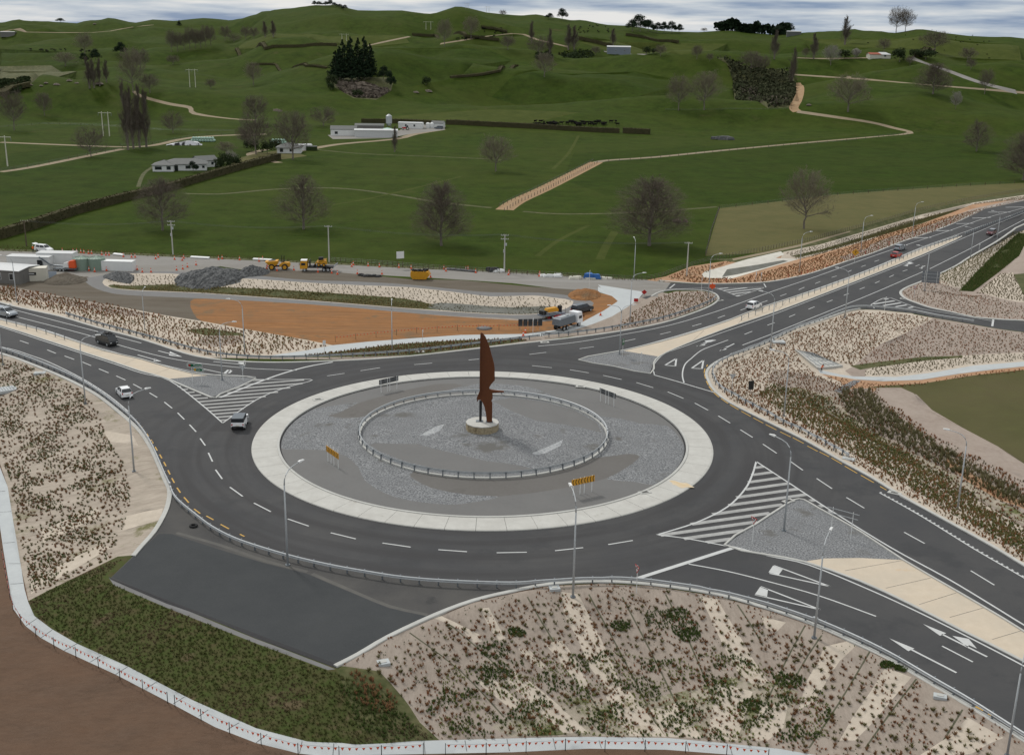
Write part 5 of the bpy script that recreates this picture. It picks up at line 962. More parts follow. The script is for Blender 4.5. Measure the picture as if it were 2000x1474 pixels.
# ------------------------------------------------------------------ vehicles (local x forward, origin on the ground)
def wheel(t,x,y,r,w=.24,rim='galv'):
    wh=MB().cyl((x,y-w/2,r),(x,y+w/2,r),r,n=18).build('wheel','rubber',t); s=1 if y>0 else -1
    MB().cyl((x,y+s*(w/2-.02),r),(x,y+s*(w/2+.015),r),r*.62,n=14).build('rim',rim,wh)
def car(name,label,loc,rz,body,kind='hatch',cat='car',roof=None,L=4.3,Wd=1.8,Hh=1.5,group=None):
    t=thing(name,label,cat,loc,rz,group); h=L/2; w=Wd/2; r=.34 if kind!='jeep' else .42
    belt=Hh*.60; g0=.22+.04*(kind in('suv','jeep','ute'))+(.14 if kind=='jeep' else 0)
    wx=h*.62
    def arch(cx,rr,z):  # wheel arch points right->left along bottom
        return [(cx-rr*math.cos(a),g0+rr*.98*math.sin(a)) for a in np.linspace(0,math.pi,7)]
    bot=[(-h+.03,g0+.1)]+arch(-wx,r*1.12,0)+arch(wx,r*1.12,0)+[(h-.04,g0+.08)]
    if kind=='van': top=[(h,.75),(h-.05,1.0),(h-.30,belt+.05),(-h+.05,belt+.05),(-h,g0+.3)]
    elif kind=='jeep': top=[(h,.6),(h,1.12),(h-.1,1.2),(h-1.35,1.26),(-h+.02,1.26),(-h,g0+.2)]
    elif kind=='ute': top=[(h,.6),(h-.08,.95),(h-1.25,belt+.1),(-h+.02,belt+.12),(-h,g0+.25)]
    else: top=[(h,.5),(h-.06,.70),(h-.35,.84),(h-1.05,belt+.03),(-h+.12,belt+.08),(-h+.02,belt-.12),(-h,g0+.25)]
    b=MB().side(bot+top,w,w-.06).build('body',body,t,bev=.045)
    zt=Hh; 
    if kind=='van': gh=[(h-.32,belt+.05),(h-.95,zt-.05),(-h+.12,zt-.05),(-h+.04,belt+.05)]
    elif kind=='jeep': gh=[(h-1.4,1.26),(h-1.62,zt-.05),(-h+.1,zt-.05),(-h+.03,1.26)]
    elif kind=='ute': gh=[(h-1.25,belt+.08),(h-1.95,zt-.05),(-h+.18,zt-.05),(-h+.05,belt+.1)]
    elif kind=='sedan': gh=[(h-1.1,belt+.03),(h-1.85,zt-.04),(-h+1.15,zt-.04),(-h+.45,belt+.08)]
    elif kind=='suv': gh=[(h-1.1,belt+.03),(h-1.85,zt-.05),(-h+.38,zt-.05),(-h+.10,belt+.07)]
    else: gh=[(h-1.0,belt+.02),(h-1.75,zt-.04),(-h+.62,zt-.04),(-h+.16,belt+.07)]
    wt=w-.27 if kind not in('van','jeep') else w-.12
    MB().side(gh,w-.07,wt).build('window','glass_dark',t,bev=.02)
    # roof skin and pillars
    rp=[(gh[1][0]+.06,zt-.07),(gh[1][0]-.25,zt),(gh[2][0]+.12,zt),(gh[2][0]-.03,zt-.07)]
    MB().side(rp,wt+.025,wt-.02).build('roof',roof or body,t,bev=.02)
    pl=MB(); zl,zh=gh[0][1],zt-.04
    def pil(x0,x1,ww):
        for s in (-1,1): pl.add([(x0,s*(w-.055),zl),(x0+ww,s*(w-.055),zl),(x1+ww,s*(wt+.02),zh),(x1,s*(wt+.02),zh),(x0,s*(w-.12),zl),(x0+ww,s*(w-.12),zl),(x1+ww,s*(wt-.05),zh),(x1,s*(wt-.05),zh)],[(0,1,2,3),(7,6,5,4),(0,4,5,1),(1,5,6,2),(2,6,7,3),(3,7,4,0)])
    pil(gh[0][0]-.06,gh[1][0]-.06,.09); pil((gh[0][0]+gh[3][0])/2,(gh[1][0]+gh[2][0])/2,.08); pil(gh[3][0]+.02,gh[2][0]+.0,.34 if kind in('hatch','suv') else .14)
    pl.build('pillar',body if kind!='jeep' else 'black',t)
    for s in (-1,1):
        MB().box((h-.06,s*(w-.3),.68 if kind!='van' else .72),(.14,.34,.13)).build('headlight','white_paint',t,bev=.02)
        MB().box((-h+.05,s*(w-.17),.86 if kind!='jeep' else .95),(.12,.17,.22)).build('taillight','red',t,bev=.02)
        MB().box((gh[0][0]-.25,s*(w+.09),zl+.06),(.12,.2,.13)).build('mirror',body if kind!='jeep' else 'black',t,bev=.02)
        for q in (-wx,wx): wheel(t,q,s*(w-.1),r)
    MB().box((-h-.01,0,g0+.22),(.1,Wd*.9,.2)).build('rear_bumper','black' if kind in('jeep','ute','van') else body,t,bev=.02)
    MB().box((h-.02,0,g0+.2),(.1,Wd*.9,.2)).build('front_bumper','black' if kind in('jeep','ute','van') else body,t,bev=.02)
    MB().box((-h-.03,0,g0+.42),(.04,.45,.13)).build('number_plate','offwhite',t)
    return t
def head(p,q): a=W0(*p); b=W0(*q); return math.atan2(b[1]-a[1],b[0]-a[0])
def at(px,py): return (*W0(px,py),.0)
DM('car_white',(.80,.81,.82),(.78,.79,.80),1.,rough=.25,spec=.6); DM('car_silver',(.34,.37,.40),(.32,.35,.38),1.,rough=.3,metal=.5,spec=.6); DM('car_black',(.018,.02,.022),(.02,.022,.024),1.,rough=.25,spec=.6); DM('car_red',(.40,.025,.015),(.38,.02,.013),1.,rough=.25,spec=.6); DM('car_maroon',(.10,.012,.02),(.09,.01,.018),1.,rough=.25,spec=.6); DM('car_grey',(.10,.12,.14),(.09,.11,.13),1.,rough=.35,spec=.6)
car('hatchback','white hatchback driving away up the left approach beside the lamp arm',at(243,772),head((262,790),(230,756)),'car_white','hatch',L=4.1,Wd=1.74,Hh=1.5)
car('off_road_vehicle','boxy white off-roader with black hardtop below the hatched triangle',at(469,832),head((466,842),(480,812)),'car_white','jeep','off-road car','car_grey',L=4.3,Wd=1.88,Hh=1.9)
v=car('van','black van with a dark load on its roof rack beside the cream median',at(209,672),head((192,664),(232,677)),'car_black','van','van',L=4.7,Wd=1.75,Hh=1.98)
mb=MB(); mb.box((.5,0,2.1),(1.5,1.2,.26),.1,.85).box((.35,.1,2.3),(1.0,.8,.2),.3,.8).box((.9,-.3,2.25),(.5,.5,.25),.6,.8); mb.build('roof_load','black',v,bev=.05)
MB().box((0,.72,2.02),(3.6,.04,.05)).box((0,-.72,2.02),(3.6,.04,.05)).box((1.5,0,2.02),(.04,1.44,.05)).box((-.2,0,2.02),(.04,1.44,.05)).box((-1.7,0,2.02),(.04,1.44,.05)).build('roof_rack','galv_dark',v)
car('pickup','silver pickup entering at the left edge of the upper carriageway',at(12,617),head((-15,612),(45,625)),'car_silver','ute','pickup',L=5.1,Wd=1.85,Hh=1.8)
car('suv','white car driving away on the right approach above the median',at(1472,602),head((1450,610),(1500,590)),'car_white','suv',L=4.3,Wd=1.8,Hh=1.62)
car('station_wagon','silver grey car beside the red one on the upper right road',at(1757,488),head((1735,496),(1785,478)),'car_silver','suv',L=4.7,Wd=1.82,Hh=1.55)
car('hatchback','bright red car on the upper right road, left of the cream median',at(1750,502),head((1735,508),(1775,493)),'car_red','hatch',L=4.2,Wd=1.78,Hh=1.5)
car('suv','dark red car with a pale roof on the far right carriageway',at(1936,458),head((1955,450),(1915,467)),'car_maroon','suv',roof='car_silver',L=4.5,Wd=1.82,Hh=1.65)
v=car('suv','white estate car with raised tailgate parked on the works road',at(86,491),head((68,488),(104,492)),'car_white','suv',L=4.7,Wd=1.85,Hh=1.75)
MB().add([(-2.3,-.7,1.72),(-2.3,.7,1.72),(-3.1,.65,1.95),(-3.1,-.65,1.95),(-2.3,-.7,1.66),(-2.3,.7,1.66),(-3.1,.65,1.89),(-3.1,-.65,1.89)],[(3,2,1,0),(4,5,6,7),(0,1,5,4),(2,3,7,6),(1,2,6,5),(3,0,4,7)]).build('tailgate','car_white',v)
car('pickup','black pickup with a canopy parked at the end of the grey works track',at(1137,609),head((1124,611),(1158,603)),'car_black','ute','pickup',roof='car_grey',L=5.2,Wd=1.88,Hh=1.82)
# dumper
x,y=W0(545,526); t=thing('site_dumper','yellow site dumper with raised front skip on the works road','dumper',(x,y,0),math.pi+R(3))
for q in (-1.5,1.55):
    for s in (-1,1): wheel(t,q,s*.95,.72,.5,'yellow')
MB().side([(.2,1.3),(.9,.95),(2.2,1.0),(3.1,1.95),(2.6,2.0),(.1,2.2)],.95,1.15).build('skip','yellow',t,bev=.05); MB().side([(.5,1.95),(2.6,1.95),(1.6,2.35),(.9,2.3)],.7,.3).build('load','rock_dark',t)
MB().side([(-2.6,.7),(-.2,.7),(-.2,1.3),(-1.0,1.75),(-2.5,1.75),(-2.7,1.3)],.75,.65).build('engine_cover','yellow',t,bev=.05); MB().box((0,0,.8),(3.2,.7,.3)).build('chassis','black',t)
rb=MB()
for s in (-.5,.5): rb.tube([(-.7,s,1.6),(-.7,s,3.3),(-1.3,s,3.3),(-1.3,s,1.7)],.05,6)
rb.build('roll_bar','black',t); MB().box((-1.,0,1.85),(.5,.5,.15)).box((-1.2,0,2.1),(.12,.5,.5)).build('seat','black',t,bev=.03)
def truck_base(t,L,cabm,cabx,W=2.2,axles=(1.6,-1.6),hc=2.5):
    MB().box((0,0,.85),(L,.9,.22)).build('chassis','black',t)
    MB().side([(cabx-.9,.75),(cabx+.85,.6),(cabx+.9,1.45),(cabx+.65,hc),(cabx-.85,hc),(cabx-.9,1.)],W/2,W/2-.1).build('cab',cabm,t,bev=.07)
    MB().add([(cabx+.915,-W*.42,1.55),(cabx+.915,W*.42,1.55),(cabx+.72,W*.38,hc-.22),(cabx+.72,-W*.38,hc-.22)],[(0,1,2,3)]).build('windscreen','glass_dark',t)
    for s in (-1,1): MB().box((cabx+.05,s*(W/2-.02),1.8),(.95,.05,.55)).build('side_window','glass_dark',t); MB().box((cabx+.85,s*W*.36,.9),(.12,.3,.2)).build('headlight','white_paint',t); MB().box((cabx+.95,s*(W/2+.14),1.9),(.1,.18,.45)).build('mirror','black',t)
    for q in axles:
        for s in (-1,1): wheel(t,q,s*(W/2-.18),.45,.32)
x,y=W0(620,529); t=thing('tilt_tray_truck','yellow flatbed truck with white cab roof on the works road','truck',(x,y,0),math.pi+R(4))
truck_base(t,7.6,'yellow',3.1,2.3,(2.9,-1.6,-2.6)); MB().box((3.05,0,2.6),(1.5,2.,.16)).build('cab_roof','white_paint',t,bev=.05)
MB().box((-.9,0,1.12),(5.8,2.3,.16)).build('tray','black',t); MB().box((1.7,0,1.9),(.15,2.2,1.5)).build('headboard','black',t); MB().add([(-3.8,-1,1.1),(-3.8,1,1.1),(-4.7,1,1.9),(-4.7,-1,1.9),(-3.8,-1,1.0),(-3.8,1,1.0),(-4.8,1,1.8),(-4.8,-1,1.8)],[(0,1,2,3),(7,6,5,4),(0,4,5,1),(1,5,6,2),(2,6,7,3),(3,7,4,0)]).build('ramp','galv_dark',t)
l=thing('skid_loader','yellow and black skid loader carried on the yellow truck','loader',(x+1.0,y+.1,1.2),math.pi+R(4))
for q in (-.6,.6):
    for s in (-1,1): wheel(l,q,s*.75,.38,.3,'yellow')
MB().side([(-1.3,.4),(1.,.4),(1.,.95),(-1.2,1.35)],.62).build('hull','yellow',l,bev=.05); MB().side([(-.5,1.1),(.7,.95),(.6,2.05),(-.45,2.1)],.5,.45).build('cab','black',l,bev=.04)
for s in (-.68,.68): MB().tube([(-1.2,s,1.55),(.9,s,1.2),(1.4,s,.5)],.1,5).build('arm','yellow',l)
MB().side([(1.3,.1),(1.9,.1),(1.45,.65)],.85).build('bucket','black',l)
# yellow skip bin
x,y=W0(821,545); t=thing('skip_bin','yellow open skip filled with dark scrap beside the works road','skip bin',(x,y,0),R(-3))
MB().side([(-1.7,.1),(1.4,.1),(2.3,1.2),(1.9,1.9),(-2.1,1.9),(-2.2,.9)],1.0,1.1).build('bin','yellow',t,bev=.04); mb=MB(); rr=random.Random(3)
for i in range(26): mb.box((rr.uniform(-1.9,1.8),rr.uniform(-.8,.8),2.0+rr.random()*.25),(rr.uniform(.3,.9),rr.uniform(.1,.5),rr.uniform(.1,.4)),rr.random()*3)
mb.build('scrap','black',t)
# tanker truck
x,y=W0(1107,640); t=thing('tanker_truck','white cab tanker truck with grey steel tank parked on the pale path','truck',(x,y,0),head((1085,646),(1132,631)))
truck_base(t,7.2,'car_white',2.9,2.3,(2.6,-1.3,-2.4),2.8); MB().side([(-3.5,1.05),(1.5,1.05),(1.5,2.35),(1.3,2.5),(-3.3,2.5),(-3.5,2.3)],1.12,.95).build('tank','galv_dark',t,bev=.1)
MB().box((-1.,0,2.54),(3.6,.8,.06)).box((-.2,0,2.62),(.6,.6,.14)).build('walkway','galv',t); MB().tube([(-3.6,-.4,1.),(-4.6,-.9,.3),(-5.5,.1,.1),(-7,.9,.06),(-8.5,-.2,.06)],.06,6).build('hose','black',t)
# hydroseeding trailer
x,y=W0(1077,620); t=thing('hydroseeder_trailer','dark trailer carrying a yellow machine beside the pond outlet','trailer',(x,y,0),head((1055,622),(1100,615)))
MB().box((0,0,.75),(5.6,2.1,.28)).build('deck','steel_blue',t,bev=.03); MB().side([(-1.4,1.25),(1.3,1.25),(1.4,1.6),(1.1,2.05),(-1.3,2.05),(-1.5,1.6)],.65,.5).build('machine','yellow',t,bev=.08); MB().box((-2.2,0,1.3),(1.,1.3,.8)).box((2.2,.2,1.5),(.5,.9,1.3)).build('pump','black',t,bev=.05)
for s in (-1,1):
    for q in (-.5,.5): wheel(t,q,s*1.,.36,.22)
fr=MB()
for q in (-2.7,-1.7,1.8,2.7):
    for s in (-1,1): fr.box((q,s*1.,1.4),(.06,.06,1.1))
fr.build('rail','galv_dark',t)
# drilling rig on trailer
x,y=W0(130,529); t=thing('screening_machine','white and orange conveyor machine on a trailer before the white cabins','machine',(x,y,0),R(178))
MB().box((0,0,.6),(5.4,1.8,.18)).build('deck','galv_dark',t)
for q in (.3,1.1):
    for s in (-1,1): wheel(t,q,s*.9,.33,.2)
MB().side([(-2.4,.8),(-.9,.8),(-1.,2.4),(-2.2,2.6)],.7,.6).build('engine_housing','orange',t,bev=.06); MB().side([(-.8,.8),(.6,.9),(.4,1.9),(-.6,2.2)],.5,.4).build('drum','white_paint',t,bev=.08)
cv=MB(); cv.tube([(.2,0,1.1),(3.6,0,1.3),(6.2,0,3.1)],.18,5); cv.build('conveyor','galv_dark',t); ld=MB()
for s in (-.4,.4): ld.tube([(3,s,.1),(6.,s,2.9)],.05,4)
ld.tube([(5,0,.0),(5.6,0,2.7)],.06,4); ld.build('support','galv',t)
# red gear, blue tarp
def gear(name,px,py,label,cat,m,d,rz=0,n=6,seed=1):
    x,y,z=G(px,py); t=thing(name,label,cat,(x,y,z),R(rz)); rr=random.Random(seed); mb=MB()
    for i in range(n): mb.box((rr.uniform(-d[0],d[0])*.5,rr.uniform(-d[1],d[1])*.5,d[2]*rr.uniform(.3,.55)),(d[0]*rr.uniform(.3,.6),d[1]*rr.uniform(.4,.8),d[2]*rr.uniform(.6,1)),rr.uniform(-.5,.5),rr.uniform(.5,.9))
    mb.build('heap',m,t,bev=.04); return t
gear('tarpaulin_heap',1151,544,'crumpled blue tarpaulin bundle lying at the far edge of the works road','tarpaulin','blue',(4,1.6,1.3),0,8,2); gear('tarpaulin_heap',1076,540,'crumpled white sheeting heap at the far edge of the works road','tarpaulin','white_paint',(4.2,1.4,.7),0,8,4); gear('sheeting_heap',976,531,'small white sheeting heap beside the ringed power pole','tarpaulin','white_paint',(2.2,1.2,.7),0,6,5); gear('black_pipe_heap',961,530,'small black heap of scrap left of the ringed power pole','scrap heap','black',(2.6,1.4,1.1),0,8,6)
gear('timber_heap',1126,544,'pale rubble and timber heap left of the blue tarpaulin','scrap heap','offwhite',(3,1.4,.7),0,7,7); gear('timber_heap',1172,544,'pale planks scattered right of the blue tarpaulin','scrap heap','offwhite',(5,1.6,.4),0,9,8); gear('fuel_can_heap',147,527,'small red gear heap beside the green tanks','gear heap','red',(2.6,1.,.6),0,5,9)
gear('barrier_heap',1090,621,'red and white road barriers heaped beside the dark trailer','barrier heap','red',(4.5,1.,.7),0,9,10); gear('barrier_heap',1134,612,'red plastic drum beside the black pickup','drum','red',(1.2,.9,.8),0,2,11); gear('concrete_block',1066,621,'small yellow crate standing below the trailer','crate','yellow',(.7,.6,1.),0,2,12)
gear('debris_heap',727,540,'dark scrap and tyre pieces lying on the bare soil','scrap heap','black',(4,1.2,.5),0,9,14); gear('tree_stump_heap',1410,273,'dark burnt log heap in the pasture above the farm track','log heap','rock_dark',(9,4,2.2),0,14,15); gear('tree_stump_heap',1329,434,'small pale stump heap beside the widest bare tree','log heap','wood',(3.5,2,1.),0,7,16)
def pipe_bundle(px0,px1,label,m='white_paint',k=3):
    a=np.array(G(*px0)); b_=np.array(G(*px1)); t=thing('pipe_bundle',label,'pipe bundle',tuple(a)); d=b_-a; mb=MB()
    for i in range(k): mb.tube([(0,i*.45,.2),(d[0],d[1]+i*.45,.2+d[2])],.2,8)
    mb.build('pipe',m,t)
pipe_bundle((221,498),(240,500),'short white pipe bundle lying right of the parked white estate'); pipe_bundle((372,504),(408,506),'white pipe bundle beside the pale power pole at left'); pipe_bundle((494,508),(530,510),'white pipe bundle left of the yellow dumper'); pipe_bundle((872,527),(930,532),'long dark pipe bundle along the pasture fence','rock_dark')
x,y=W0(378,1028); t=thing('tyre','old black tyre lying on the dark stub road','tyre',(x,y,0)); V=[];Fc=[]
for i in range(20):
    for j in range(8):
        a=2*math.pi*i/20; b_=2*math.pi*j/8; r=.36+.13*math.cos(b_); V.append((r*math.cos(a),r*math.sin(a),.13+.12*math.sin(b_))); Fc.append((i*8+j,((i+1)%20)*8+j,((i+1)%20)*8+(j+1)%8,i*8+(j+1)%8))
MB().add(V,Fc).build('casing','rubber',t,True)
tb=dup(t,(*W0(705,538),.0),label='black tyre lying on the bare soil behind the pond'); tb.scale=(1.6,)*3
# ------------------------------------------------------------------ people
def person(px,py,rz,label,vest,bend=0,h=1.78,loc=None,arms=0):
    x,y,z=loc or G(px,py); t=thing('person',label,'person',(x,y,z),R(rz)); s=h/1.78
    me=bpy.data.meshes.new('body'); J=[(0,0,.95),(0,.02*0+bend*.12,1.12),(0,bend*.28,1.38),(0,bend*.36,1.50),(0,bend*.46,1.56),(0,bend*.5,1.66),(0,bend*.52,1.74),
      (.10,0,.90),(.12,.03,.50),(.13,-.02,.09),(.14,.12,.04),(-.10,0,.90),(-.13,-.02,.50),(-.15,-.06,.09),(-.15,.08,.04),
      (.18,bend*.28,1.42),(.25,bend*.3+.05,1.15),(.22,bend*.4+.22+arms,.98+arms),(.21,bend*.4+.30+arms,.96+arms),(-.18,bend*.28,1.42),(-.25,bend*.3+.03,1.15),(-.23,bend*.4+.18,.95),(-.22,bend*.4+.26,.92)]
    E=[(0,1),(1,2),(2,3),(3,4),(4,5),(5,6),(0,7),(7,8),(8,9),(9,10),(0,11),(11,12),(12,13),(13,14),(2,15),(15,16),(16,17),(17,18),(2,19),(19,20),(20,21),(21,22)]
    rad=[.15,.14,.16,.07,.075,.095,.06,.09,.065,.05,.045,.09,.065,.05,.045,.065,.05,.038,.035,.065,.05,.038,.035]
    me.from_pydata([(a*s,b*s,c*s) for a,b,c in J],E,[]); o=bpy.data.objects.new('body',me); col.objects.link(o)
    md=o.modifiers.new('s','SKIN'); sv=me.skin_vertices[0].data
    for v_,r in zip(sv,rad): v_.radius=(r*s,r*s*.85)
    sv[0].use_root=True
    o.modifiers.new('u','SUBSURF').levels=1; bpy.context.view_layer.update()
    m2=bpy.data.meshes.new_from_object(o.evaluated_get(bpy.context.evaluated_depsgraph_get())); bpy.data.objects.remove(o)
    for k in ('skin','dark','vest'): pass
    m2.materials.clear()
    for k in ('skin','trousers',vest): m2.materials.append(MT[k])
    for p in m2.polygons:
        c=p.center; p.material_index=0 if c.z>1.5*s else (1 if c.z<.93*s else 2)
        if c.z<1.1*s and abs(c.x)>.19*s and c.y>.15*s: p.material_index=0
        p.use_smooth=True
    bo=bpy.data.objects.new('body',m2); col.objects.link(bo); bo.parent=t
    hh=(0,bend*.52*s,1.70*s)
    MB().tube([(hh[0],hh[1],hh[2]-.02),(hh[0],hh[1],hh[2]+.08),(hh[0],hh[1],hh[2]+.13)],[.125,.115,.03],12).build('hard_hat','white_paint' if bend==0 else 'black',t,True)
DM('trousers',(.02,.022,.03),(.03,.03,.04),3.,rough=.9); DM('vest_orange',(.8,.16,.03),(.7,.13,.025),6.,rough=.8)
person(65,493,0,'person in an orange hi-vis vest standing behind the parked white estate','vest_orange'); person(1604,727,200,'person in an orange hi-vis vest crouching by the patterned wall','vest_orange',bend=.8,h=1.6)
# ------------------------------------------------------------------ buildings
def house(name,label,cat,px,py,L,Wd,h,rz,wall,roof,pitch=.35,eave=.35,wins=(),wmat='glass_dark',doors=(),gable=True,loc=None,rm=None,sink=.4):
    x,y,z=loc or G(px,py); t=thing(name,label,cat,(x,y,z),R(rz)); rh=Wd/2*pitch
    MB().add([(-L/2,-Wd/2,-sink),(L/2,-Wd/2,-sink),(L/2,Wd/2,-sink),(-L/2,Wd/2,-sink),(-L/2,-Wd/2,h),(L/2,-Wd/2,h),(L/2,Wd/2,h),(-L/2,Wd/2,h),(-L/2,0,h+(rh if gable else .02)),(L/2,0,h+(rh if gable else .02))],[(0,1,5,4),(2,3,7,6),(1,2,6,9,5),(3,0,4,8,7),(4,5,9,8),(6,7,8,9)]).build('wall',wall,t)
    e=eave; th=.12; a=L/2+e; b_=Wd/2+e; zl=h-e*pitch
    if gable: V=[(-a,-b_,zl+.03),(a,-b_,zl+.03),(a,0,h+rh+.03),(-a,0,h+rh+.03),(a,b_,zl+.03),(-a,b_,zl+.03)]
    else: V=[(-a,-b_,zl+.03),(a,-b_,zl+.03),(a-b_,0,h+rh+.03),(-a+b_,0,h+rh+.03),(a,b_,zl+.03),(-a,b_,zl+.03)]
    V=V+[(p[0],p[1],p[2]+th) for p in V]; F_=[(6,7,8,9),(9,8,10,11),(3,2,1,0),(5,4,2,3),(0,1,7,6),(4,5,11,10),(1,2,8,7),(2,4,10,8),(5,3,9,11),(3,0,6,9)]
    if not gable: F_+=[(7,10,8),(6,9,11),(4,1,2),(0,5,3)]
    MB().add(V,F_).build('roof',roof,t)
    for (sd,u,zc,ww,hh) in wins:
        if sd in 'fb':
            yy=-Wd/2 if sd=='f' else Wd/2; s=-1 if sd=='f' else 1; f=MB().box((u,yy+s*.02,zc),(ww+.16,.06,hh+.16)).build('window','white_paint',t); MB().box((u,yy+s*.045,zc),(ww,.05,hh)).build('pane',wmat,f)
        else:
            xx=L/2 if sd=='r' else -L/2; s=1 if sd=='r' else -1; f=MB().box((xx+s*.02,u,zc),(.06,ww+.16,hh+.16)).build('window','white_paint',t); MB().box((xx+s*.045,u,zc),(.05,ww,hh)).build('pane',wmat,f)
    for (sd,u,ww,hh,m) in doors:
        if sd=='f': MB().box((u,-Wd/2-.03,hh/2),(ww,.06,hh)).build('door',m,t)
        else: MB().box((L/2+.03 if sd=='r' else -L/2-.03,u,hh/2),(.06,ww,hh)).build('door',m,t)
    return t
house('site_office','long grey site office with a pale roof cut by the left edge','site office',8,546,13,7,2.9,-13,'grey_wall','roof_pale',.10,.25,[('f',4.6,1.6,.9,1.3),('f',1.5,1.6,.9,1.3),('f',-2.,1.6,.9,1.3)],doors=[('r',-1.5,.9,2.,'grey_wall')])
house('site_cabin','white site cabin with one dark window behind the long grey office','site cabin',62,524,10,3.2,2.9,-3,'white_paint','roof_pale',.04,.12,[('f',2.9,1.6,1.3,1.5)])
house('site_cabin','plain white site cabin between the windowed cabin and green tanks','site cabin',114,521,8.5,3.2,3.4,-2,'white_paint','roof_pale',.04,.12,doors=[('f',-2.5,.9,2.,'offwhite')])
t=house('shipping_container','cream container with a dark sign panel beside the grey office','container',62,547,6.8,2.7,2.75,15,'offwhite','offwhite',.01,.02,[])
mb=MB()
for i in range(24): mb.box((-3.3+i*.287,-1.37,1.35),(.12,.05,2.4))
mb.build('corrugation','offwhite',t); MB().box((.3,-1.43,1.7),(1.9,.04,.62)).build('sign_panel','black',t); MB().box((.3,-1.46,1.7),(1.1,.02,.16)).build('lettering','white_paint',t)
house('shipping_container','long low white tank container to the right of the green tanks','container',226,527,9,2.4,2.1,-3,'white_paint','white_paint',.02,.03)
MB().side([(-2,0),(2,0),(2,.1),(1.9,1.2),(-2.1,1.2)],.06).build('leaning_panel','steel_blue',None) if False else None
x,y,z=G(88,543); t=thing('leaning_panel','blue grey sheet panel leaning beside the cream container','panel',(x,y,z),R(14)); MB().add([(-2.4,0,0),(2.4,0,0),(2.4,1.,1.25),(-2.4,1.,1.25),(-2.4,.08,0),(2.4,.08,0),(2.4,1.08,1.25),(-2.4,1.08,1.25)],[(0,1,2,3),(7,6,5,4),(0,4,5,1),(1,5,6,2),(2,6,7,3),(3,7,4,0)]).build('sheet','steel_blue',t)
for (px,l) in ((161,'left of the two round pale green water tanks in the works yard'),(190,'right of the two round pale green water tanks in the works yard')):
    x,y=W0(px,526); t=thing('water_tank',l,'water tank',(x,y,0)); MB().tube([(0,0,0),(0,0,2.6),(0,0,2.7)],[1.95,1.95,1.85],28).build('tank','tank_green',t); MB().tube([(0,0,2.7),(0,0,3.15),(0,0,3.2)],[2.0,.35,.3],28).build('lid','tank_green',t)
    rb=MB()
    for k in range(14): a=2*math.pi*k/14; rb.tube([(1.95*math.cos(a),1.95*math.sin(a),2.74),(.35*math.cos(a),.35*math.sin(a),3.18)],.035,4)
    rb.build('roof_rib','tank_green',t)
# farm buildings
t=house('farmhouse','white farmhouse with grey hip roof beside the long clipped hedge','house',362,331,17,9,2.7,14,'white_paint','roof_grey',.36,.6,[('f',-6.5,1.4,1.8,1.2),('f',1.2,1.4,1.8,1.2),('f',4.8,1.5,1.,1.),('f',7.2,1.5,1.,1.),('l',0,1.4,2.4,1.3)],doors=[('f',-3.4,1.6,2.1,'glass_dark')],gable=False)
MB().add([(-4.6,-4.5,0),(-.4,-4.5,0),(-.4,-6.6,0),(-4.6,-6.6,0),(-4.6,-4.5,2.6),(-.4,-4.5,2.6),(-.4,-6.6,2.6),(-4.6,-6.6,2.6)],[(3,2,6,7),(0,3,7,4),(2,1,5,6),(4,7,6,5)]).build('porch','white_paint',t) if False else None
house('farmhouse_wing','white gabled wing at the left end of the farmhouse','house wing',322,333,8,8.5,2.6,8,'white_paint','roof_grey',.36,.5,[('f',-1.8,1.4,2.6,1.3),('f',2.2,1.4,1.6,1.3)],gable=False)
house('farmhouse_wing','white gabled wing at the right end of the farmhouse','house wing',400,325,8,7,2.8,40,'white_paint','roof_grey',.42,.5,[('f',-1.5,1.5,1.3,1.1),('f',1.8,1.5,1.,1.1),('r',0,1.5,1.6,1.1)])
house('bungalow','white bungalow with dark grey roof behind a bare tree','house',566,298,11,8,2.7,6,'white_paint','roof_grey',.42,.6,[('f',1.2,1.4,1.8,1.2),('f',-3.4,1.4,1.5,1.6)],gable=False); house('bungalow_wing','white flat roofed wing at the right of the bungalow','house wing',590,293,9,6,2.5,18,'white_paint','roof_pale',.05,.1,[('f',-1.5,1.4,1.2,1.1),('f',2,1.4,.9,1.)])
house('garden_shed','small dark green shed right of the white bungalow','shed',609,294,5,3,1.9,4,'leaves_dark','roof_grey',.1,.1)
house('barn','white gabled milking shed with a window, left of two','shed',672,264,14,9,3.4,6,'white_paint','roof_grey',.35,.3,[('f',-4,1.6,1.6,1.4),('l',-1,1.8,1.4,1.6)],doors=[('l',2,1.8,2.2,'glass_dark')]); house('barn','pale lean-to shed joined to the gabled milking shed','shed',692,264,9,8,3.,4,'roof_pale','roof_pale',.12,.2)
house('barn','long low pale grey shed with pale roof in the farm yard','shed',735,267,23,9,3.6,5,'roof_pale','roof_pale',.10,.3); house('barn','dark roofed low building behind the long pale shed','shed',722,256,16,7,3.2,5,'grey_wall','roof_grey',.25,.3)
x,y,z=G(760,257); t=thing('silo','grey metal silo on legs behind the long pale shed','silo',(x,y,z)); MB().tube([(0,0,3.2),(0,0,4.6),(0,0,8.6),(0,0,9.6)],[.4,1.7,1.7,.4],18).build('hopper','galv',t)
for k in range(4): a=R(45+90*k); MB().tube([(1.5*math.cos(a),1.5*math.sin(a),-.1),(1.5*math.cos(a),1.5*math.sin(a),4.8)],.1,6).build('leg','galv_dark',t)
x,y,z=G(757,259); t=thing('water_tank','low pale turquoise water tank beside the silo','water tank',(x,y,z)); MB().tube([(0,0,0),(0,0,2.2),(0,0,2.6)],[2.6,2.6,.3],20).build('tank','silage_green',t)
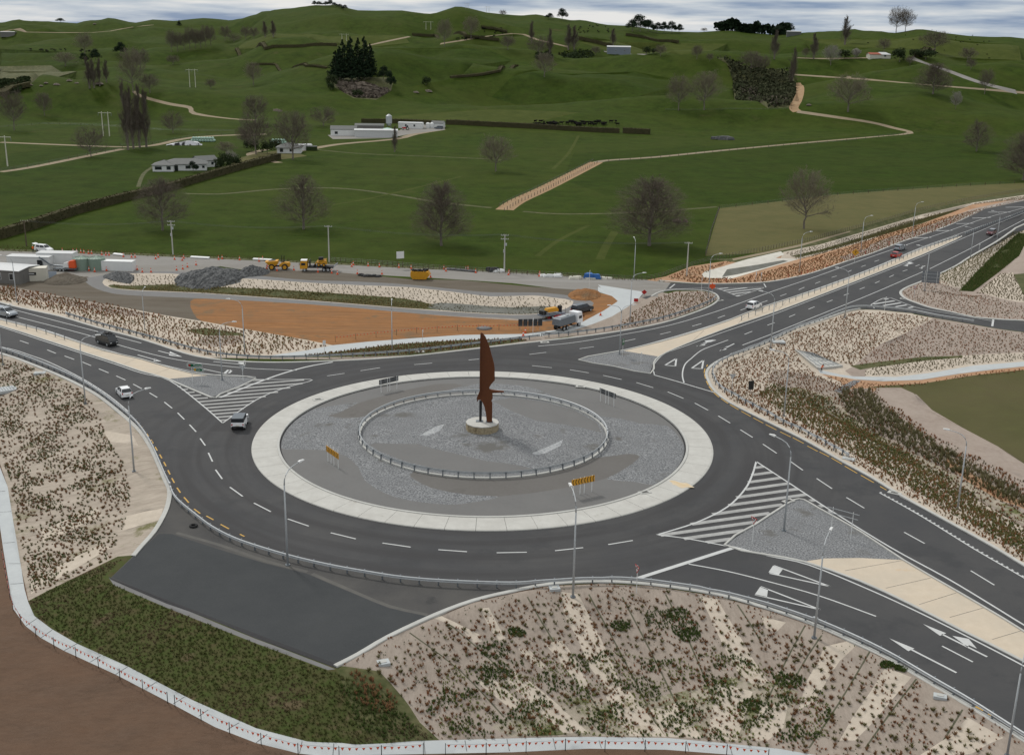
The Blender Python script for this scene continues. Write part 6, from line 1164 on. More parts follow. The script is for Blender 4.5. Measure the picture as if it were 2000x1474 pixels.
house('barn','white shed with dark openings at the right of the farm yard','shed',803,250,14,6,3.,-6,'white_paint','roof_pale',.1,.2,[('f',-2.5,1.6,1.,1.2),('f',2.5,1.6,1.,1.2)]); house('garage','small white garage with grey roof at the right end of the yard','garage',856,249,7,6,2.6,-8,'white_paint','roof_grey',.35,.3)
for q,l in ((836,'left of two round white vats in the farm yard'),(844,'right of two round white vats in the farm yard')):
    x,y,z=G(q,250); t=thing('vat',l,'vat',(x,y,z)); MB().tube([(0,0,0),(0,0,2.6),(0,0,3.1)],[1.3,1.3,.3],14).build('tank','white_paint',t)
t=thing('tractor','red tractor standing in front of the white yard shed','tractor',G(792,254),R(190)); MB().side([(-.4,.7),(2.,.7),(2.,1.5),(-.4,1.6)],.45).build('bonnet','red',t,bev=.05); MB().side([(-1.6,1.),(-.3,1.),(-.4,2.6),(-1.5,2.6)],.75,.65).build('cab','glass_dark',t)
for q,r in ((-1.1,.85),(1.6,.55)):
    for s in (-1,1): wheel(t,q,s*.85,r,.4,'offwhite')
car('pickup','dark blue pickup parked at the white garage in the farm yard',G(857,252),R(170),'car_grey','ute','pickup',L=5.,Wd=1.85,Hh=1.8)
house('barn','blue grey barn with pale roof on top of the central hill','barn',1208,105,24,12,6.5,-2,'steel_blue','roof_pale',.18,.3,[('f',-3,3,1.,1.),('f',6,3,1.,1.)],sink=3); house('barn','grey farm shed on the skyline right of the dark pine wood','shed',1550,70,18,9,5,-8,'roof_grey','roof_pale',.15,.3,sink=3)
house('hill_house','pale house with grey roof on the right hillside','house',1722,113,14,8,2.9,-4,'offwhite','roof_pale',.45,.6,[('f',-4,1.6,1.8,1.3),('f',2,1.6,1.8,1.3)],gable=False,sink=2); house('hill_house','low building with orange red roof at the left of the hillside house','house',1706,113,11,7,3.,10,'offwhite','roof_red' if 'roof_red' in MT else 'orange_soil',.4,.5,sink=2)
house('hay_shed','open hay shed with a white roof on the far left hillside','shed',17,70,20,9,5,-2,'grey_wall','white_paint',.08,.4,sink=2)
x,y,z=G(362,283); t=thing('silage_stack','silage stack under a sheet weighted with white ringed tyres','silage stack',(x,y,z),R(14)); MB().side([(-9,0),(8,0),(6,1.3),(2,2.),(-4,1.)],3.,1.6).build('cover','tyre_cover',t)
def bales(px,py,n,rows,rz,label):
    x,y,z=G(px,py); t=thing('silage_bales',label,'bale stack',(x,y,z),R(rz)); mb=MB()
    for r in range(rows):
        for i in range(n-r): mb.tube([(i*1.35+r*.68,-.6,.65+r*1.1),(i*1.35+r*.68,.6,.65+r*1.1)],.66,12); mb.tube([(i*1.35+r*.68,.75,.65+r*1.1),(i*1.35+r*.68,1.9,.65+r*1.1)],.66,12)
    mb.build('bale','silage_green',t,True)
bales(375,277,9,2,8,'stack of pale green wrapped bales behind the silage sheet'); bales(530,281,6,2,2,'stack of pale green wrapped bales above the white bungalow')
x,y,z=G(508,318); 
# patterned underpass wall
a=[G(1553,686),G(1597,722),G(1646,717)]; p0=a[0]; t=thing('wing_wall','sloping concrete underpass wall with zigzag pattern by the pale path','retaining wall',p0)
T=[(q[0]-p0[0],q[1]-p0[1],q[2]-p0[2]+.35) for q in a]; T4=[T[0],T[1],T[2],tuple((T[0][i]*.62+T[2][i]*.38)+(.0 if i<2 else .5) for i in range(3))]
MB().add(T4+[(q[0],q[1],q[2]-.6) for q in T4],[(0,1,2,3),(7,6,5,4),(0,4,5,1),(1,5,6,2),(2,6,7,3),(3,7,4,0)]).build('facing','kerb_concrete',t)
zz=MB()
def L3(u,v): # bilinear on wall
    A=np.array(T4[0]);B=np.array(T4[1]);C=np.array(T4[2]);D=np.array(T4[3]); return A*(1-u)*(1-v)+B*(1-u)*v+C*u*v+D*u*(1-v)
for u in (.12,.3,.48,.66,.84):
    P=[L3(u+(.05 if k%2 else -.03),.06+k*.125)+np.array([0,0,.05]) for k in range(8)]; zz.tube(P,.045,4)
zz.build('zigzag_groove','galv_dark',t)
cp=MB(); cp.tube([np.array(T4[0])+[0,0,.08],np.array(T4[1])+[0,0,.08]],.14,4); cp.build('coping','concrete',t)
x,y,z=G(4,765); t=thing('headwall','concrete drain headwall with a grate at the left edge of the striped bank','headwall',(x,y,z),R(35)); MB().box((0,0,.2),(4.4,2.6,.5)).build('slab','path_concrete',t,bev=.05); gr=MB()
for i in range(9): gr.box((-1.6+i*.4,0,.48),(.08,1.9,.06))
gr.build('grate','galv_dark',t)
def cover(px,py,l,w_,rz,label,m='path_concrete'):
    x,y,z=G(px,py); t=thing('chamber_cover',label,'chamber cover',(x,y,z),R(rz)); MB().box((0,0,.05),(l,w_,.3)).build('slab',m,t,bev=.03); MB().box((0,0,.22),(l*.5,w_*.5,.05)).build('lid','kerb_concrete',t)
for a in [(78,729,1.8,1.3,10,'pale chamber cover behind the left approach guard rail'),(1083,1150,1.1,.9,10,'pale square cover at the top of the tussock bank near the lamp'),(749,1295,1.1,.9,20,'white square cover on the mat at the lower left of the tussock bank'),(1520,668,2.4,1.8,0,'pale slab beside the lamp on the white mulch bank'),(1836,1361,1.1,.7,-20,'white cover on the tussock bank near the right guard rail'),(1657,897,1.6,1.,-30,'pale slab at the end of the corner guard rail')]: cover(*a)
x,y=W0(946,641); t=thing('gravel_cone','small grey gravel heap on the orange soil','gravel heap',(x,y,0)); MB().tube([(0,0,0),(0,0,.25),(0,0,.35)],[1.6,.8,.1],14).build('heap','track_gravel',t,True)
def mound(name,label,cat,px0,px1,dep,h,m,seed=1,rough=.25):
    A=np.array(W0(*px0)); B=np.array(W0(*px1)); c=(A+B)/2; L=np.linalg.norm(B-A)/2; rz=math.atan2(*(B-A)[::-1]); n=34; V=[];Fc=[]; r_=np.random.default_rng(seed); ph=r_.uniform(0,6,8)
    for i in range(n+1):
        for j in range(n+1):
            u=i/n*2-1; v=j/n*2-1; rr=math.hypot(u,v); 
            k=max(0,1-rr)**.75; nz=sum(math.sin((u*(2+q)+v*(3-q*.6))*2.2+ph[q]) for q in range(5))/5
            wx_=c[0]+u*L*math.cos(rz)-v*dep*math.sin(rz); wy_=c[1]+u*L*math.sin(rz)+v*dep*math.cos(rz); V.append((u*L,v*dep,hz1(wx_,wy_)-(.12 if k<=.02 else 0)+max(-.05,h*k*(1+.35*nz)+(r_.uniform(-1,1)*rough*.3 if k>0.02 else 0))))
    for i in range(n):
        for j in range(n): Fc.append((i*(n+1)+j,(i+1)*(n+1)+j,(i+1)*(n+1)+j+1,i*(n+1)+j+1))
    o=mk(name,V,Fc,m,smooth=False); o.location=(c[0],c[1],-.03); o.rotation_euler=(0,0,rz); tag(o,label,cat)
mound('gravel_pile','large dark grey gravel pile at the end of the long pond','gravel pile',(340,543),(490,536),6.5,2.1,'rock_dark',1,.8); mound('gravel_pile','smaller dark grey gravel pile beside the yellow dumper','gravel pile',(462,532),(526,534),4.5,1.7,'rock_dark',2,.8)
mound('soil_pile','low dark brown soil pile beside the cream container','soil pile',(84,552),(172,546),4.5,1.9,'dark_soil',3); mound('soil_pile','orange tan soil mound at the end of the works track','soil pile',(1110,574),(1174,578),6,1.3,'orange_soil',4)
mound('gravel_pile','low grey gravel heap behind the loop track','gravel pile',(200,541),(262,538),3.5,1.3,'rock_dark',6)
DM('gully_leaf',(.05,.062,.03),(.085,.08,.05),.12,rough=.95,spec=.03,c3=(.03,.042,.02),scale2=.06)
# ------------------------------------------------------------------ trees
def ribs(segs):
    "flat ribbons a->b with widths, as one numpy mesh (each in a random plane)"
    A=np.array([s[0] for s in segs]);B=np.array([s[1] for s in segs]);w=np.array([s[2] for s in segs]);w2=np.array([s[3] for s in segs])
    d=B-A; d/=np.linalg.norm(d,axis=1,keepdims=True)+1e-9
    r=rng.normal(size=d.shape); n=np.cross(d,r); n/=np.linalg.norm(n,axis=1,keepdims=True)+1e-9
    V=np.stack([A-n*w[:,None]/2,A+n*w[:,None]/2,B+n*w2[:,None]/2,B-n*w2[:,None]/2],1).reshape(-1,3)
    return V,np.arange(len(V)).reshape(-1,4)
def bare_tree(form,H_,seed,m='twig',dens=1.):
    r=random.Random(seed); t=thing('bare_tree','x','tree'); tr=MB(); segs=[]
    top={'oak':.93,'poplar':.97,'round':.5,'wide':.35}[form]*H_
    n=7; P=[(r.uniform(-1,1)*.012*H_*i/2,r.uniform(-1,1)*.012*H_*i/2,top*i/n) for i in range(n+1)]; r0=H_*.020
    tr.tube(P,[max(.03,r0*(1-.93*(i/n)**.8)) if form in('oak','poplar') else r0*(1-.5*i/n) for i in range(n+1)],7)
    def tp(z):
        f=min(max(z/top*n,0),n-.001); i=int(f); f-=i; return [P[i][k]*(1-f)+P[i+1][k]*f for k in range(3)]
    nl={'oak':32,'poplar':40,'round':20,'wide':17}[form]
    def grow(p,d,L,w,lev):
        # curved limb as 3 segments
        q=np.array(p,float); d=np.array(d,float); pts=[q.copy()]
        for s in range(3):
            d=d+np.array([r.uniform(-.18,.18),r.uniform(-.18,.18),r.uniform(-.05,.16) if form!='poplar' else .12]); d/=np.linalg.norm(d)
            q=q+d*L/3; pts.append(q.copy())
        if lev==0: tr.tube(pts,[w,w*.75,w*.5,w*.25],4,False)
        else:
            for a,b_,k in zip(pts[:-1],pts[1:],(1,.8,.55)): segs.append((a,b_,w*k,w*k*.75))
        if lev<3:
            c={0:int(10*dens),1:6,2:5}[lev]
            for i in range(c):
                f=r.uniform(.22,1.) if lev==0 else r.uniform(.15,1); j=min(int(f*3),2); g=f*3-j; b0=pts[j]*(1-g)+pts[j+1]*g
                ax=np.array([r.gauss(0,1) for _ in range(3)]); ax-=ax.dot(d)*d; ax/=np.linalg.norm(ax)+1e-9
                sp=.95 if form!='poplar' else .35
                dd=d*(1.)+ax*r.uniform(.5,1)*sp+np.array([0,0,.15]); dd/=np.linalg.norm(dd)
                grow(b0,dd,L*r.uniform(.34,.52)*(1.2-.5*f),max(w*.42,.05) if lev<2 else .042,lev+1)
    for i in range(nl):
        f=(i+r.random())/nl; a=i*2.4+r.uniform(-.4,.4)
        if form=='oak': z=H_*(.12+.66*f); up=.38+1.0*f+1.2*f*f; L=H_*.37*(1-f*.32)*r.uniform(.8,1.1)
        elif form=='poplar': z=H_*(.06+.84*f); up=4.2; L=H_*.34*(1-.6*f)*r.uniform(.8,1.1)
        elif form=='round': z=H_*(.22+.28*f); up=.35+1.5*f; L=H_*.52*r.uniform(.8,1.1)
        else: z=H_*(.14+.2*f); up=.25+1.*f; L=H_*.62*r.uniform(.75,1.1)
        d=np.array([math.cos(a),math.sin(a),up]); d/=np.linalg.norm(d); grow(tp(z),d,L,r0*(.30 if form in('oak','poplar') else .45)*(1-.5*f),0)
    K=int({'oak':8500,'poplar':1500,'round':4500,'wide':3800}[form]*dens)
    def prof(f):
        if form=='oak': return .40*min(1,max(0,(f-.09)/.22))**.6*math.sqrt(max(0,1-(max(f-.33,0)/.69)**2))
        if form=='poplar': return .115*math.sin(math.pi*min(1,max(0,f))**.62)
        if form=='round': return .46*math.sqrt(max(0,1-((f-.62)/.40)**2))
        return .62*math.sqrt(max(0,1-((f-.56)/.42)**2))
    k=0
    while k<K:
        f=r.uniform(.08,1.0); R_=prof(f)
        if R_<=0 or r.random()>(R_/({'oak':.40,'poplar':.115,'round':.46,'wide':.62}[form]))**1.6+.03: continue
        lump=1+.10*math.sin(f*23+seed)+.10*math.sin(f*9+seed*2)
        a=r.uniform(0,6.283); q=R_*H_*lump*math.sqrt(r.uniform(.04,1.))*(1+.12*math.sin(3*a+seed)); p=np.array([q*math.cos(a),q*math.sin(a),f*H_])
        d=np.array([math.cos(a)+r.gauss(0,.5),math.sin(a)+r.gauss(0,.5),(.5 if form=='oak' else .9)+r.gauss(0,.5)+(2.5 if form=='poplar' else 0)]); d/=np.linalg.norm(d); L=r.uniform(.5,1.5)*(H_/18)
        segs.append((p,p+d*L,.03,.016)); k+=1
    tr.build('trunk','bark',t); V,Fc=ribs(segs); mk('crown',V,Fc,m,t); return t
def leaf_cloud(cen,rad,n,size,jit=.5):
    "n random leaf-clump quads inside lumpy ellipsoids"
    V=[]
    for c,r_,k in zip(cen,rad,n):
        u=rng.normal(size=(k,3)); u/=np.linalg.norm(u,axis=1,keepdims=True); rr=rng.uniform(.45,1.05,(k,1))**.6
        p=np.array(c)+u*rr*np.array(r_); nn=u+rng.normal(size=(k,3))*jit; nn/=np.linalg.norm(nn,axis=1,keepdims=True)
        a=np.cross(nn,rng.normal(size=(k,3))); a/=np.linalg.norm(a,axis=1,keepdims=True); b_=np.cross(nn,a); s=size*rng.uniform(.6,1.3,(k,1))
        V.append(np.stack([p-a*s-b_*s*.5,p+a*s-b_*s*.5,p+a*s*.7+b_*s*.6,p-a*s*.7+b_*s*.6],1).reshape(-1,3))
    V=np.concatenate(V); return V,np.arange(len(V)).reshape(-1,4)
def pine(H_,seed,m='needles',shape='cone'):
    r=random.Random(seed); t=thing('pine_tree','x','tree'); MB().tube([(0,0,-.3),(.2,0,H_*.5),(0,.1,H_*.95)],[H_*.02,H_*.014,.05],6).build('trunk','bark',t)
    cen=[];rad=[];n=[]
    if shape=='cone':
        for i in range(26):
            f=i/25; z=H_*(.10+.88*f); R_=H_*.23*(1-f)**.7+.25
            for k in range(max(2,int(6*(1-f)+2))):
                a=r.uniform(0,6.28); q=r.uniform(.35,.9)*R_; cen.append((q*math.cos(a),q*math.sin(a),z+r.uniform(-.5,.5))); rad.append((R_*.45,R_*.45,H_*.035)); n.append(16)
    else:
        for k in range(46):
            a=r.uniform(0,6.28); q=math.sqrt(r.random())*H_*.40; z=H_*(.26+.60*math.cos(q/(H_*.40)*1.3)*r.uniform(.25,1.1)); s=H_*r.uniform(.09,.16); cen.append((q*math.cos(a),q*math.sin(a),z)); rad.append((s*1.2,s*1.2,s*.75)); n.append(60)
            MB_=None
        br=MB()
        for k in range(9):
            c=cen[k]; br.tube([(0,0,H_*.3),(c[0]*.5,c[1]*.5,H_*.42),c],[H_*.012,H_*.008,.05],4,False)
        br.build('limb','bark',t)
    V,Fc=leaf_cloud(cen,rad,n,H_*.022,.6); mk('crown',V,Fc,m,t); return t
def shrub(H_,seed,m='leaves_dark'):
    r=random.Random(seed); t=thing('shrub','x','shrub'); MB().tube([(0,0,-.2),(0,0,H_*.5)],[.15,.06],5).build('stem','bark',t); cen=[];rad=[];n=[]
    for k in range(14):
        a=r.uniform(0,6.28); q=math.sqrt(r.random())*H_*.42; cen.append((q*math.cos(a),q*math.sin(a),H_*r.uniform(.25,.7))); s=H_*r.uniform(.18,.3); rad.append((s,s,s*.9)); n.append(60)
    V,Fc=leaf_cloud(cen,rad,n,H_*.04); mk('crown',V,Fc,m,t); return t
PR={'oak':[bare_tree('oak',20,1),bare_tree('oak',20,2)],'oakd':[bare_tree('oak',20,9,dens=1.5)],'poplar':[bare_tree('poplar',20,3),bare_tree('poplar',20,4)],'round':[bare_tree('round',14,5),bare_tree('round',14,6)],'wide':[bare_tree('wide',12,7)],
 'roundw':[bare_tree('round',14,8,'twig_warm'),bare_tree('round',14,18,'twig_warm')],'roundp':[bare_tree('round',14,11,'twig_pale')],'pine':[pine(24,1),pine(24,2)],'dome':[pine(16,3,shape='dome')],'bush':[shrub(6,1),shrub(6,2)],'bushp':[shrub(6,3,'twig_pale')]}
BASE_={'oak':(20,.85),'oakd':(20,.85),'poplar':(20,.28),'round':(14,1.05),'wide':(12,1.35),'roundw':(14,1.05),'roundp':(14,1.05),'pine':(24,.5),'dome':(16,.95),'bush':(6,1.1),'bushp':(6,1.1)}
BASE={}
for k_,L_ in PR.items():
    cr_=[c for c in L_[0].children if c.name.startswith('crown')][0]; co=np.zeros(len(cr_.data.vertices)*3); cr_.data.vertices.foreach_get('co',co); co=co.reshape(-1,3)
    hh_=np.percentile(co[:,2],99.3); BASE[k_]=(hh_,2*np.percentile(np.hypot(co[:,0],co[:,1]),93)/hh_)
CNT={}
used_proto=set()
NM={'pine':'pine_tree','dome':'pine_tree','bush':'shrub','bushp':'blossom_tree','poplar':'poplar_tree'}
def tree(kind,px,py,top,wpx,label,group=None,cat=None,rz=None):
    x,y,z=G(px,py); D=math.hypot(x,y); L=PR[kind]; i=CNT.get(kind,0); CNT[kind]=i+1; src=L[i%len(L)]
    sl=math.sqrt(D*D+(H-z)**2); h=(py-top)*sl/F/math.cos(math.atan2(H-z,D)); h=max(h,1.5); wd=wpx*sl/F
    H0,asp=BASE[kind]; s=h/H0; sw=wd/(H0*asp); sw=min(max(sw,s*.45),s*2.2)
    if src.name in used_proto: o=dup(src)
    else: used_proto.add(src.name); o=src
    o.location=(x,y,z-.1); o.scale=(sw,sw,s); o.rotation_euler=(0,0,rz if rz is not None else i*1.7)
    if kind in NM: o.name=NM[kind]
    o['label']=label; o['category']=cat or ('shrub' if kind=='bush' else 'tree')
    if group: o['group']=group
    return o
T=tree
T('oak',318,450,352,84,'big bare tree against the long hedge, leftmost of the field row'); T('oak',593,448,343,86,'big bare tree in the green field between hedge and white power pole'); T('oakd',862,480,360,92,'dense pyramid shaped bare tree above the works road, left of the sculpture'); T('oakd',1268,480,352,124,'widest bare tree in the field, right of centre above the orange verge'); T('roundw',1570,447,338,88,'bare spreading tree standing in the dry brown paddock').data
T('roundw',968,335,268,66,'lone small open bare tree in the middle of the pasture'); T('wide',178,307,252,58,'low spreading bare tree on the farm track at left'); T('round',572,312,222,72,'tall bare tree in front of the white bungalow'); T('round',500,302,228,62,'bare tree rising behind the farmhouse garden'); T('round',500,243,190,50,'bare tree on the flat left of the milking sheds'); T('oak',1907,296,242,44,'bare tree alone in the pasture at the right edge, above the brown paddock'); T('oakd',1998,352,268,70,'dark bare tree cut by the right edge'); T('round',28,255,186,44,'bare tree at the far left edge of the pasture'); T('round',87,227,186,30,'small bare tree right of the leftmost one'); T('poplar',375,260,207,15,'single slim poplar beside the farm track bend'); T('wide',338,260,222,44,'low bare tree just left of the single slim poplar')
for x,y,t_ in ((238,292,178),(250,293,172),(261,291,180),(273,289,176),(286,288,184)): T('poplar',x,y,t_,19,'one of five tall bare poplars standing in a tight clump at left','poplar clump by the farm track')
T('roundw',260,182,103,46,'tall feathery bare tree directly above the poplar clump'); T('poplar',175,173,118,14,'left poplar of four on the left hillside'); T('poplar',184,172,121,11,'second poplar of four on the left hillside'); T('poplar',195,168,120,10,'third poplar of four on the left hillside'); T('poplar',208,161,122,10,'right poplar of four on the left hillside')
T('roundw',166,106,69,32,'bare tree behind the distant herd at the far left'); T('roundw',128,130,106,38,'olive coloured round tree below the distant herd'); T('dome',187,121,99,20,'right of two small dark evergreens on the left hillside'); T('dome',165,123,106,16,'left of two small dark evergreens on the left hillside'); T('dome',236,110,86,24,'dark pine leaning at the head of the left gully'); T('round',275,136,100,34,'bare tree just right of the feathery tree crown'); T('round',293,182,148,36,'round bare tree beside the start of the farm track'); T('round',338,126,110,24,'small faint bare bush below the row of eight trees')
for i,(x,y) in enumerate(((335,102),(347,101),(360,98),(371,96),(382,95),(392,94),(402,92),(412,90))): T('round',x,y,y-38+i%3*4,20,'one of the row of eight bare trees on the left hillside','row of bare trees on the hill')
T('round',440,80,54,22,'bare tree right of the row of eight, beside a bush'); T('wide',457,83,67,26,'low grey bush right of the row of eight'); T('round',480,78,55,20,'left of two bare trees below the skyline shoulder'); T('round',496,77,56,20,'right of two bare trees below the skyline shoulder'); T('pine',350,50,41,9,'tiny lone conifer on the left skyline slope'); T('poplar',518,73,45,12,'left of two small bare poplars high on the left hill'); T('poplar',534,73,44,14,'right of two small bare poplars high on the left hill')
T('round',412,174,156,20,'small bare tree below the h frame pylon'); T('roundw',495,167,125,32,'bare tree on the slope above the milking sheds'); T('wide',632,247,211,56,'wide low bare tree left of the gabled milking shed'); T('poplar',771,297,248,10,'thin bare sapling in front of the long pale shed')
T('roundw',868,90,42,32,'left of two pale bare trees by the upper hedge'); T('roundw',920,76,36,32,'right of two pale bare trees by the upper hedge'); T('round',992,98,72,28,'bare bush tree at the right end of the upper hedge'); T('round',982,32,21,14,'tiny bare tree on the skyline right of the highest dome'); T('roundw',1063,151,106,42,'round bare tree on the left flank of the barn hill')
T('poplar',1038,84,44,10,'first slim poplar left of the barn'); T('wide',1052,108,74,42,'bushy bare tree among the poplars left of the barn'); T('poplar',1074,109,60,11,'second slim poplar left of the barn'); T('poplar',1110,98,52,14,'left poplar of the broad pair left of the barn'); T('poplar',1121,97,54,14,'right poplar of the broad pair left of the barn'); T('poplar',1197,91,58,11,'slim poplar right behind the blue grey barn'); T('round',1163,108,92,20,'small bare tree just left of the blue grey barn')
T('round',1290,110,90,22,'bare tree right of the blue grey barn'); T('bush',1262,106,92,16,'left dark shrub beside the blue grey barn'); T('bush',1276,106,95,16,'right dark shrub beside the blue grey barn'); T('round',1361,116,91,22,'small bare tree between the barn and the scrub gully'); T('round',1386,120,106,14,'tiny bare tree at the top of the scrub gully')
T('roundw',1325,216,152,48,'left of two olive bare trees on the foot of the barn hill'); T('roundw',1375,215,144,62,'right of two olive bare trees on the foot of the barn hill'); T('round',1466,142,103,42,'left bare tree at the upper edge of the scrub gully'); T('round',1488,142,112,30,'right bare tree at the upper edge of the scrub gully'); T('poplar',1512,116,64,14,'slim poplar above the scrub gully'); T('poplar',1547,168,100,13,'slim poplar at the top of the orange farm road'); T('poplar',1589,116,70,13,'slim poplar left of the blossoming hedge'); T('round',1573,114,96,14,'small bare tree left of the hillside poplar')
T('poplar',1650,88,38,15,'tall slim poplar crossing the right skyline'); T('roundp',1622,128,92,32,'pale bare tree left of the hillside house'); T('round',1750,64,21,34,'left of the big bare pair on the right skyline'); T('round',1768,62,24,28,'right of the big bare pair on the right skyline'); T('round',1726,102,79,24,'bare tree right behind the hillside house'); T('round',1825,102,66,50,'big round bare tree right of the hillside house'); T('oakd',1822,184,131,54,'dark round bare tree below the hillside driveway'); T('roundw',1656,219,153,76,'broad low bare tree on the slope above the track corner'); T('roundp',1866,214,182,20,'small pale conical tree below the hillside driveway'); T('round',1923,184,142,28,'bare tree beside the driveway junction at right'); T('round',1889,122,97,30,'round bare tree far right of the hillside house'); T('round',1896,136,118,18,'smaller bare tree below the far right round one'); T('round',1777,128,111,16,'small bare tree at the top of the hillside driveway'); T('bushp',1672,113,97,18,'white blossoming tree left of the hillside house'); T('bush',1650,114,99,26,'dark bush left of the white blossoming tree')
T('bush',1757,121,96,30,'large dark round shrub right beside the hillside house'); T('bush',1785,112,98,22,'left of two dark shrubs behind the hillside driveway'); T('bush',1808,116,98,34,'right of two dark shrubs behind the hillside driveway')
for i,(x,y,t_,w_) in enumerate(((656,152,104,28),(671,157,86,30),(686,158,80,30),(700,158,83,30),(712,156,79,28),(724,152,92,26),(664,156,96,24))): T('pine',x,y,t_,w_,'one of seven tall dark pines packed on the rocky knoll','pines on the rocky knoll')
T('dome',749,160,131,22,'left dark round evergreen right of the rocky knoll'); T('dome',763,176,141,20,'right dark round evergreen right of the rocky knoll'); T('bush',650,170,146,24,'upper dark shrub at the left foot of the knoll'); T('bush',648,176,162,16,'lower dark shrub at the left foot of the knoll'); T('bush',697,190,176,22,'shrub under the rock face of the knoll'); T('bush',832,168,150,18,'dark bush in the small gully right of the knoll')
T('dome',1098,40,19,20,'large flat topped pine alone on the central skyline'); T('dome',1073,38,27,16,'smaller pine left of the flat topped skyline pine')
for x,t_,w_ in ((1235,40,24),(1250,32,34),(1266,41,26)): T('dome',x,62,t_,w_,'one of three merged dark dome pines on the skyline','large pine dome on the skyline')
for x,t_,w_ in ((1283,46,18),(1297,45,20),(1312,44,20),(1326,49,18)): T('dome',x,65,t_,w_,'one of four dark pines right of the merged dome pines','pine row on the skyline')
T('dome',1533,67,47,38,'dark pine clump on the skyline left of the grey shed'); T('round',1375,62,55,16,'faint bare tree on the skyline left of the far pine wood')
for i,(x,y,t_) in enumerate(((615,11,3),(624,11,4),(636,11,4),(645,12,1),(654,13,6),(664,15,9),(673,19,11))): T('dome',x,y+1,t_,12,'one of seven small dark trees on the highest left hilltop','trees on the highest hilltop')
T('dome',118,44,37,16,'tiny tree group on the far left skyline')
# house gardens
for a in [('bush',442,333,300,26,'dark garden tree right of the farmhouse'),('bush',463,330,304,22,'second dark garden shrub right of the farmhouse'),('bush',428,334,310,18,'low garden bush at the end of the farmhouse'),('dome',378,337,316,18,'small round topped evergreen in front of the farmhouse'),('roundp',451,326,296,26,'pale bare garden tree right of the farmhouse'),('roundw',442,302,278,36,'reddish bare garden tree behind the farmhouse'),('bush',522,300,276,24,'large garden shrub left of the bungalow'),('bush',538,292,272,22,'dark garden shrub right behind the bungalow roof'),('bush',492,296,272,26,'evergreen shrub left of the bungalow garden'),('round',482,288,250,36,'bare tree behind the evergreen shrub')]: T(*a)
# hedges
def hedge(px,w_,h_,label,m='hedge_leaf'):
    P=resample([G(*p)[:2] for p in px],1.6 if w_<5 else 3); p0=P[0]; z0=zg(p0); t=thing('hedge',label,'hedge',(p0[0],p0[1],z0))
    Q=[(p[0]-p0[0],p[1]-p0[1]) for p in P]; V,Fc=sweep(Q,[(-w_/2,-.3),(w_/2,-.3),(w_/2*.95,h_*.93),(-w_/2*.95,h_*.93)],False,lambda p:hz1(p[0]+p0[0],p[1]+p0[1])-z0); mk('core',V,Fc,m,t)
    n=int(len(P)*22); i=rng.integers(0,len(P)-1,n); A=np.array(Q); T_=A[i]+(A[i+1]-A[i])*rng.random((n,1)); d=A[i+1]-A[i]; d/=np.linalg.norm(d,axis=1,keepdims=True); nn=np.stack([-d[:,1],d[:,0]],1)
    f=rng.random(n); side=np.where(f<.35,-1,np.where(f<.7,1,0)); off=np.where(side!=0,side*w_/2,rng.uniform(-.5,.5,n)*w_); zz=np.where(side!=0,rng.uniform(0,1,n)*h_,h_*.95)
    x=T_[:,0]+nn[:,0]*off; y=T_[:,1]+nn[:,1]*off; z=hz(x+p0[0],y+p0[1])-z0+zz; p=np.stack([x,y,z],1); s=rng.uniform(.12,.34,(n,1))*(1 if w_<5 else 1.6); a=rng.normal(size=(n,3)); a/=np.linalg.norm(a,axis=1,keepdims=True); b_=np.cross(a,rng.normal(size=(n,3))); b_/=np.linalg.norm(b_,axis=1,keepdims=True)
    V=np.stack([p-a*s,p+b_*s,p+a*s,p-b_*s],1).reshape(-1,3); mk('foliage',V,np.arange(len(V)).reshape(-1,4),m,t)
hedge([(-60,478),(0,466),(60,448),(150,417),(240,393),(330,372),(420,345),(480,328),(545,311)],2.2,2.7,'long clipped brown green hedge running from the left edge to the farmhouse')
hedge([(708,240),(780,241),(862,244)],3,2.6,'clipped dark hedge behind the silo and yard shed'); hedge([(872,243),(960,247),(1060,252),(1160,258),(1212,260)],3,2.8,'long clipped dark hedge right of the farm yard below the cattle'); hedge([(1216,260),(1275,263)],3.2,3.2,'short taller hedge end at the right of the cattle')
hedge([(462,98),(520,97),(590,92),(660,90)],3.5,2.4,'dark shelter hedge on the hill left of the pines'); hedge([(806,70),(850,71),(910,73),(975,80)],4,2.8,'dark shelter hedge high on the hill below the skyline dome'); hedge([(940,54),(965,57),(990,64)],4,2.5,'short dark hedge climbing the hill at centre'); hedge([(1222,70),(1260,75),(1325,84)],4,2.8,'dark shelter hedge running down from the dome pines')
hedge([(490,127),(540,128),(600,130),(640,134)],2.5,1.2,'broken line of low bushes left of the pine knoll'); hedge([(880,153),(930,148),(975,140),(1010,130)],3,1.6,'line of rough scrub on the central hillside'); hedge([(1130,78),(1160,84),(1200,92)],5,3.5,'dark evergreen belt left of the blue grey barn'); hedge([(0,188),(20,176),(60,168)],8,3,'dark scrub at the bottom of the left gully'); hedge([(1820,100),(1790,112)],5,3,'dark garden hedge behind the hillside house')
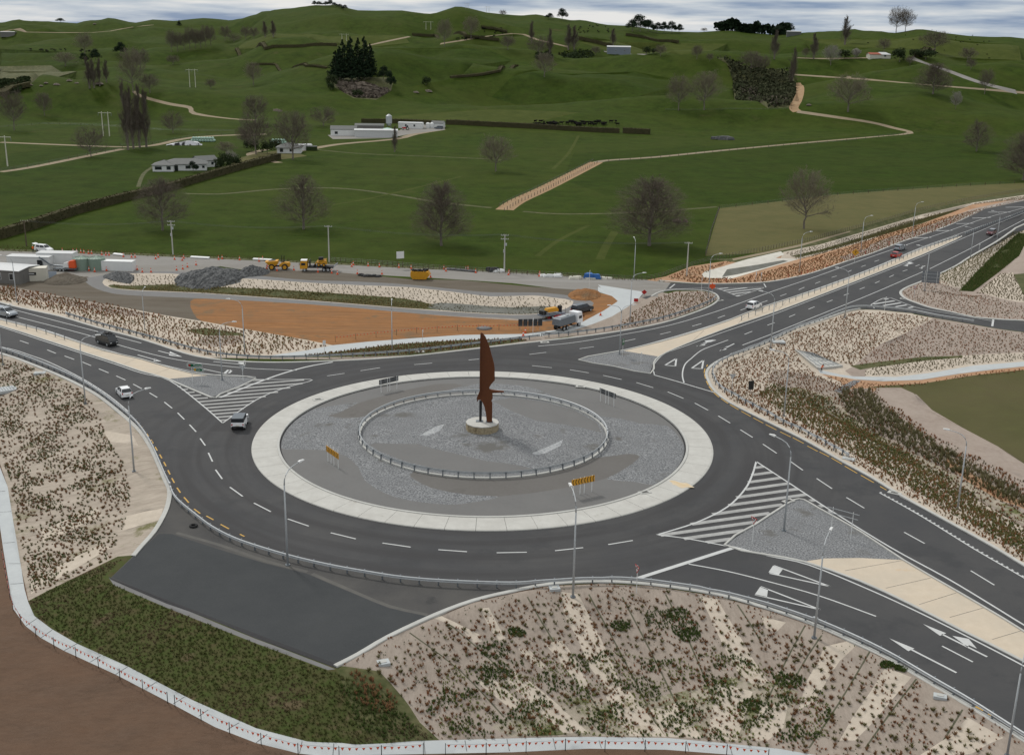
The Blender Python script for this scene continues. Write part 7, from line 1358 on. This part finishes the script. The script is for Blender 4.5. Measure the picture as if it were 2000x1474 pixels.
# distant pine wood, gully scrub: masses nobody could count
def scrub(name,poly_px,n,size,h,m,label,step=None):
    P=[G(*p)[:2] for p in poly_px]; A=np.array(P); lo,hi=A.min(0),A.max(0); pts=[]
    while len(pts)<n:
        q=rng.uniform(lo,hi,(n,2)); ok=inpoly(q[:,0],q[:,1],P); pts+=list(q[ok])
    q=np.array(pts[:n]); lump=.5+.5*np.sin(q[:,0]*.22+np.sin(q[:,1]*.17)*2)*np.sin(q[:,1]*.19+1); hh=h*(.35+.65*lump); z=hz(q[:,0],q[:,1])+hh*rng.random(n)**.5
    p=np.column_stack([q,z]); s=size*rng.uniform(.5,1.4,(n,1)); a=rng.normal(size=(n,3)); a/=np.linalg.norm(a,axis=1,keepdims=True); b_=np.cross(a,rng.normal(size=(n,3))); b_/=np.linalg.norm(b_,axis=1,keepdims=True)
    V=np.stack([p-a*s,p+b_*s*.8,p+a*s,p-b_*s*.8],1).reshape(-1,3); o=mk(name,V,np.arange(len(V)).reshape(-1,4),m); o['kind']='stuff'; o['label']=label; o['category']='scrub' if 'scrub' in name else 'wood'
scrub('gully_scrub',[(1398,113),(1420,126),(1431,160),(1434,193),(1500,211),(1543,208),(1554,180),(1547,142),(1500,136),(1460,134),(1425,118)],9000,1.1,5,'gully_leaf','dark native scrub filling the steep gully left of the orange farm road')
scrub('gully_scrub',[(1440,170),(1445,190),(1500,209),(1540,206),(1545,190),(1500,196)],1800,1.2,4,'twig','greyer brush along the lower edge of the scrub gully')
scrub('knoll_scrub',[(650,158),(720,168),(762,178),(740,193),(695,191),(665,178)],1600,1.,2.5,'twig','rough brown scrub under the pines on the rocky knoll')
scrub('far_wood',[(1393,61),(1440,62),(1500,67),(1540,68),(1540,66),(1500,65),(1440,60.5),(1393,59.5)],3500,3.,16,'needles','far pine wood along the skyline left of the grey shed')
scrub('left_gully_scrub',[(0,160),(30,160),(60,156),(40,180),(0,188)],1500,1.2,3,'leaves_dark','dark scrub in the gully at the left edge')
scrub('barn_scrub',[(1090,106),(1150,100),(1160,110),(1100,114)],900,1.2,3.5,'leaves_dark','low dark scrub along the ridge left of the barn'); scrub('barn_scrub',[(1045,110),(1075,106),(1080,115),(1050,118)],400,1.2,3.5,'leaves_dark','dark scrub patch under the poplars left of the barn')
# rock face of the knoll
x,y,z=G(735,182); t=thing('rock_outcrop','pale layered rock face under the pines on the knoll','rock',(x,y,z)); V=[];Fc=[];n=22
for i in range(n+1):
    for j in range(9):
        u=i/n*2-1; a=u*1.5; r_=14+1.6*math.sin(i*1.7+j)+1.*math.sin(i*.6+j*2.1)-.6*j; V.append((math.sin(a)*r_-10,-math.cos(a)*r_*.55+6+.5*(j%2),j*1.15*(1-.35*abs(u))-1))
for i in range(n):
    for j in range(8): q=i*9+j; Fc.append((q,q+9,q+10,q+1))
Fc.append(tuple(i*9+8 for i in range(n+1))[::-1]); MB().add(V,Fc).build('face','cliff',t)
for k,(a,b_,s) in enumerate([(150,163,1.),(110,166,1.4),(135,158,1.2),(80,168,1.),(90,163,1.2),(60,167,1.1),(194,165,1.8),(200,186,.9),(540,217,1.6),(546,218,1.3),(750,75,.0),(185,48,2.),(1580,206,1.2),(812,181,1.4),(836,179,1.6),(755,44,.9)]):
    if s<=.95: continue
    x,y,z=G(a,b_); V=[];Fc=[]
    for i in range(7):
        for j in range(5):
            th=2*math.pi*i/7; ph=math.pi/2*j/4; r_=s*(1+.25*math.sin(i*2.1+k)+.15*math.sin(j*3+k)); V.append((r_*1.6*math.cos(th)*math.cos(ph),r_*math.sin(th)*math.cos(ph),r_*.8*math.sin(ph)-.15))
            if j<4: Fc.append((i*5+j,((i+1)%7)*5+j,((i+1)%7)*5+j+1,i*5+j+1))
    o=MB().add(V,Fc).build('boulder','cliff'); o.location=(x,y,z); tag(o,'pale limestone boulder lying in the distant pasture','boulder','limestone boulders in the pasture')
# ------------------------------------------------------------------ cattle
def cow():
    t=thing('cow','x','cow'); m=MB()
    V=[];Fc=[]; sec=[(-.95,.22,1.18,.20),(-.85,.30,1.12,.32),(-.4,.32,1.05,.36),(.1,.34,1.02,.40),(.55,.30,1.05,.40),(.85,.20,1.12,.32),(1.1,.13,1.22,.2),(1.32,.11,1.30,.15),(1.5,.12,1.26,.14),(1.78,.06,1.12,.08)]
    for x,w_,zc,hh in sec:
        for k in range(8): a=2*math.pi*k/8; V.append((x,w_*math.cos(a),zc+hh*math.sin(a)))
    for i in range(len(sec)-1):
        for k in range(8): Fc.append((i*8+k,(i+1)*8+k,(i+1)*8+(k+1)%8,i*8+(k+1)%8))
    Fc+= [tuple(range(8)),tuple(range((len(sec)-1)*8,len(sec)*8))[::-1]]; m.add(V,Fc)
    for x,s in ((-.75,-1),(-.72,1),(.62,-1),(.66,1)):
        hind=x<0; m.tube([(x,s*.2,1.0),(x+(.08 if hind else 0),s*.21,.62),(x-(.08 if hind else 0),s*.21,.36),(x,s*.21,.0)],[.15,.09,.055,.06],6)
    m.tube([(-.97,0,1.3),(-1.08,0,.9),(-1.08,0,.5)],[.04,.025,.05],4); m.tube([(1.4,.12,1.38),(1.38,.3,1.36)],[.05,.02],4); m.tube([(1.4,-.12,1.38),(1.38,-.3,1.36)],[.05,.02],4)
    m.build('body','cow_black',t); return t
cw=cow(); cn=0
def herd(boxpx,n,label,group,seed,s=1.):
    global cn
    r=random.Random(seed)
    for i in range(n):
        (x0,y0,x1,y1)=boxpx; px=r.uniform(x0,x1); py=y0+(y1-y0)*r.random() ; 
        o=cw if cn==0 else dup(cw); cn+=1; o.location=G(px,py); o.rotation_euler=(0,0,r.uniform(0,6.28)); o.scale=(s,)*3; tag(o,label,'cow',group)
herd((1042,240,1210,247),56,'black and white cow in the herd above the long clipped hedge','herd above the hedge',1,1.25); herd((5,97,175,103),34,'distant black and white cow in the herd at the far left','far left herd',2,1.3); herd((890,72,975,79),16,'distant cow beside the shelter hedge high on the hill','cattle by the high hedge',3,1.3); herd((935,56,985,70),12,'distant cow on the slope below the skyline right of the highest dome','cattle below the skyline',4,1.3); herd((1130,50,1190,66),20,'distant black cow on the slope left of the dome pines','cattle left of the dome pines',5,1.3); herd((1690,70,1990,116),24,'distant pale sheep sized cow scattered on the right hill','stock on the right hill',6,.8)
# ------------------------------------------------------------------ planting
def tuft_np(n,h,spread,w_,seed):
    r=np.random.default_rng(seed); a=r.uniform(0,6.283,n); b_=r.uniform(0,.06,n); out=r.uniform(.25,1,n)*spread; hh=h*r.uniform(.6,1.1,n)*(1-.35*(out/spread)**2)
    B=np.stack([b_*np.cos(a),b_*np.sin(a),np.zeros(n)],1); T_=np.stack([out*np.cos(a),out*np.sin(a),hh],1); M_=(B*.55+T_*.45); M_[:,2]+=h*.12; s=np.stack([-np.sin(a),np.cos(a),np.zeros(n)],1)*w_
    V=np.stack([B-s*.5,B+s*.5,M_+s*.5,T_,M_-s*.5],1).reshape(-1,3); return V,np.arange(len(V)).reshape(-1,5)
TUF=[tuft_np(k,h,s,w_,i) for i,(k,h,s,w_) in enumerate([(36,.50,.34,.042),(32,.42,.36,.042),(28,.58,.28,.042)])]
TUL=[tuft_np(10,.40,.23,.07,20+i) for i in range(4)]; TUX=[tuft_np(6,.6,.55,.10,30+i) for i in range(4)]
def merge(pts,protos,smin,smax):
    Vs=[];Fs=[];o=0; k=rng.integers(0,len(protos),len(pts))
    for j,(V,Fc) in enumerate(protos):
        P=pts[k==j]; n=len(P)
        if n==0: continue
        a=rng.uniform(0,6.28,n); s=rng.uniform(smin,smax,n); c,sn=np.cos(a)*s,np.sin(a)*s
        X=V[None,:,0]*c[:,None]-V[None,:,1]*sn[:,None]+P[:,0:1]; Y=V[None,:,0]*sn[:,None]+V[None,:,1]*c[:,None]+P[:,1:2]; Z=V[None,:,2]*s[:,None]+P[:,2:3]
        VV=np.stack([X,Y,Z],2).reshape(-1,3); FF=(Fc[None]+ (np.arange(n)*len(V))[:,None,None]).reshape(-1,5)+o; Vs.append(VV);Fs.append(FF); o+=len(VV)
    return np.concatenate(Vs),np.concatenate(Fs)
def sample(poly_px,dens,holes=(),grid=True,jit=.32,world=None):
    P=world or [G(*p)[:2] for p in poly_px]; A=np.array(P); lo,hi=A.min(0),A.max(0); s=1/math.sqrt(dens)
    gx,gy=np.meshgrid(np.arange(lo[0],hi[0],s),np.arange(lo[1],hi[1],s)); q=np.stack([gx.ravel(),gy.ravel()],1); q[:,0]+=(np.round((q[:,1]-lo[1])/s)%2)*s/2; q+=rng.normal(size=q.shape)*s*jit
    ok=inpoly(q[:,0],q[:,1],P)
    for h_ in holes: ok&=~inpoly(q[:,0],q[:,1],[G(*p)[:2] for p in h_])
    q=q[ok]; return np.column_stack([q,hz(q[:,0],q[:,1])-.02])
def plant(name,poly_px,dens,m,label,protos=TUL,smin=.6,smax=1.2,keep=None,holes=(),cat='planting',jit=.32):
    q=sample(poly_px,dens,holes,jit=jit)
    if keep is not None: q=q[keep(q)]
    if len(q)==0: return
    V,Fc=merge(q,protos,smin,smax); o=mk(name,V,Fc,m); o['kind']='stuff'; o['label']=label; o['category']=cat
nz=lambda q,L,ph:np.sin(q[:,0]*6.28/L+ph+1.3*np.sin(q[:,1]*6.28/L/1.3))*np.sin(q[:,1]*6.28/L*.9+ph*2)
# south bank: the 300 nearest tussocks are things, the rest one mass
SB=BANK[:-1]
q=sample([(x,y+(8 if y<1330 else 0)) for x,y in BANK],1.7); nb_=nz(q,9,1.); r_=rng.random(len(q)); 
q=q[(r_<.93)]; top=dseg(q[:,0],q[:,1],LA); q=q[(top>2.2)|(rng.random(len(q))<.15)]
pp=np.array([proj(p) for p in q]); vis=(pp[:,0]>700)&(pp[:,0]<1990)&(pp[:,1]<1470)&(pp[:,1]>1140)
dist=np.hypot(q[:,0],q[:,1]); order=np.argsort(np.where(vis,dist,1e9)); near=order[:299]; rest=order[299:]
pt=[]
for i,(V,Fc) in enumerate(TUF):
    for mm in ('tussock_brown','tussock_olive'):
        pt.append((i,mm))
meshes={}
for kk,ix in enumerate(near):
    i=kk%3; mm='tussock_olive' if (nb_[ix]+rng.normal()*.35>.1) else 'tussock_brown'
    if (i,mm) not in meshes: o=mk('tussock',TUF[i][0],TUF[i][1],mm); meshes[(i,mm)]=o.data
    else: o=bpy.data.objects.new('tussock',meshes[(i,mm)]); col.objects.link(o)
    s=rng.uniform(.5,1.)*(1.25 if rng.random()<.12 else .9); o.location=tuple(q[ix]); o.scale=(s,s,s); o.rotation_euler=(0,0,rng.uniform(0,6.28)); tag(o,'grass tussock planted on the matted bank above the pale lower path','tussock','tussocks on the south bank')
rq=q[rest]; k=rng.random(len(rq)); olive=nb_[rest]+rng.normal(size=len(rq))*.35>.1
for sel,mm,l in ((~olive,'tussock_brown','brown tussocks over the upper part of the matted bank'),(olive,'tussock_olive','olive tussocks over the lower part of the matted bank')):
    V,Fc=merge(rq[sel],TUF,.5,1.); o=mk('tussocks',V,Fc,mm); o['kind']='stuff'; o['label']=l; o['category']='planting'
low=lambda q:(nz(q,7,.3)+nz(q,3.1,2.)*.6>.30)
LOWB=[(880,1300),(1000,1290),(1100,1280),(1200,1270),(1300,1290),(1400,1270),(1500,1300),(1600,1340),(1650,1440),(1500,1455),(1300,1438),(1150,1436),(1000,1438),(880,1440),(830,1400)]
plant('ground_cover',LOWB,12,'weed_leaf','dark green ground cover spreading low on the matted bank',TUL,.5,.95,low,cat='ground cover',jit=.6); plant('ground_cover',LOWB,9,'weed_lime','lime green seedlings on the lower matted bank',TUL,.4,.75,lambda q:(nz(q,6,4.)>.0),cat='ground cover',jit=.6)
plant('ground_cover',BANK,3.,'tussock_red','rust coloured seedlings over the whole matted bank',TUL,.4,.8,lambda q:nz(q,8,5.)>.0,cat='ground cover',jit=.6)
plant('ground_cover',BANK,3,'weed_leaf','scattered weeds over the whole matted bank',TUL,.2,.45,lambda q:nz(q,5,2.6)>.42,cat='ground cover',jit=.7)
for (px,py,w_) in ((1290,1208,2.2),(1322,1200,1.6),(1340,1228,1.8),(1345,1240,1.4),(965,1270,2.),(975,1310,1.8),(1212,1222,1.2),(1010,1235,1.1),(1540,1330,1.5),(1465,1378,1.4),(1732,1298,.8),(1760,1306,.8)):
    x,y,z=G(px,py); n=160; a=rng.uniform(0,6.28,n); r0=np.sqrt(rng.random(n))*w_*.8; xx=x+r0*np.cos(a); yy=y+r0*np.sin(a)*.8; P_=np.column_stack([xx,yy,hz(xx,yy)]); V,Fc=merge(P_,TUL,.35,.75); V=V-np.array([x,y,z]); o=mk('low_shrub',V,Fc,'weed_leaf'); o.location=(x,y,z); tag(o,'low dark green shrub spreading on the matted bank','low shrub','low dark shrubs on the south bank')
# left bank
LBK=[(0,700),(50,712),(112,740),(160,765),(190,800),(205,850),(240,900),(255,960),(250,1010),(232,1050),(215,1090),(60,1165),(50,1112),(32,1012),(22,950),(8,905),(-60,840),(-140,760),(-200,700),(-100,690)]
plant('tussocks',LBK,2.3,'tussock_brown','brown tussocks all over the striped left bank',TUF,.4,.9,lambda q:(nz(q,11,.5)+rng.normal(size=len(q))*.5>-.35)); plant('tussocks',LBK,2.2,'tussock_olive','olive tussocks in bands on the striped left bank',TUF,.4,.8,lambda q:nz(q,9,2.)>-.05); plant('ground_cover',LBK,5,'weed_leaf','green weeds in patches on the striped left bank',TUL,.4,.9,lambda q:(nz(q,10,3.4)>.25),cat='ground cover',jit=.6)
# long grass
plant('long_grass',[(262,1086),(220,1130),(325,1184),(425,1225),(500,1256),(640,1308),(700,1335),(800,1400),(850,1444),(700,1453),(600,1446),(500,1420),(375,1365),(250,1300),(150,1254),(68,1203),(57,1175),(160,1122)],16,'grass_blade','rank green grass on the slope below the dark stub road',TUX,.2,.5,lambda q:inpoly(q[:,0],q[:,1],LAp)&(dseg(q[:,0],q[:,1],LA)>.8),cat='grass',jit=.7)
plant('tussocks',[(680,1305),(740,1330),(780,1370),(760,1400),(700,1380)],5,'tussock_brown','dead brown brush at the lower left corner of the matted bank',TUL,.8,1.4)
plant('long_grass',[(690,1340),(760,1360),(830,1440),(760,1450),(700,1420),(660,1340)],8,'weed_leaf','dark weeds beside the lower left of the matted bank',TUL,.5,1.2,cat='grass',jit=.6); plant('long_grass',[(70,1200),(230,1088),(262,1085),(700,1300),(840,1440),(600,1446),(250,1301)],1.2,'tussock_olive','dry olive seed heads in the rank grass slope',TUL,.5,.9,lambda q:(nz(q,13,1.)>.0)&inpoly(q[:,0],q[:,1],LAp)&(dseg(q[:,0],q[:,1],LA)>1.5),cat='grass',jit=.6)
# planted strip north of the left road
NS=[(-150,528),(0,560),(60,570),(130,584),(200,597),(260,608),(330,620),(400,632),(470,643),(550,657),(600,667),(640,676),(600,683),(520,693),(470,695),(400,694),(360,685),(280,659),(190,634),(120,613),(0,587),(-150,545)]
plant('tussocks',NS,1.5,'tussock_brown','brown tussocks in the strip above the upper left carriageway',TUL,.8,1.4); plant('tussocks',NS,.9,'tussock_olive','olive tussocks in the strip above the upper left carriageway',TUL,.8,1.3,lambda q:nz(q,14,1.)>-.1); plant('tussocks',[(-100,512),(0,556),(130,580),(260,603),(330,620),(250,625),(120,606),(0,585)],.9,'tussock_red','rust red tussocks at the top of the left planted strip',TUL,.8,1.5)
plant('tussocks',[(590,694),(650,688),(740,676),(800,670),(900,664),(1015,661),(1030,665),(900,681),(800,692),(700,696),(600,697)],3,'tussock_brown','brown tussocks between the pale path and the back guard rail',TUL,.8,1.3); plant('tussocks',[(590,694),(740,678),(900,666),(1010,663),(900,680),(700,696)],2,'tussock_olive','green plants between the pale path and the back guard rail',TUL,.7,1.2)
plant('tussocks',[(1195,645),(1205,634),(1240,608),(1290,579),(1320,571),(1370,570),(1395,576),(1400,583),(1380,596),(1330,615),(1290,627),(1230,640)],1.6,'tussock_brown','brown tussocks on the pink planted island',TUL,.8,1.3,lambda q:rng.random(len(q))<.85); plant('tussocks',[(1195,645),(1240,608),(1290,579),(1370,570),(1395,576),(1380,596),(1290,627)],.7,'tussock_olive','olive tussocks on the pink planted island',TUL,.8,1.2)
# pond banks
PU=[(212,550),(225,539),(262,536),(330,537),(430,544),(500,547),(600,554),(700,559),(800,563),(900,574),(960,581),(1040,580),(1080,583),(1115,589),(1095,600),(1000,600),(900,596),(830,594),(790,583),(700,576),(600,569),(500,563),(400,560),(330,556),(260,558)]
plant('tussocks',PU,1.7,'tussock_dark','dark seedlings on the pale upper bank of the long pond',TUL,.7,1.15,lambda q:rng.random(len(q))<.9,jit=.25)
plant('tussocks',[(215,556),(260,558),(330,555),(400,560),(500,563),(600,569),(700,576),(790,583),(850,596),(800,602),(700,594),(600,586),(500,579),(400,572),(330,569),(260,566)],3.4,'tussock_straw','straw coloured sedges along the bottom of the long pond',TUL,.9,1.3); plant('tussocks',[(215,556),(330,556),(500,564),(700,577),(850,596),(700,594),(500,579),(330,569)],2.,'tussock_olive','olive sedges along the bottom of the long pond',TUL,.9,1.3)
plant('tussocks',[(835,598),(930,596),(1060,598),(1100,600),(1060,611),(1000,614),(900,609)],2.,'tussock_dark','dark water plants at the right end of the long pond',TUL,.5,.9)
# north east verge
OV=[(1300,543),(1350,524),(1430,511),(1370,538),(1440,546),(1560,514),(1640,488),(1740,455),(1850,424),(2000,389),(2150,360),(2000,391),(1925,408),(1875,432),(1825,452),(1762,472),(1700,496),(1655,510),(1600,529),(1560,540),(1500,550),(1440,553),(1360,553)]
plant('tussocks',OV,1.25,'tussock_red','rust red seedlings on the orange verge',TUL,.8,1.4); plant('tussocks',OV,.7,'tussock_olive','olive seedlings on the orange verge',TUL,.7,1.2)
plant('tussocks',[(1535,495),(1600,480),(1700,451),(1800,421),(1900,398),(2000,383),(2150,362),(2000,389),(1900,406),(1800,432),(1700,470),(1600,498),(1560,508)],2.4,'tussock_dark','dark seedlings on the white banks of the roadside swale',TUL,.7,1.1); plant('tussocks',[(1560,500),(1620,485),(1720,456),(1800,430),(1870,409),(1860,415),(1800,436),(1720,460),(1620,487)],4,'tussock_olive','green rushes down the middle of the roadside swale',TUL,.8,1.3)
# east wedge
plant('tussocks',[(1764,572),(1775,563),(1822,545),(1880,570),(1950,585),(2000,600),(2100,620),(2000,625),(1900,618),(1820,600),(1780,586)],1.4,'tussock_red','sparse red seedlings on the pinkish wedge by the side road',TUL,.6,1.1,lambda q:rng.random(len(q))<.6); plant('tussocks',[(1764,572),(1822,545),(1880,570),(1950,585),(2100,620),(1900,618),(1780,586)],1.,'tussock_dark','dark seedlings on the pinkish wedge by the side road',TUL,.5,.9)
plant('tussocks',[(1822,543),(1866,522),(1894,504),(1946,475),(1978,453),(2060,425),(2000,480),(1960,525),(1900,566),(1860,558)],2.2,'tussock_olive','olive tussocks on the pale banks right of the upper right road',TUL,.8,1.3); plant('tussocks',[(1905,574),(1955,535),(1978,533),(1990,560),(2010,590),(1950,582)],2.2,'tussock_dark','dark seedlings on the white triangle bank at the right edge',TUL,.7,1.1); plant('tussocks',[(1990,455),(2010,460),(1990,500),(1940,540),(1900,569),(1875,567),(1905,535),(1950,490)],7,'weed_leaf','green rushes in the ditch at the upper right',TUL,.9,1.5)
EB=[(1400,725),(1416,706),(1460,690),(1500,675),(1550,651),(1600,634),(1650,615),(1680,609),(1720,611),(1780,617),(1818,624),(1770,650),(1720,672),(1690,695),(1665,714),(1600,700),(1553,684),(1560,700),(1600,735),(1660,765),(1720,812),(1800,870),(1900,932),(2000,1003),(2150,1130),(2150,1190),(2000,1098),(1925,1053),(1825,998),(1762,962),(1700,924),(1650,895),(1575,855),(1500,817),(1425,779),(1405,760),(1396,742)]
plant('tussocks',EB,1.5,'tussock_brown','brown tussocks over the bank right of the roundabout',TUL,.7,1.2); plant('tussocks',EB,1.1,'tussock_dark','dark tussocks over the bank right of the roundabout',TUL,.5,.95,lambda q:nz(q,17,.2)>-.5)
plant('tussocks',EB,1.5,'tussock_red','rust red tufts over the bank right of the roundabout',TUL,.7,1.2,lambda q:nz(q,12,2.2)>-.5)
EG=[(1480,770),(1510,750),(1600,770),(1700,835),(1800,900),(1900,960),(2000,1030),(2150,1150),(2150,1190),(2000,1085),(1850,1000),(1700,905),(1600,850)]
plant('ground_cover',EG,2.4,'weed_leaf','green weeds over the lower part of the right bank',TUL,.7,1.2,lambda q:nz(q,14,1.7)>-.25); plant('tussocks',EG,2.4,'tussock_olive','olive tussocks over the lower part of the right bank',TUL,.9,1.4)
plant('shrubs',[(1636,778),(1645,764),(1700,760),(1720,790),(1760,820),(1830,868),(1880,900),(2000,965),(2150,1060),(2150,1090),(2000,1000),(1880,935),(1800,893),(1720,852),(1660,812)],1.9,'twig_shrub','dense dark leafless shrubs filling the swale right of the roundabout',[tuft_np(18,1.1,.5,.06,50+i) for i in range(4)],.6,1.2,cat='shrubs')
plant('tussocks',[(1690,695),(1720,673),(1770,652),(1822,625),(1900,637),(1950,646),(2000,652),(2200,665),(2200,690),(2000,688),(1900,693),(1800,699),(1720,711),(1670,715)],1.3,'tussock_red','sparse red seedlings on the pink mulch below the side road',TUL,.7,1.2); plant('tussocks',[(1690,695),(1770,652),(1822,625),(1950,646),(2200,665),(2200,690),(2000,688),(1800,699)],1.1,'tussock_dark','dark seedlings on the pink mulch below the side road',TUL,.5,.9)
plant('tussocks',[(1690,726),(1720,713),(1800,702),(1900,695),(2000,690),(2150,698),(2150,718),(2000,703),(1900,711),(1825,724),(1750,733),(1690,733)],2.6,'tussock_dark','dark seedlings on the white mulch above the pale right path',TUL,.6,1.1)
plant('tussocks',[(1610,735),(1670,745),(1725,750),(1800,747),(1875,734),(1950,724),(2100,720),(2000,726),(1900,735),(1800,752),(1720,757),(1700,790),(1640,765)],2.2,'tussock_red','rust red seedlings on the orange edge below the right path',TUL,.6,1.1)
plant('tussocks',[(1715,775),(1760,800),(1830,855),(1900,888),(2000,940),(2150,1020),(2150,1060),(2000,975),(1880,915),(1800,868),(1740,830)],1.8,'tussock_red','red seedlings between the pink track and the dark shrubs',TUL,.8,1.4,lambda q:nz(q,8,.9)>-.2); plant('tussocks',[(1715,775),(1830,855),(2000,940),(2150,1020),(2150,1060),(1880,915),(1740,830)],2,'tussock_dark','dark seedlings between the pink track and the dark shrubs',TUL,.6,1.)
# roadside pasture tufts and ragged verge
plant('verge_grass',[(0,480),(260,492),(520,504),(800,518),(1000,528),(1180,539),(1290,545),(1300,551),(1180,545),(1000,534),(800,524),(520,510),(260,499),(0,491)],1.2,'tussock_olive','rank weeds along the far edge of the works road',TUL,.6,1.1,cat='grass',jit=.6)
# labels stay within sixteen words
for o in list(sc.objects):
    l=o.get('label')
    if l:
        w_=l.replace(',',' ,').split(); n=[x for x in w_ if x!=',']
        while len([x for x in w_ if x!=','])>15:
            for k,x in enumerate(w_):
                if k>0 and x in('the','a','an'): del w_[k]; break
            else: break
        o['label']=' '.join(w_).replace(' ,',',')
        if len(o['label'].split())>16: print('LONG',o.name,o['label'])
for L_ in PR.values():
    for o in L_:
        if o.name in [x.name for x in sc.objects] and o.get('label')=='x':
            for c in list(o.children): bpy.data.objects.remove(c)
            bpy.data.objects.remove(o)
